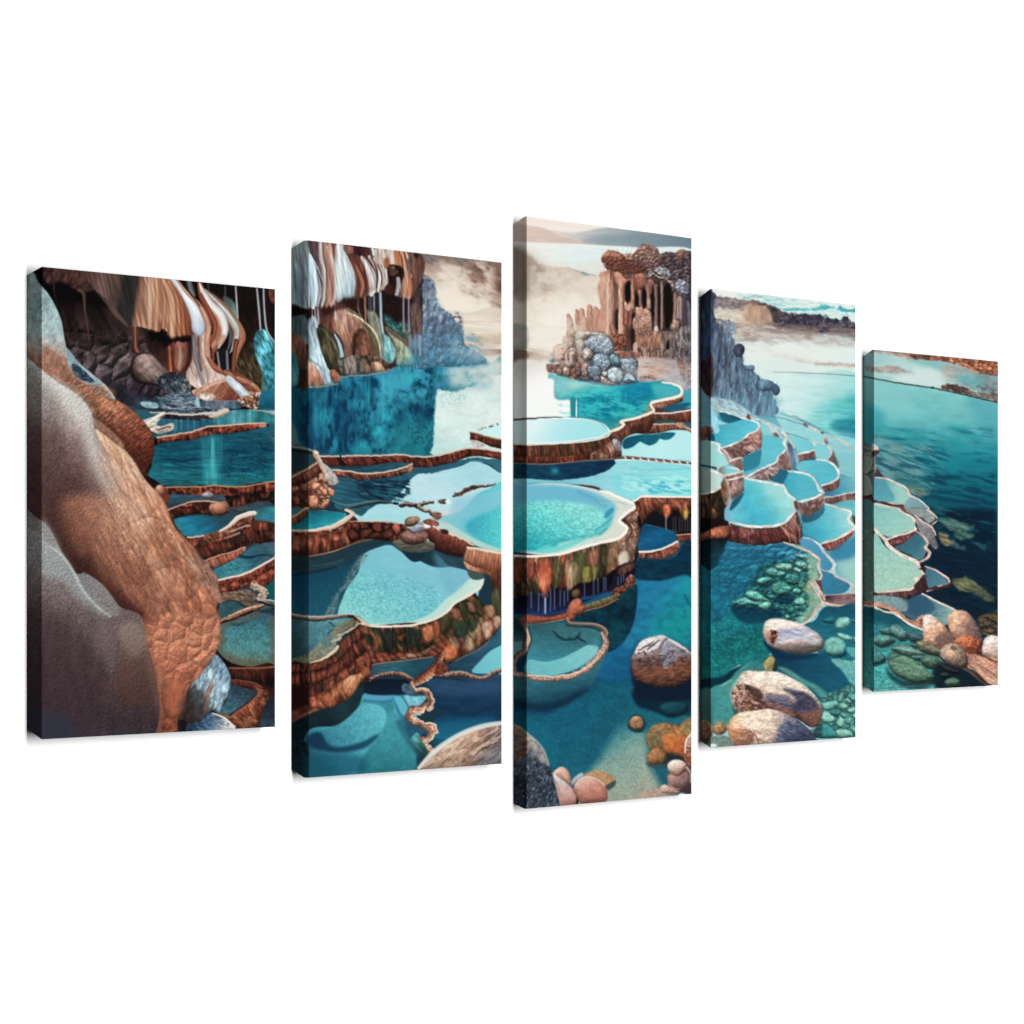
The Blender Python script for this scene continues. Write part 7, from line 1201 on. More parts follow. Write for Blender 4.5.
	P.line(C('740,570 860,585 930,615 960,660 990,720 1020,740 950,780 820,818'),[2,2.2,2.4,2.8,3,3,3,2.6],(240,238,230),jit=.5)
	P.wall(C('800,810 850,825 950,790 1025,745'),C('845,930 900,930 960,900 1025,850'),[(110,62,54),(150,96,82),(84,46,44),(170,116,100)],rib=2.4,amp=.4,cs=9,dark=.25,rough=.8)
	P.poly(C('845,925 900,930 980,890 1024,850 1024,900 960,960 860,980'),[(30,70,92),(20,96,124)],g=(805,515,822,518),soft=1)
	P.poly(C('270,870 380,740 390,640 440,630 560,655 700,690 720,740 790,810 780,840 790,900 740,950 700,990 560,1010 400,1000 280,970'),[(96,186,204),(56,170,194),(96,190,200),(150,210,206)],g=(735,520,785,495),soft=.8,tex=[(.08,8,6)])
	P.air(765,517,9,8,(36,150,190),.5,tex=.4,ts=6);P.poly(C('560,660 700,695 720,750 660,800 560,740'),(156,206,206),soft=3,alpha=.6)
	P.poly(C('270,870 300,800 380,740 370,780 330,840 280,885'),(20,70,96),soft=1)
	P.line(C('390,625 480,645 600,665 700,690 725,740 790,800 785,850 800,890 740,950 700,990 560,1012 400,1005 270,975'),[2.4,2.4,2.4,2.6,3,3,3,3,3,3,3,2.6,2.2],(242,240,232),jit=.5)
	P.wall(C('270,985 400,1020 560,1025 700,1000 760,945 810,880'),E('250,170 400,200 560,200 700,180 835,190 845,60'),[(120,60,50),(84,40,38),(160,98,82),(100,50,44)],rib=2.2,amp=.4,cs=11,dark=.3,rough=.8)
	for s_ in ['730,40 790,110 800,180','760,-20 820,60 830,180','700,60 740,120 750,180']: P.line(E(s_),[1,2,1.4],(190,150,136),alpha=.6,jit=.5)
	P.poly(C('780,820 800,805 820,860 800,880'),(90,50,48),soft=.8)
	# left small terraces
	P.poly([(690,440)]+C('0,320 130,330 190,360 180,400 240,450 260,500 210,545 160,540 0,520')+[(690,465)],[(140,176,170),(150,214,214)],g=(705,455,720,455),soft=.8)
	P.line(C('130,340 190,360 180,400 240,450 258,500 220,545 170,550'),2.6,(240,238,228),jit=.5);P.line(C('0,515 100,530 165,548'),2,(70,50,50),jit=.5)
	P.wall(C('190,390 240,440 280,490 340,460 370,470'),C('260,500 280,520 320,530 350,540 375,560'),[(140,84,74),(180,130,116)],rib=3,amp=.4,cs=8)
	P.poly(C('280,490 360,470 375,560 340,560 290,520'),[(150,96,84),(120,70,62)],g=(735,460,742,470),soft=.9,tex=[(.3,1.5,5)]);P.line(C('270,490 320,470 362,462'),2,(232,228,220));P.line(C('205,385 250,430 275,480'),2,(226,216,206))
	P.poly(C('180,550 260,520 330,545 350,570 220,600'),[(150,90,70),(110,190,200),(120,200,206)],g=(718,470,735,470),soft=.9)
	P.wall(C('225,605 300,590 375,570'),C('240,635 310,625 385,605'),[(120,66,56),(180,110,80),(80,40,40)],rib=3,amp=.4,cs=6,rim=((236,232,222),2));
	P.wall(C('250,640 320,625 385,608'),C('280,800 340,770 380,720'),[(150,100,96),(120,72,70),(180,130,120)],rib=2.4,amp=.4,cs=10,rim=((236,230,224),2));P.line(C('250,540 330,550 350,575'),1.6,(236,236,228))
	P.poly([(690,468)]+C('0,550 120,560 190,600 210,640 190,700 120,735 0,755')+[(690,495)],[(150,160,148),(180,220,212)],g=(702,480,720,480),soft=.8)
	P.line(C('110,560 170,580 215,615 225,650 200,700 130,738 0,758'),[2.4,3,3,3,2.4,2],(240,236,222),jit=.5)
	P.wall([(690,496)]+C('0,765 130,745 200,710 225,690'),[(690,526)]+C('0,960 130,985 230,960 250,900'),[(60,56,36),(120,66,46),(44,40,30),(150,84,56),(90,70,44)],rib=3.4,amp=.5,cs=12,dark=.45,streak=.3)
	P.line(C('225,620 255,700 270,800 255,840'),[3,3.4,4,3],[(206,190,186),(150,110,90)],jit=.8,js=3);P.poly(C('230,870 260,860 270,970 230,960'),(120,170,196),soft=1);P.poly(C('200,660 240,650 250,800 230,840 210,760'),(120,78,56),soft=1,tex=[(.4,2,4)])
	# bottom: base dark & orange root
	P.poly([(690,524)]+E('0,-10 230,0 260,30 280,100 240,160 0,180')+[(690,545)],(24,18,20),soft=1)
	P.poly([(690,536)]+E('60,100 150,60 260,45 275,90 250,140 120,150 0,175'),[(150,84,58),(190,104,68),(120,62,48)],g=(705,530,730,532),soft=1,tex=[(.3,2,3)],bev=(6,.4,0,-.4))
	P.poly([(690,540)]+E('0,170 130,160 240,150 250,180 230,260 190,350 110,410 0,430')+[(690,575)],[(16,36,40),(8,40,48)],g=(710,540,710,570),soft=1,tex=[(.3,5,3)])
	# right mid pools
	P.poly(F('420,130 520,150 560,190 600,240 700,240 860,120 860,540 800,500 690,430 680,360 640,320 600,280 560,420 560,300 480,220 410,190'),[(60,130,154),(84,150,170),(134,184,184)],g=(805,545,850,570),soft=.9,tex=[(.05,6,2)])
	P.poly(F('640,260 860,130 860,260 720,330'),(50,126,160),soft=3,alpha=.8);P.poly(F('700,340 860,340 860,500 760,440'),(150,196,186),soft=4,alpha=.7)
	P.poly(F('410,140 500,165 560,220 620,300 660,350 640,400 580,400 560,330 500,260 410,200'),[(84,150,186),(70,140,170)],g=(805,545,830,565),soft=.9)
	P.line(F('430,140 500,160 555,200 590,260 640,310 675,360 660,400 670,430'),[2,2,2.4,3,3,3.4,3.4,2.4],[(226,230,232),(176,196,210)],jit=.4)
	P.poly(F('560,400 660,420 700,450 780,490 800,530 760,580 640,600 590,590 560,500'),[(60,130,160),(56,120,150)],g=(825,575,835,592),soft=.9,tex=[(.05,6,2)])
	P.line(F('570,400 660,425 690,455 770,490 830,530 840,560 790,590 700,605 600,605'),[1,2,2.4,2.6,3,3,3,3],[(230,220,214),(196,170,170)],jit=.5)
	P.poly(F('600,610 700,600 860,595 860,670 760,680 660,670 620,660'),[(70,56,66),(110,80,80),(130,100,96)],g=(830,596,835,603),soft=1,tex=[(.25,4,2)])
	P.poly(C('200,120 500,180 900,240 1280,420 1280,900 1000,1000 300,990 250,700 200,300'),(170,206,208),soft=9,alpha=.15)
	# underwater stone pool
	sp = E('250,180 400,200 560,210 700,185 800,220 900,265 980,330 970,370 990,470 920,500 960,560 1000,640 960,700 900,790 820,830 700,900 540,1100 0,1200')+[(690,690)]+E('0,430 120,410 190,350 230,260')
	P.poly(sp,[(40,110,140),(30,116,136),(26,118,128),(20,104,112)],g=(760,545,740,640),soft=1,tex=[(.08,8,4)])
	P.poly(E('260,190 440,210 900,270 880,330 560,280 300,300 220,330'),[(50,124,156),(70,140,164)],g=(740,548,790,552),soft=2,tex=[(.08,9,2)],alpha=.9)
	P.poly(E('220,270 500,230 720,280 640,380 500,420 470,520 400,560 330,620 120,600 120,450 180,380'),(36,110,138),cells=(8,6,0,.18,.25),tex=[(.1,4,3)],soft=2.5,alpha=.8)
	P.poly(E('120,560 260,600 260,760 180,830 120,830'),(30,118,146),cells=(9,8,0,.18,.25),soft=2,alpha=.8)
	for s_,cc in [('430,380 470,355 505,380 500,405 450,410',(64,156,170)),('320,450 400,430 440,480 400,515 330,500',(40,130,152)),('180,440 240,410 310,440 290,480 200,470',(36,120,146)),('300,340 380,310 430,350 390,380 320,380',(40,122,148)),('540,270 620,260 640,300 560,310',(50,130,150)),('200,370 260,340 320,370 280,410 210,400',(32,116,146))]:
	    P.poly(E(s_),cc,bev=(4,.5,-.2,-.5),tex=[(.12,2,2)],soft=1.2,alpha=.8)
	P.poly(E('560,340 700,330 900,300 920,420 900,560 930,640 880,760 800,820 640,790 480,760 300,700 400,560 480,420'),[(40,104,110),(60,130,126)],g=(770,570,800,600),cells=(6,4.5,0,.2,.4),tex=[(.2,2,2)],soft=2.5)
	P.poly(E('280,690 420,690 620,690 700,760 640,820 540,820 420,830 330,790'),[(14,62,84),(12,70,90)],g=(750,610,750,622),soft=2.4,alpha=.95);P.poly(E('640,600 760,590 780,650 700,680 640,650'),(12,60,78),soft=2,alpha=.9);P.poly(E('500,500 600,490 580,530 500,530'),(16,70,88),soft=1.6,alpha=.8)
	st = [('280,660 340,620 400,610 440,640 500,650 580,640 600,680 570,720 520,715 460,680 400,690 330,685',(84,150,144)),('390,600 410,565 470,558 540,610 580,640 500,655 420,630',(96,162,150)),('490,670 590,650 600,690 560,722 510,710',(106,170,156)),('595,540 640,500 700,490 770,540 760,580 680,600 620,590',(74,138,128)),('480,480 520,455 600,455 605,480 540,515 490,510',(86,150,140)),('700,450 760,425 830,450 830,490 780,520 720,500',(60,118,116)),
	      ('635,370 660,345 760,350 775,380 740,400 680,405 640,390',(130,184,170)),('790,340 830,325 890,350 895,380 860,395 800,370',(120,176,164)),('770,390 800,375 840,395 835,425 790,415',(124,180,166)),('560,400 600,375 660,400 720,420 700,450 600,450 550,430',(86,150,142)),('770,550 820,540 850,570 820,600 775,590',(90,156,144)),('780,650 820,615 870,630 870,680 820,690 790,675',(110,172,156)),('870,650 900,640 915,670 890,695',(100,160,146)),('560,600 620,595 640,630 590,640',(60,124,124)),('820,510 860,490 880,510 850,545 820,540',(90,150,136)),('740,320 780,320 770,345',(110,166,156)),('780,280 860,270 900,290 880,330 830,310',(110,168,160)),('700,700 780,690 800,740 740,750',(54,116,118)),('700,760 740,750 760,790 720,800',(70,140,132)),('660,690 720,690 710,720 670,720',(60,120,120))]
	for s_,cc in st:
	    c0 = np.array(cc);P.poly(E(s_),cc,bev=(4.5,.6,.1,-.6),tex=[(.2,1.8,1.5),(.1,4,4)],soft=.9,edge=(tuple(c0*.45),1.1,.5))
	P.poly(E('900,270 980,330 965,370 985,460 925,500 950,560 1000,650 900,770 820,830 780,830 840,760 900,700 900,600 860,560 900,480 900,400 890,330'),[(130,176,156),(150,176,140),(140,180,160)],g=(810,560,815,615),soft=1.6,tex=[(.15,3,3)],alpha=.9)
	up = E('250,200 700,200 900,290 900,700 800,820 560,780 280,700 130,600 130,400');P.relief(up,.28,9,6.5,0,cell=True,soft=5,seed=12);P.relief(up,.15,3,2.4,0,4,soft=3);P.poly(E('130,250 500,210 600,300 480,440 330,620 120,640'),(34,112,138),soft=8,alpha=.4)
	P.fog(802,570,824,620,(80,120,110),.6,2,2,0,.2,.2,3)
	P.line(E('700,180 800,210 900,255 985,320 970,360 1000,440 980,485 920,500 950,550 1000,640 1015,665 960,720 920,790 850,845'),[2,2.6,3.4,3.4,3.2,3.2,3,3,3.4,3.4,3.4,3.4,3.4,2.4],[(220,200,180),(240,222,196),(190,160,134)],jit=.9,js=4)
	P.line(E('870,800 940,740 1000,680'),1.6,(196,160,110),alpha=.8);P.line(E('900,840 960,790 1020,700'),2,(196,210,204),alpha=.8)
	P.poly(F('515,500 560,480 580,560 600,630 620,660 580,640 555,560'),(96,56,54),soft=1,tex=[(.3,2,3)]);P.line(F('520,500 560,560 600,640'),[2.4,3,2],(226,190,176),jit=.6)
	P.line(F('600,665 680,685 760,690 850,690'),[3,3,3.4,3.4],[(236,216,190),(190,150,130)],jit=.6)
	# deep right pool
	P.poly(F('420,870 520,800 560,730 610,690 700,695 860,700 860,1100 600,1100'),[(24,84,104),(30,104,122),(34,112,128)],g=(835,606,830,650),soft=1,tex=[(.08,6,3)])
	for s_,cc in [('680,830 700,790 760,775 800,790 800,830 740,870 690,865',(124,180,168)),('580,800 640,770 680,790 660,830 600,820',(44,116,128)),('695,910 730,905 810,930 820,955 780,970 710,945',(120,178,166)),('590,990 640,940 720,945 765,1000 740,1070 660,1080 600,1060',(110,166,156)),('820,940 860,930 860,990 825,980',(96,150,146)),('800,800 850,795 850,830',(70,130,136))]:
	    P.poly(F(s_),cc,bev=(5,.5,.1,-.6),tex=[(.18,2.4,2)],soft=.9)
	P.poly(F('610,1060 660,1085 745,1070 760,1040 770,1080 700,1110 620,1100'),(12,58,80),soft=1.4)
	P.poly(H('770,140 860,150 860,230 800,200'),(90,160,162),soft=1.2)
	# floor lower
	P.poly([(690,620)]+E('120,830 260,760 340,800 420,840 540,850 560,950')+G('560,160 590,200 520,250 420,270 300,300 240,400 120,470')+[(690,700)],[(30,122,130),(20,108,112),(24,116,116),(28,120,122)],g=(720,625,740,680),soft=1.6,tex=[(.12,6,4)])
	P.grain(G('100,-60 400,-60 560,60 560,220 420,270 240,400 100,420'),.4,2.2,1.7,10);P.fog(712,624,770,680,(10,82,92),.6,3,2,0,.15,.2,6);P.fog(712,630,768,676,(80,170,156),.5,2.4,1.6,0,.35,.2,6)
	P.poly(G('40,400 120,385 220,370 300,310 420,270 330,350 250,410 120,470 40,470'),(8,54,70),soft=1.6)
	P.poly(G('400,270 520,230 600,200 660,200 1024,200')+H('860,300 860,600 540,560 440,440 300,380 200,330 0,330')+G('300,360'),[(70,140,136),(22,92,108),(30,104,118)],g=(745,665,800,665),soft=1.4,tex=[(.1,6,3)])
	P.poly(G('540,100 600,60 800,160 1000,190')+H('600,170 700,300 860,420 860,560 640,540 520,430 400,380 200,300 180,200'),[(14,60,82),(20,80,104),(26,92,114)],g=(775,650,830,690),soft=1.4,tex=[(.07,6,3)])
	P.poly(H('650,240 760,240 860,280 860,450 800,420 740,330'),[(110,170,164),(96,160,160)],g=(830,660,855,680),soft=1.4);P.grain(H('640,220 860,220 860,480 780,440'),.3,1.5,1.2,0,3)
	P.poly(H('220,300 300,310 440,400 560,460 660,560 600,570 500,470 380,400'),[(110,160,140),(90,150,140)],g=(780,670,825,700),soft=1.8,alpha=.8,tex=[(.15,3,2)])
	P.poly(G('120,480 240,430 330,340 450,290 560,250 580,330 400,330 280,480 300,600 340,660 250,760 130,780'),[(70,142,140),(84,146,136),(64,124,124)],g=(715,690,745,670),soft=1.8,tex=[(.08,5,3)])
	P.grain(G('120,480 340,340 340,900 120,940'),.15,1.5,1.2)
	P.poly(G('540,270 595,208 630,230 645,290 600,330 560,330'),[(176,150,84),(130,122,80)],g=(768,660,775,668),soft=1,tex=[(.2,2,2)]);P.poly(G('635,240 650,290 640,330 610,330'),(40,56,56),soft=.9)
	P.poly([(690,690)]+G('0,500 120,480 120,880 0,860'),[(70,128,126),(60,96,92)],g=(700,690,700,735),soft=2)
	# right gravel
	P.poly(H('560,560 700,480 860,470 860,860 700,870 520,850 560,700'),(84,146,140),cells=(5.5,5,10,.32,.4),tex=[(.15,2,2)],soft=1.6)
	for s_,cc in [('570,590 620,575 690,565 705,600 640,640 590,640',(110,170,158)),('560,700 590,655 640,660 685,710 660,740 590,740',(124,180,164)),('710,600 740,580 785,610 760,640 725,635',(120,176,160)),('780,640 830,615 850,640 830,670 790,665',(120,176,162)),('690,740 720,700 755,715 745,775 705,775',(130,186,166)),('700,560 720,510 750,505 745,550 720,585',(110,168,156)),('755,560 785,545 810,575 790,590',(110,170,158)),('760,740 790,695 820,710 800,755',(100,160,150)),('520,800 560,755 620,755 690,820 700,860 520,860',(60,130,130)),('680,810 740,790 800,810 820,850 710,860',(120,176,160)),('720,680 750,660 780,685 755,710',(90,152,146)),('640,650 690,640 730,660 700,690 650,680',(60,126,128)),('820,680 860,665 860,720 830,710',(130,186,168)),('800,780 860,780 860,830 820,820',(110,166,156)),('790,530 860,510 860,570 810,570',(96,160,154))]:
	    P.poly(H(s_),cc,bev=(4,.55,.1,-.6),tex=[(.15,2,2)],soft=.8)
	# big pebbles
	P.poly(G('540,30 560,90 640,160 780,200 940,190 1010,170 900,230 700,240 600,180'),(12,50,74),soft=2,alpha=.7)
	P.poly(E('535,870 560,810 620,788 700,795 800,820 900,860 980,910 1024,970 1010,1030 940,1060 840,1075 720,1060 640,1030 570,990 540,930'),[(0,(226,214,200)),(.3,(214,190,172)),(.45,(150,146,166)),(.65,(196,190,190)),(.8,(170,140,130)),(1,(120,110,104))],g=(772,622,780,654),tex=[(.1,10,3,15),(.08,1.6,1.6)],bev=(11,.4,.0,-.5),soft=.8)
	P.poly(E('640,880 780,860 900,900 1000,960 960,1000 840,960 720,930'),[(150,160,184),(190,196,206)],g=(775,632,815,645),soft=2.4,alpha=.7,tex=[(.15,4,1.5,20)]);P.poly(E('545,900 600,880 630,900 620,1000 570,970'),[(206,150,126),(170,110,90)],g=(765,632,775,642),soft=2,alpha=.8)
	P.poly(E('595,880 625,880 655,900 640,960 620,1000 590,960 600,920'),(90,50,40),soft=1,tex=[(.5,1.5,2)],mott=[((200,150,120),.2,1.5,2,0,.7)]);P.line(E('560,820 640,795 760,815 900,870'),2.4,(240,232,222),alpha=.5,soft=2)
	P.poly(G('290,600 340,660 400,650 540,620 760,700 900,800 1000,740 1010,800 960,860 500,700 330,700'),(40,50,56),soft=2,alpha=.6)
	P.poly(G('285,490 330,420 360,350 410,325 520,330 640,335 740,370 860,440 950,520 1005,610 1010,680 970,760 920,780 840,730 740,680 640,640 540,640 440,630 350,655 300,590'),
	       [(0,(232,212,190)),(.4,(214,184,160)),(.58,(150,120,112)),(.75,(120,84,76)),(1,(96,66,62))],g=(768,672,758,716),tex=[(.18,5,3,25,4),(.12,1.6,1.6)],bev=(12,.4,0,-.5),soft=.8)
	P.poly(G('285,490 340,430 420,440 480,520 560,600 520,640 350,655 300,600'),[(196,154,130),(110,70,58)],g=(735,690,755,708),tex=[(.35,2.4,2.4)],mott=[((80,48,42),.25,2.6,2.6,20,.7),((226,190,164),.4,2.4,2.4,0,.6)],soft=1.6)
	P.poly(G('390,440 460,450 520,490 540,540 500,550 430,500'),(70,46,44),soft=1.6,alpha=.8,tex=[(.3,2,2)])
	P.poly(G('570,510 700,520 760,540 780,600 760,640 640,600 560,560'),(80,84,112),soft=3,alpha=.7,tex=[(.3,3,2,15)])
	P.poly(G('700,470 850,490 930,530 980,600 960,660 850,660 760,620 800,560 760,520'),[(52,56,84),(74,70,92)],g=(795,690,815,715),soft=2.6,tex=[(.3,3,1.8,15)],alpha=.9)
	P.poly(G('840,680 980,640 1000,700 960,760 920,775'),(130,84,72),soft=2.5,alpha=.7,tex=[(.2,2,2)]);P.poly(G('560,580 700,620 800,680 760,690 620,630'),(170,112,88),soft=2,alpha=.6)
	P.line(G('400,500 500,570 580,610'),[1,2,1.4],(90,60,54),alpha=.7,jit=.8)
	P.poly(G('250,770 290,700 360,660 500,640 580,628 700,660 800,710 900,790 960,870 940,900 300,930 265,850'),[(0,(230,166,116)),(.2,(226,196,168)),(.5,(214,186,160)),(.72,(120,112,122)),(1,(76,78,100))],g=(728,728,812,735),tex=[(.15,4,3,20,4),(.12,1.6,1.6)],bev=(11,.4,0,-.5),soft=.8)
	P.poly(G('640,860 680,760 740,720 840,770 940,860 930,900 640,910'),[(96,104,128),(56,62,88)],g=(785,725,795,742),soft=2.4,tex=[(.4,5,1.8,35)],alpha=.85)
	P.poly(G('270,800 380,780 460,840 440,910 300,915'),[(206,130,84),(110,56,40)],g=(735,728,745,744),soft=2.5,alpha=.7,tex=[(.2,2,2)]);P.line(G('420,800 480,850 500,900'),[1,2,1.6],(150,90,70),alpha=.7,jit=.8)
	pb = G('285,490 410,325 640,335 950,520 1010,680 940,900 300,930 265,850 300,700');P.relief(pb,.2,5,3,25,4,soft=1);P.relief(pb,.15,1.6,1.4,0,2,soft=1);P.relief(E('535,870 620,788 900,860 1024,970 940,1060 720,1060 570,990'),.2,5,2.4,15,4,soft=1)
	P.fog(738,728,778,744,(120,84,76),.6,2.4,1.8,20,.2,.2,3);P.air(737,726.5,2,1.4,(250,226,180),.7)
	P.poly(G('130,790 180,730 240,760 245,810 200,840 150,830'),[(170,130,86),(130,96,66)],g=(715,725,722,735),bev=(5,.35,0,-.5),tex=[(.25,2,2)],soft=.9);P.poly([(690,716)]+G('40,720 90,720 130,780 130,860 100,910 0,880'),[(150,116,84),(96,72,60)],g=(705,722,705,740),soft=1,tex=[(.4,3,2,-30)])
	P.poly(G('120,860 250,850 300,930 110,960'),(110,134,124),soft=1.4,tex=[(.2,1.5,1.5)]);P.poly(G('115,915 150,910 170,930 120,940'),(226,226,220),soft=.8)
	return P

def paint5():
	P = Pan(860,345,1001,695,(60,140,150));P.lw = .84;P.wb = 1.15
	A = lambda s: t8(872,340,s);B = lambda s: t8(860,460,s);C = lambda s: t8(872,570,s)
	P.poly([(855,340),(1005,340),(1005,420),(855,420)],[(150,190,188),(176,206,202),(160,196,194)],g=(875,350,960,400),sm=False,tex=[(.05,12,3)])
	P.poly(A('-120,60 100,85 300,100 560,120 1100,170 1100,210 700,190 560,165 300,150 100,110 -120,100'),[(170,154,146),(180,140,126),(160,100,76),(190,124,90)],g=(880,352,980,365),soft=1.6,tex=[(.25,4,1.6,6)],rough=1,rs=4)
	P.poly(A('300,150 560,160 700,200 660,230 500,240 380,200'),(110,168,172),soft=4,alpha=.7);P.poly(A('580,200 760,220 1030,290 1030,440 820,400 640,330 560,260'),[(168,160,152),(130,156,156),(120,140,142)],g=(945,368,985,390),soft=3,tex=[(.12,7,3,8)],alpha=.9)
	P.poly(A('680,290 820,290 900,340 860,380 720,340'),(96,166,172),soft=3.5,alpha=.6)
	P.poly(A('310,110 420,118 560,130 700,145 1030,180 1030,280 900,270 800,245 740,215 640,185 520,165 380,155 310,140'),[(140,92,70),(160,100,74),(196,122,82),(186,112,76)],g=(915,356,990,370),cells=(5,2.6,8,.3,.5),tex=[(.35,3,1.6)],rough=1.2,rs=3,soft=.9)
	P.line(A('740,215 800,245 900,262 1030,285'),1.4,(206,176,150),alpha=.7,jit=.6);P.line(A('860,262 960,275 1030,292'),1.6,(84,50,40),alpha=.7,jit=.8);P.line(A('0,80 300,105 640,135 1030,178'),1.2,(110,80,66),alpha=.6,jit=.6)
	P.poly(A('-120,200 40,215 160,205 260,235 340,260 335,275 200,270 60,260 -120,240'),[(150,138,134),(166,150,142),(130,130,130)],g=(870,367,912,373),soft=1.5,tex=[(.2,3,2)],alpha=.9,rough=1,rs=3)
	P.poly(A('200,280 450,220 560,300 560,380 400,360 200,330'),(196,214,208),soft=4,alpha=.8)
	P.poly(A('550,360 620,350 720,370 780,390 800,410 900,425 1030,430 1030,500 900,480 800,455 700,430 600,400 560,395'),[(110,84,70),(80,64,62),(130,106,92),(120,96,84)],g=(940,385,998,396),soft=1,rough=1.3,rs=3,tex=[(.4,2.4,1.6)])
	P.fog(940,388,1000,404,(214,190,166),.4,3,1.4,10,.25,.2,3);P.fog(938,382,1000,398,(50,44,48),.6,3,1.6,10,.3,.2,3)
	# main water
	P.poly(A('-160,285 0,305 200,340 480,383 700,430 880,470 1010,500 1100,520')+[(1014,440),(1012,560),(1012,700),(850,700)],[(0,(128,190,190)),(.2,(104,176,180)),(.42,(28,128,142)),(.6,(14,100,116)),(.8,(12,74,94)),(1,(14,50,70))],g=(930,385,925,560),soft=.8,tex=[(.05,14,6,5,3)])
	P.poly(A('-160,290 100,330 260,420 340,560 200,600 0,520 -160,450'),(130,190,190),soft=8,alpha=.6);P.poly(A('760,460 1040,510 1040,760 880,700'),(70,150,164),soft=8,alpha=.5)
	P.poly(A('-160,480 60,560 100,700 0,760 -160,700'),(40,150,160),soft=6,alpha=.5)
	P.fog(874,420,998,480,(24,140,150),.4,16,5,8,.1,.4,10);P.fog(874,425,998,500,(8,84,104),.5,22,3,8,.25,.3,8)
	P.line(A('-160,280 0,305 200,342 480,383 700,430 880,470 1040,508'),[1.2,1.4,1.8,1.6,1.8,1.8],(52,60,62),alpha=.9,jit=.4);P.poly(A('470,378 490,372 500,385 480,390'),(50,60,60),soft=.8);P.line(A('700,420 900,468 1030,495'),1,(206,190,170),alpha=.8,dash=(3,.1))
	# darker right/bottom rippled
	P.fog(905,470,1000,560,(8,66,88),.8,18,3,10,.1,.3,8);P.fog(925,505,1000,640,(8,34,54),.9,18,3.4,12,-.15,.4,8)
	P.poly(B('600,560 800,640 1130,760 1130,1000 900,1000 740,960 600,820 560,720'),(10,38,58),soft=4,alpha=.8,tex=[(.3,9,1.6,14)])
	P.poly(C('420,60 640,40 1030,20 1030,400 880,440 780,350 620,290 500,230'),[(10,34,54),(12,44,62)],g=(930,580,990,620),soft=3,alpha=.9,tex=[(.3,9,1.6,14)])
	# shoals (pale ripple bands)
	P.poly(A('0,780 100,780 220,840 330,920 420,980 480,1060 300,1100 0,1100'),[(86,140,148),(60,120,132)],g=(875,440,925,470),soft=3,alpha=.85,tex=[(.25,9,1.6,22,4)])
	P.fog(860,430,950,505,(126,160,158),.6,14,3,20,.1,.4,20);P.fog(860,434,960,510,(16,66,90),.6,16,2.6,18,.2,.35,22)
	for s_,cc,al in [('380,220 480,225 550,270 440,290',(110,130,116),.8),('620,470 760,480 880,520 920,550 760,560 660,520',(96,130,116),.8),('620,580 700,600 745,650 740,690 680,690 640,650',(150,134,92),.85),('760,560 920,600 860,640 770,620',(96,130,110),.7),('720,640 800,680 850,720 780,710',(84,116,116),.7),('280,100 420,130 540,200 420,210 300,160',(70,120,122),.6),('740,960 860,940 940,980 900,1020 760,1020',(120,126,88),.7),('560,330 700,410 620,420',(50,100,104),.5),('880,640 1000,690 980,720',(60,110,112),.5)]:
	    P.poly(B(s_),cc,soft=1.8,alpha=al,tex=[(.35,6,1.3,18)],rough=2,rs=5)
	P.poly(C('630,90 740,80 860,130 980,220 940,250 840,200 700,150'),(110,112,76),soft=2,alpha=.75,tex=[(.4,6,1.4,22)],rough=2,rs=5)
	P.poly(C('860,370 960,340 1030,340 1030,560 900,520 860,450'),[(110,84,54),(90,72,56)],g=(980,620,1000,640),soft=2.4,alpha=.9,tex=[(.45,5,1.5,15)]);P.fog(978,612,1000,640,(20,30,40),.8,5,1.6,10,.15,.2,2)
	# side strip pools (left of front edge)
	P.poly([(855,446),(874,452),(876,500),(855,500)],(110,116,112),soft=1,tex=[(.3,3,3)])
	for s_,cc in [('-40,-40 60,-30 95,0 90,60 60,100 20,110 -40,110',(140,150,136)),('-40,130 60,130 90,190 100,250 70,280 -40,280',(150,160,146)),('-40,-110 100,-90 120,-70 60,-50 -40,-50',(110,110,100))]:
	    P.poly(B(s_),cc,soft=1,edge=((210,206,190),1.4,.5))
	P.wall(B('-40,285 60,285 110,265'),B('-40,330 60,335 112,340'),[(110,56,48),(80,40,40)],rib=3,amp=.4)
	P.poly(B('-40,340 112,345 112,640 -40,560'),(84,130,136),soft=1);P.line(B('20,530 60,545 115,560'),2,(190,176,160))
	P.poly(B('-40,560 112,570 112,1400 -40,1400'),(100,130,118),soft=1,tex=[(.1,3,3)])
	P.poly(A('0,830 30,840 55,870 30,900 0,905'),(206,186,176),soft=.9);P.poly(A('0,890 40,880 60,900 20,930 0,930'),(84,50,52),soft=.9)
	# dark gap under pools
	P.poly(B('112,130 130,120 112,330'),(30,30,40),soft=1)
	P.poly(B('112,140 200,150 300,190 380,240 400,300 440,300 540,380 610,450 600,500 620,640 620,720 560,760 520,840 700,940 730,1000 700,1020')+C('600,130 660,310 780,420 560,500 300,400 0,290')+B('112,1200'),[(70,60,68),(30,44,60),(16,40,58)],g=(895,490,925,590),soft=1)
	# pool 1
	P.poly(B('112,150 190,155 290,190 360,230 385,270 400,300 360,345 290,355 200,330 112,320'),[(96,150,164),(108,164,172),(136,186,178),(150,192,180)],g=(875,490,905,492),soft=.8,tex=[(.04,6,2)])
	P.poly(B('112,150 190,160 240,230 275,320 112,320'),[(84,144,160),(92,158,170)],g=(877,480,880,500),soft=1,tex=[(.05,5,2)])
	P.line(B('112,140 200,148 300,188 370,225 388,265 408,300 380,345 310,362 200,340'),[1,2,2.2,2.4,2.6,2.8,2.6,2.4,2],(232,216,204),jit=.4);P.line(B('112,330 200,345 300,368 400,350'),[2,2.4,2.4,1.6],(90,54,54),jit=.6)
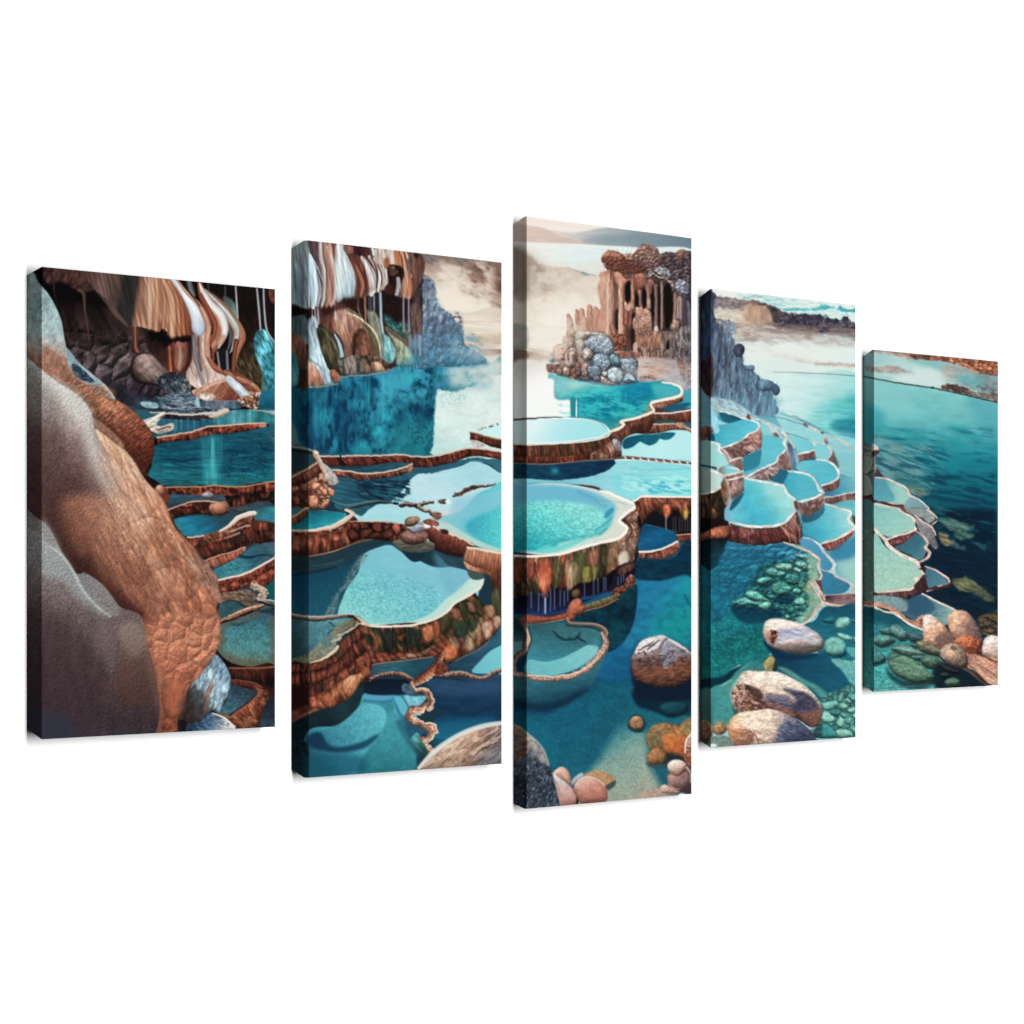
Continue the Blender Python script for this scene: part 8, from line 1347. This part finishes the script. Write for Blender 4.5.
	P.poly(B('405,290 440,295 500,340 550,385 530,400 440,380 350,375'),[(120,160,170),(110,140,146)],g=(910,500,930,508),soft=.8);P.line(B('410,290 460,310 530,365 552,390 535,405'),1.8,(226,216,204),jit=.4)
	P.poly(B('350,378 480,390 560,415 600,455 590,490 550,505 490,460 400,430 350,400'),[(130,140,136),(140,150,146)],g=(905,508,935,520),soft=.9,tex=[(.15,3,2)]);P.line(B('540,405 590,435 618,475 580,510'),2,(220,206,190),jit=.5);P.line(B('560,510 620,475'),1.6,(50,40,46))
	# pool 2
	P.poly(B('112,350 220,370 320,395 400,450 440,500 440,550 330,590 220,615 160,580 112,555'),[(130,184,180),(140,190,180),(150,196,180)],g=(880,510,910,530),soft=.8,tex=[(.05,2,1.2),(.03,6,3)])
	P.line(B('112,350 220,370 310,390 350,425 420,460 445,510 445,555 400,580 300,605 225,630'),[1.6,1.8,2,2.4,2.6,3,3,2.6,2.6,2.4],(236,220,206),jit=.4);P.poly(B('310,375 350,380 370,410 340,410'),(130,70,66),soft=.8);P.poly(B('440,500 460,500 465,540 448,540'),(30,34,44),soft=.8)
	P.wall(B('235,640 320,610 400,585 455,560'),B('250,690 330,670 400,640 460,590'),[(150,84,84),(110,56,58),(170,104,100)],rib=2.2,amp=.4,cs=8,dark=.2)
	P.poly(B('445,465 520,500 580,550 600,620 625,690 600,715 540,650 470,560'),[(150,150,148),(110,110,114)],g=(920,520,935,545),soft=.9,tex=[(.25,2.4,2)]);P.line(B('430,440 500,490 580,545 605,600'),[1.6,2.2,2.2,1.6],(226,210,196),jit=.5)
	P.poly(B('280,690 340,670 420,610 470,590 520,640 540,700 500,790 440,800 400,760 300,720'),[(70,100,118),(60,110,126),(84,128,136)],g=(900,540,920,560),soft=.9,tex=[(.06,3,2)]);P.line(B('450,570 500,610 545,665 520,700 555,740 530,790 470,815'),[1.4,2,3,3,3.4,3.4,2.4],[(236,216,200),(206,170,156)],jit=.5)
	P.line(B('120,550 150,590 210,640 220,680 300,740 400,790 460,820 470,860 515,910 460,960 430,1000 425,1040'),[3,3.4,4,4,3.4,3.4,3.6,4,4,3.4,3,3],(238,222,206),jit=.5)
	# big pool 3
	P.poly(B('112,590 200,690 300,750 400,795 450,830 460,870 505,910 460,950 430,1000 420,1060')+C('350,120 300,150 180,170 0,175')+B('112,1060'),[(136,186,178),(150,192,176),(156,194,176)],g=(880,540,900,590),soft=.9,tex=[(.05,2,1.2),(.03,8,3)]);P.grain(B('112,640 440,840 430,1040 112,1040'),.12,1.6,1,5)
	P.line(B('120,550 150,590 205,645 225,680 300,740 400,788 460,822 470,862 515,908 465,955')+C('350,70 365,110 330,150 200,168 0,182'),[3,3.4,4,4,3.4,3.4,3.6,4,4,3.6,3.4,3.4,3,2.4,2.2],(238,222,206),jit=.5)
	P.wall(C('0,185 200,175 330,155 375,110 385,60 420,40'),C('0,200 180,215 280,230 380,190 430,180 440,100'),[(84,60,60),(120,76,70),(60,44,50)],rib=3,amp=.4,cs=9,dark=.3,rough=1)
	P.poly(B('470,870 540,860 540,1000 480,1060 430,1010 520,910'),(70,40,44),soft=1,tex=[(.3,2,4)])
	P.poly(B('530,860 600,890 660,930 700,970 680,1010 560,1030 530,960'),[(70,110,130),(84,130,146)],g=(930,570,945,582),soft=.9);P.line(B('520,850 600,880 680,930 715,965 700,1000 620,1020 540,1050'),[1.4,2,2.6,3,3,3,2.4],(232,206,194),jit=.4);P.line(C('450,150 560,135 620,115 635,85'),[2.4,3.4,3.4,2],(84,50,52),jit=.8)
	# lower pale pool & dark pool
	P.poly(C('0,205 200,215 290,235 380,195 430,195 520,250 600,290 670,320 600,440 420,400 360,420 240,350 180,320 0,280'),[(110,136,140),(60,96,116),(70,110,126),(130,160,160)],g=(875,600,950,615),soft=1,tex=[(.08,5,2)])
	P.poly(C('0,210 200,215 290,270 270,330 200,320 100,290 0,265'),(124,150,150),soft=1.6,tex=[(.15,2.4,2)],alpha=.9);P.poly(C('300,230 400,200 500,280 480,340 360,370 290,320'),(46,86,110),soft=2.4,alpha=.7)
	P.line(C('400,190 460,220 520,250 600,290 680,325'),[2,2.4,2.4,2],(230,210,204),jit=.4)
	# bottom water
	P.poly([(855,600)]+C('0,300 100,340 200,370 260,430 400,490 420,580 560,600 700,700 900,760 960,960 0,1010')+[(855,700)],[(36,100,110),(64,146,146),(80,160,156)],g=(890,612,880,690),soft=1,tex=[(.08,5,3)])
	P.poly(C('0,300 180,360 240,430 180,450 60,420 0,400'),(24,84,98),soft=3,alpha=.8)
	P.line(C('-120,255 0,270 90,285 170,315 220,350 270,395 340,430 420,455'),[4,4,4,5,5,5,5],[(206,150,126),(190,130,106)],jit=1,js=3,tex=[(.3,3,1)]);P.line(C('-120,275 0,290 90,325 190,350 230,385 300,430 410,480'),[2,2.4,2.4,3,3,3],(232,218,200),jit=.7)
	P.poly(C('350,400 400,360 430,380 430,440 380,440'),[(196,136,110),(140,90,74)],g=(916,616,924,624),soft=.9,tex=[(.4,2,2)])
	P.poly(C('540,740 760,780 900,860 960,960 560,960 480,860'),(16,34,46),soft=3,alpha=.95);P.grain(C('0,760 480,860 480,980 0,980'),.45,1.8,1.4)
	P.poly(C('120,800 240,880 400,900 500,870 520,900 400,950 260,940 140,860'),(14,50,62),soft=2.4,alpha=.8)
	for s_,cc in [('60,480 110,450 160,480 140,520 80,510',(90,150,142)),('130,480 160,440 220,440 270,490 275,540 230,560 180,530',(106,160,146)),('10,560 60,520 140,525 180,555 140,590 60,610 20,590',(96,154,140)),('0,600 50,640 100,690 90,730 20,750 0,740',(80,150,146)),('280,500 340,495 400,530 400,570 330,570 285,545',(84,130,128)),('350,580 420,560 500,590 550,640 540,680 460,670 380,640',(124,134,104)),('150,630 200,600 290,605 370,640 420,670 340,690 300,690 230,670',(110,160,140)),('310,690 380,680 420,690 400,715 340,715',(96,150,136)),('385,720 430,685 500,690 540,735 500,780 420,770',(96,136,112)),('120,700 150,655 200,665 215,690 170,740 130,730',(80,134,118)),('125,740 170,710 240,685 300,700 370,740 440,800 500,850 440,885 330,895 240,860 170,820',(104,150,120)),('300,590 350,595 340,620',(96,146,136)),('540,830 600,820 620,850 560,860',(50,84,84)),('580,890 640,860 700,880 690,920 600,930',(96,140,112)),('530,750 560,745 640,790 700,810 640,820 560,790',(60,66,66))]:
	    c0 = np.array(cc);P.poly(C(s_),tuple(c0*.4),soft=1.6,off=1.2,alpha=.0);q = [(x+1.5,y+2) for x,y in C(s_)];P.poly(q,tuple(c0*.28),soft=1.3,alpha=.8)
	    cc = tuple(c0*np.array((.9,.84,.88)))
	    P.poly(C(s_),cc,bev=(7,.5,-.1,-.6),tex=[(.15,3,2),(.12,1.5,1.5)],soft=.8)
	# warm boulders
	P.poly(C('608,380 640,335 700,320 760,335 820,400 870,500 885,570 870,590 800,600 700,570 640,520 610,450'),[(232,178,132),(206,152,120),(150,112,98),(120,92,90)],g=(950,614,978,635),bev=(12,.35,-.3,-.4),tex=[(.12,1.5,1.5),(.1,4,4)],soft=.8);P.poly(C('740,430 820,420 880,540 870,590 780,540'),(120,92,86),soft=3,alpha=.5,tex=[(.25,1.5,1.5)])
	P.poly(C('410,380 450,355 500,375 580,440 610,480 660,560 600,610 550,635 480,600 420,580 408,520'),[(236,210,190),(206,150,116),(160,110,90)],g=(925,617,940,648),bev=(9,.35,-.3,-.4),tex=[(.15,2,2),(.1,4,4)],soft=.8)
	P.poly(C('500,560 560,500 620,490 655,560 610,605 555,635'),[(140,104,94),(110,80,74)],g=(938,635,948,648),soft=1.2,tex=[(.15,2,2)]);P.poly(C('410,385 450,358 490,380 440,420'),(236,216,200),soft=1.4,alpha=.8);P.air(932,639,2,2,(240,216,190),.8)
	P.poly(C('650,575 700,530 760,518 830,540 880,590 880,660 800,668 740,650 690,610'),[(196,110,70),(170,80,50),(110,50,36)],g=(962,637,975,653),bev=(8,.4,-.3,-.5),tex=[(.25,1.8,1.8)],mott=[((210,130,90),.3,2,2,0,.6)],soft=.8)
	P.poly(C('885,600 900,550 950,522 1000,530 1040,560 1040,720 980,720 890,690 880,640'),[(232,214,200),(206,176,160),(160,130,116)],g=(985,640,992,660),bev=(9,.3,-.3,-.5),tex=[(.12,1.8,1.8)],soft=.8)
	P.poly(C('730,650 850,670 950,700 1040,730 1040,980 960,930 900,880 820,800 740,780'),[(150,100,84),(196,140,112),(180,124,100),(206,160,130)],g=(970,655,985,685),tex=[(.3,14,1.6,32),(.15,2,2)],soft=.9)
	P.line(C('740,650 860,680 960,720 1040,750'),[2,2.4,2],(110,60,48),alpha=.8,jit=.7);P.line(C('760,780 840,850 900,900 960,930'),[2,3,2.4],(90,50,44),jit=.7);P.line(C('700,770 800,830 880,900 920,920'),[2,2,1],(120,110,106),alpha=.7,jit=.7)
	P.poly(C('545,660 560,620 620,585 680,590 740,640 768,720 760,770 700,780 640,765 580,730 548,700'),[(190,160,136),(150,122,104),(110,88,78)],g=(945,645,962,666),bev=(9,.4,-.3,-.5),tex=[(.2,1.8,1.8)],soft=.8);P.poly(C('590,640 640,640 665,670 630,690 600,680'),(226,176,130),soft=1.2,alpha=.9);P.poly(C('630,610 670,610 680,640 640,640'),(100,80,74),soft=1.2,alpha=.8)
	P.line(C('548,700 600,745 680,775 760,775'),[2,3,2],(70,50,46),alpha=.9)
	wr = C('410,380 640,330 820,400 1030,560 1030,900 760,780 560,740 410,560');P.relief(wr,.18,4,3,20,4,soft=1);P.relief(C('0,440 250,440 550,640 500,880 240,880 0,760'),.2,6,3.4,15,4,soft=1)
	P.line(C('0,955 300,930 500,920'),1.6,(96,120,124),alpha=.7)
	return P
# =====================================================================  scene
import bpy, time
from mathutils import Vector
T0 = time.time()
SC = bpy.context.scene
COL = SC.collection
FPX = 2500.0                     # focal length in picture widths/1024
CX, CY = 512.0, 570.0            # principal point (vertical shift)
DIR = np.array([2680.0, 2500.0]); DIR /= np.hypot(*DIR)     # run of the wall
NRM = np.array([DIR[1], -DIR[0]])                            # wall normal, towards the room
Y0 = 3.175                       # distance to the front of the first canvas
P0 = np.array([(42-CX)/FPX*Y0, Y0])                          # foot of its left edge
CAMH = 1.35
DEPTH = 0.021                    # canvas thickness
ALB = 0.73; IRR = 1.72            # wall albedo; light level on the wall
KPRINT = 1/IRR
def on_plane(px, py, depth=0.0):
    """point of the artwork drawing -> metres on the plane `depth` behind the canvas fronts (s along the wall, z up)"""
    o = P0 - NRM*depth
    rx, ry = (px-CX)/FPX, 1.0
    k = (o @ NRM)/(rx*NRM[0]+ry*NRM[1])
    p = np.array([rx*k, k])
    return float((p-P0) @ DIR), float(CAMH+(CY-py)/FPX*k)
def to_art(s, z, depth):
    p = P0[None, :]+np.asarray(s).reshape(-1, 1)*DIR[None, :]-NRM[None, :]*np.asarray(depth).reshape(-1, 1)
    return CX+p[:, 0]/p[:, 1]*FPX, CY-(np.asarray(z).ravel()-CAMH)/p[:, 1]*FPX
def world(s, z, depth):
    p = P0[None, :]+np.asarray(s).reshape(-1, 1)*DIR[None, :]-NRM[None, :]*np.asarray(depth).reshape(-1, 1)
    return np.stack([p[:, 0], p[:, 1], np.asarray(z).ravel()], -1)
def s2l(c): return np.where(c <= .04045, c/12.92, ((c+.055)/1.055)**2.4)
def sample(P, u, v):
    i = np.clip((u-P.x0)*S, 0, P.C.shape[1]-1.001); j = np.clip((v-P.y0)*S, 0, P.C.shape[0]-1.001)
    a = i.astype(int); b = j.astype(int); fa = (i-a)[:, None]; fb = (j-b)[:, None]
    C = P.C
    return (C[b, a]*(1-fa)+C[b, a+1]*fa)*(1-fb)+(C[b+1, a]*(1-fa)+C[b+1, a+1]*fa)*fb
def grade(c):
    """ink response of the print"""
    l = (c @ np.array([.3, .59, .11]))[..., None]
    warm = sst(-.05, .15, c[..., 0]-c[..., 2])[..., None]
    c = np.clip(l+(c-l)*(.88-.14*warm), 0, 1)
    cool = sst(.05, .3, c[..., 2]-c[..., 0])[..., None]
    c = c*(1-cool*np.array([.03, .0, .01]))
    c = np.clip(c, 0, 1)
    return c*.66+c*c*(3-2*c)*.34
def print_material():
    m = bpy.data.materials.new('printed_canvas'); m.use_nodes = True
    nt = m.node_tree; b = nt.nodes['Principled BSDF']
    at = nt.nodes.new('ShaderNodeAttribute'); at.attribute_name = 'ink'
    tc = nt.nodes.new('ShaderNodeTexCoord')
    no = nt.nodes.new('ShaderNodeTexNoise'); no.inputs['Scale'].default_value = 620; no.inputs['Detail'].default_value = 2
    mr = nt.nodes.new('ShaderNodeMapRange'); mr.inputs['To Min'].default_value = .93; mr.inputs['To Max'].default_value = 1.07
    mx = nt.nodes.new('ShaderNodeVectorMath'); mx.operation = 'SCALE'
    nt.links.new(tc.outputs['Object'], no.inputs['Vector'])
    nt.links.new(no.outputs['Fac'], mr.inputs['Value'])
    nt.links.new(at.outputs['Color'], mx.inputs[0]); nt.links.new(mr.outputs['Result'], mx.inputs['Scale'])
    nt.links.new(mx.outputs['Vector'], b.inputs['Base Color'])
    b.inputs['Roughness'].default_value = .9; b.inputs['Specular IOR Level'].default_value = .03
    return m
def plain_material(name, col, rough=.9, noise=.02):
    m = bpy.data.materials.new(name); m.use_nodes = True
    nt = m.node_tree; b = nt.nodes['Principled BSDF']
    no = nt.nodes.new('ShaderNodeTexNoise'); no.inputs['Scale'].default_value = 40
    cr = nt.nodes.new('ShaderNodeValToRGB')
    cr.color_ramp.elements[0].color = [c*(1-noise) for c in col]+[1]; cr.color_ramp.elements[1].color = [c*(1+noise) for c in col]+[1]
    nt.links.new(no.outputs['Fac'], cr.inputs['Fac']); nt.links.new(cr.outputs['Color'], b.inputs['Base Color'])
    b.inputs['Roughness'].default_value = rough; b.inputs['Specular IOR Level'].default_value = .03
    return m
def grid_mesh(name, patches, origin, mat, P):
    """patches: list of (s, z, depth) 2-D arrays, printed with the artwork"""
    vs, fs, ink, base = [], [], [], 0
    for s_, z_, d_, u_, v_ in patches:
        h, w = s_.shape
        vs.append(world(s_.ravel(), z_.ravel(), d_.ravel())-origin)
        idx = base+np.arange(h*w).reshape(h, w)
        fs.append(np.stack([idx[:-1, :-1], idx[1:, :-1], idx[1:, 1:], idx[:-1, 1:]], -1).reshape(-1, 4))
        ink.append(s2l(grade(sample(P, u_.ravel(), v_.ravel())))*KPRINT)
        base += h*w
    V = np.vstack(vs).astype(np.float32); F = np.vstack(fs).astype(np.int32); I = np.vstack(ink)
    me = bpy.data.meshes.new(name)
    me.vertices.add(len(V)); me.vertices.foreach_set('co', V.ravel())
    me.loops.add(F.size); me.loops.foreach_set('vertex_index', F.ravel())
    me.polygons.add(len(F)); me.polygons.foreach_set('loop_start', np.arange(0, F.size, 4, dtype=np.int32))
    me.update(calc_edges=True)
    a = me.color_attributes.new('ink', 'FLOAT_COLOR', 'POINT')
    a.data.foreach_set('color', np.hstack([I, np.ones((len(I), 1))]).astype(np.float32).ravel())
    me.materials.append(mat); me.validate()
    o = bpy.data.objects.new(name, me); COL.objects.link(o)
    return o
STEP = .7
def canvas(P, front, side, label, mat):
    """front = (x left, x right, top y at left, top y at right, bottom y at left, bottom y at right); side = [(x, top y, bottom y, depth share)...] from the fold to the wall"""
    xl, xr, tl, tr, bl, br = front
    sl, zt1 = on_plane(xl, tl); _, zb1 = on_plane(xl, bl); sr, zt2 = on_plane(xr, tr); _, zb2 = on_plane(xr, br)
    zt = (zt1+zt2)/2; zb = (zb1+zb2)/2
    nx = int((xr-xl)/STEP); nz = int((bl-tl)/STEP)
    s, z = np.meshgrid(np.linspace(sl, sr, nx), np.linspace(zt, zb, nz))
    d = np.zeros_like(s)
    u, v = to_art(s, z, d.ravel()); F = (s, z, d, u.reshape(s.shape), v.reshape(s.shape))
    # left wrap, from the fold to the wall
    prof = [(sl, zt, zb, 0.0)]
    for px, pt, pb, sh in side:
        dd = DEPTH*sh
        a, b = on_plane(px, pt, dd); _, c = on_plane(px, pb, dd)
        prof.append((a, min(b, zt), max(c, zb), dd))
    back = prof[-1]
    def strip(A, B, n1, n2):
        t = np.linspace(0, 1, n1)[None, :]; r = np.linspace(0, 1, n2)[:, None]
        s_ = A[0]*(1-t)+B[0]*t+0*r; d_ = A[3]*(1-t)+B[3]*t+0*r
        z_ = (A[1]*(1-t)+B[1]*t)*(1-r)+(A[2]*(1-t)+B[2]*t)*r
        uu, vv = to_art(s_, z_, d_.ravel())
        return (s_[:, ::-1], z_[:, ::-1], d_[:, ::-1], uu.reshape(s_.shape)[:, ::-1], vv.reshape(s_.shape)[:, ::-1])
    W = []
    for A, B in zip(prof[:-1], prof[1:]):
        W.append(strip(A, B, max(3, int(26*(B[3]-A[3])/DEPTH)), nz))
    # right, top and bottom wraps: the picture folds over (mirrored)
    n = 10
    t = np.linspace(0, 1, n)
    zq = np.linspace(0, 1, 200)[:, None]
    inset_t, inset_b = zt-back[1], back[2]-zb
    s_ = sr+0*t[None, :]+0*zq; d_ = DEPTH*t[None, :]+0*zq
    z_ = (zt-inset_t*t[None, :])*(1-zq)+(zb+inset_b*t[None, :])*zq
    uu, vv = to_art(np.full(s_.size, sr)-d_.ravel(), z_, np.zeros(s_.size))
    W.append((s_, z_, d_, uu.reshape(s_.shape), vv.reshape(s_.shape)))
    for zz, ins, sg in ((zt, inset_t, -1), (zb, inset_b, 1)):
        q = np.linspace(0, 1, 200)[None, :]; r = t[:, None]
        lft = np.interp(DEPTH*r, [p[3] for p in prof], [p[0] for p in prof])
        zl = np.interp(DEPTH*r, [p[3] for p in prof], [p[1 if sg < 0 else 2] for p in prof])
        s_ = lft*(1-q)+sr*q; d_ = DEPTH*r+0*q; z_ = zl*(1-q)+(zz+sg*ins*r)*q
        uu, vv = to_art(s_, zz+sg*d_, np.zeros(s_.size))
        g = (s_, z_, d_, uu.reshape(s_.shape), vv.reshape(s_.shape))
        W.append(tuple(a[::-1] for a in g) if sg < 0 else g)
    org = world([(sl+sr)/2], [zb], [DEPTH])[0]
    root = bpy.data.objects.new('canvas_print', None); COL.objects.link(root); root.location = org; root.empty_display_size = .05
    root['label'] = label; root['category'] = 'canvas print'; root['group'] = 'five canvas prints hung in a row'
    f = grid_mesh('front_print', [F], org, mat, P); f.parent = root
    w = grid_mesh('side_wrap', W, org, mat, P); w.parent = root
    w['label'] = 'folded edge of the canvas printed with the continuing picture'
    # wooden stretcher behind the sheet
    bars = []
    m = .004+max(abs(back[0]-sl), inset_t, inset_b); bw = .03
    a0, a1, c0, c1 = max(sl, back[0])+m, sr-m, zb+inset_b+m, zt-inset_t-m
    for q0, q1, r0, r1 in ((a0, a1, c1-bw, c1), (a0, a1, c0, c0+bw), (a0, a0+bw, c0+bw, c1-bw), (a1-bw, a1, c0+bw, c1-bw)):
        bars.append((q0, q1, r0, r1))
    V, Fc = [], []
    for q0, q1, r0, r1 in bars:
        k = len(V)
        for dd in (.004, DEPTH-.001):
            for q, r in ((q0, r0), (q1, r0), (q1, r1), (q0, r1)): V.append(tuple(world([q], [r], [dd])[0]-org))
        Fc += [(k, k+1, k+2, k+3), (k+7, k+6, k+5, k+4), (k, k+4, k+5, k+1), (k+1, k+5, k+6, k+2), (k+2, k+6, k+7, k+3), (k+3, k+7, k+4, k)]
    me = bpy.data.meshes.new('stretcher_frame'); me.from_pydata(V, [], Fc); me.materials.append(WOOD)
    o = bpy.data.objects.new('stretcher_frame', me); COL.objects.link(o); o.parent = root
    print('canvas', round(sr-sl, 3), 'x', round(zt-zb, 3), 'lateral', round((back[0]-sl)*1000, 1), 'mm inset', round(inset_t*1000, 1), round(inset_b*1000, 1), 'rms', round((zt1-zt2)*1000, 2), round((zb1-zb2)*1000, 2))
INK = print_material()
WOOD = plain_material('pine_wood', (.55, .40, .24))
canvas(paint1(), (41.8, 275, 266.5, 289.5, 739, 727), [(27, 275, 729, 1)], 'leftmost canvas print with smooth tan rock slope under a dripping stone cave', INK)
canvas(paint2(), (308.6, 501.6, 241, 262, 777.5, 764), [(304, 240.6, 777.9, .25), (291.5, 248.5, 769, 1)], 'second canvas from the left, hanging stone curtain above a blue lake and rust pools', INK)
canvas(paint3(), (526.8, 691.5, 216, 238.5, 809.5, 793.5), [(524.5, 215.8, 810, .2), (513.5, 224.5, 803.5, 1)], 'tallest canvas print in the middle with ruined stone columns, round pool and big boulder', INK)
canvas(paint4(), (710.8, 855.5, 289.5, 304.5, 747, 738), [(709.5, 289.6, 747, .12), (700.5, 296.5, 741, 1)], 'fourth canvas from the left, grey crag over turquoise terraces and three big pebbles', INK)
canvas(paint5(), (874, 998, 349.5, 361.8, 692, 685), [(872.5, 349.5, 692, .15), (863.5, 356, 685, 1)], 'smallest rightmost canvas print with open dark teal water and brown boulders in the corner', INK)
# the white wall they hang on
def box_wall():
    V = []
    for dd in (DEPTH+.0005, DEPTH+.12):
        for s_, z_ in ((-9, -4), (14, -4), (14, 7), (-9, 7)): V.append(tuple(world([s_], [z_], [dd])[0]))
    F = [(0, 1, 2, 3), (7, 6, 5, 4), (0, 4, 5, 1), (1, 5, 6, 2), (2, 6, 7, 3), (3, 7, 4, 0)]
    me = bpy.data.meshes.new('wall'); me.from_pydata(V, [], F); me.materials.append(plain_material('white_wall_paint', (ALB, ALB, ALB), noise=.004))
    o = bpy.data.objects.new('wall', me); COL.objects.link(o); o['kind'] = 'structure'
box_wall()
# soft studio lamp, from the front right and a little above
mid = world([1.0], [1.35], [0])[0]
tilt = np.array([DIR[0]*.40+NRM[0], DIR[1]*.40+NRM[1], .12])
tilt /= np.linalg.norm(tilt)
L = bpy.data.lights.new('studio_softbox', 'AREA'); L.shape = 'RECTANGLE'; L.size = 5.0; L.size_y = 18.0; L.energy = 1.0
lo = bpy.data.objects.new('studio_softbox', L); COL.objects.link(lo)
lo.location = mid+tilt*16.0
lo.rotation_euler = Vector(-tilt).to_track_quat('-Z', 'Y').to_euler()
cosw = float(tilt @ np.array([NRM[0], NRM[1], 0]))
# irradiance wanted on the wall = pi*EXPO/ALB ; a lambertian disk of power W gives W*cos/(pi r^2) at its axis
E_WORLD = .05; LK = 1.235
L.energy = (IRR-E_WORLD)*math.pi*math.pi*16.0**2/cosw*LK
wd = bpy.data.worlds.new('World'); SC.world = wd; wd.use_nodes = True
wd.node_tree.nodes['Background'].inputs[0].default_value = (1, 1, 1, 1); wd.node_tree.nodes['Background'].inputs[1].default_value = E_WORLD
cam = bpy.data.cameras.new('camera'); co = bpy.data.objects.new('camera', cam); COL.objects.link(co); SC.camera = co
co.location = (0, 0, CAMH); co.rotation_euler = (math.radians(90), 0, 0)
cam.sensor_width = 36; cam.sensor_fit = 'HORIZONTAL'; cam.lens = FPX/1024*36
cam.shift_y = (CY-512)/1024; cam.clip_end = 200
vs = SC.view_settings; vs.view_transform = 'Standard'; vs.look = 'None'; vs.exposure = 0; vs.gamma = 1; vs.use_curve_mapping = False
SC.render.resolution_x = SC.render.resolution_y = 1024
print('built in', round(time.time()-T0, 1), 's')
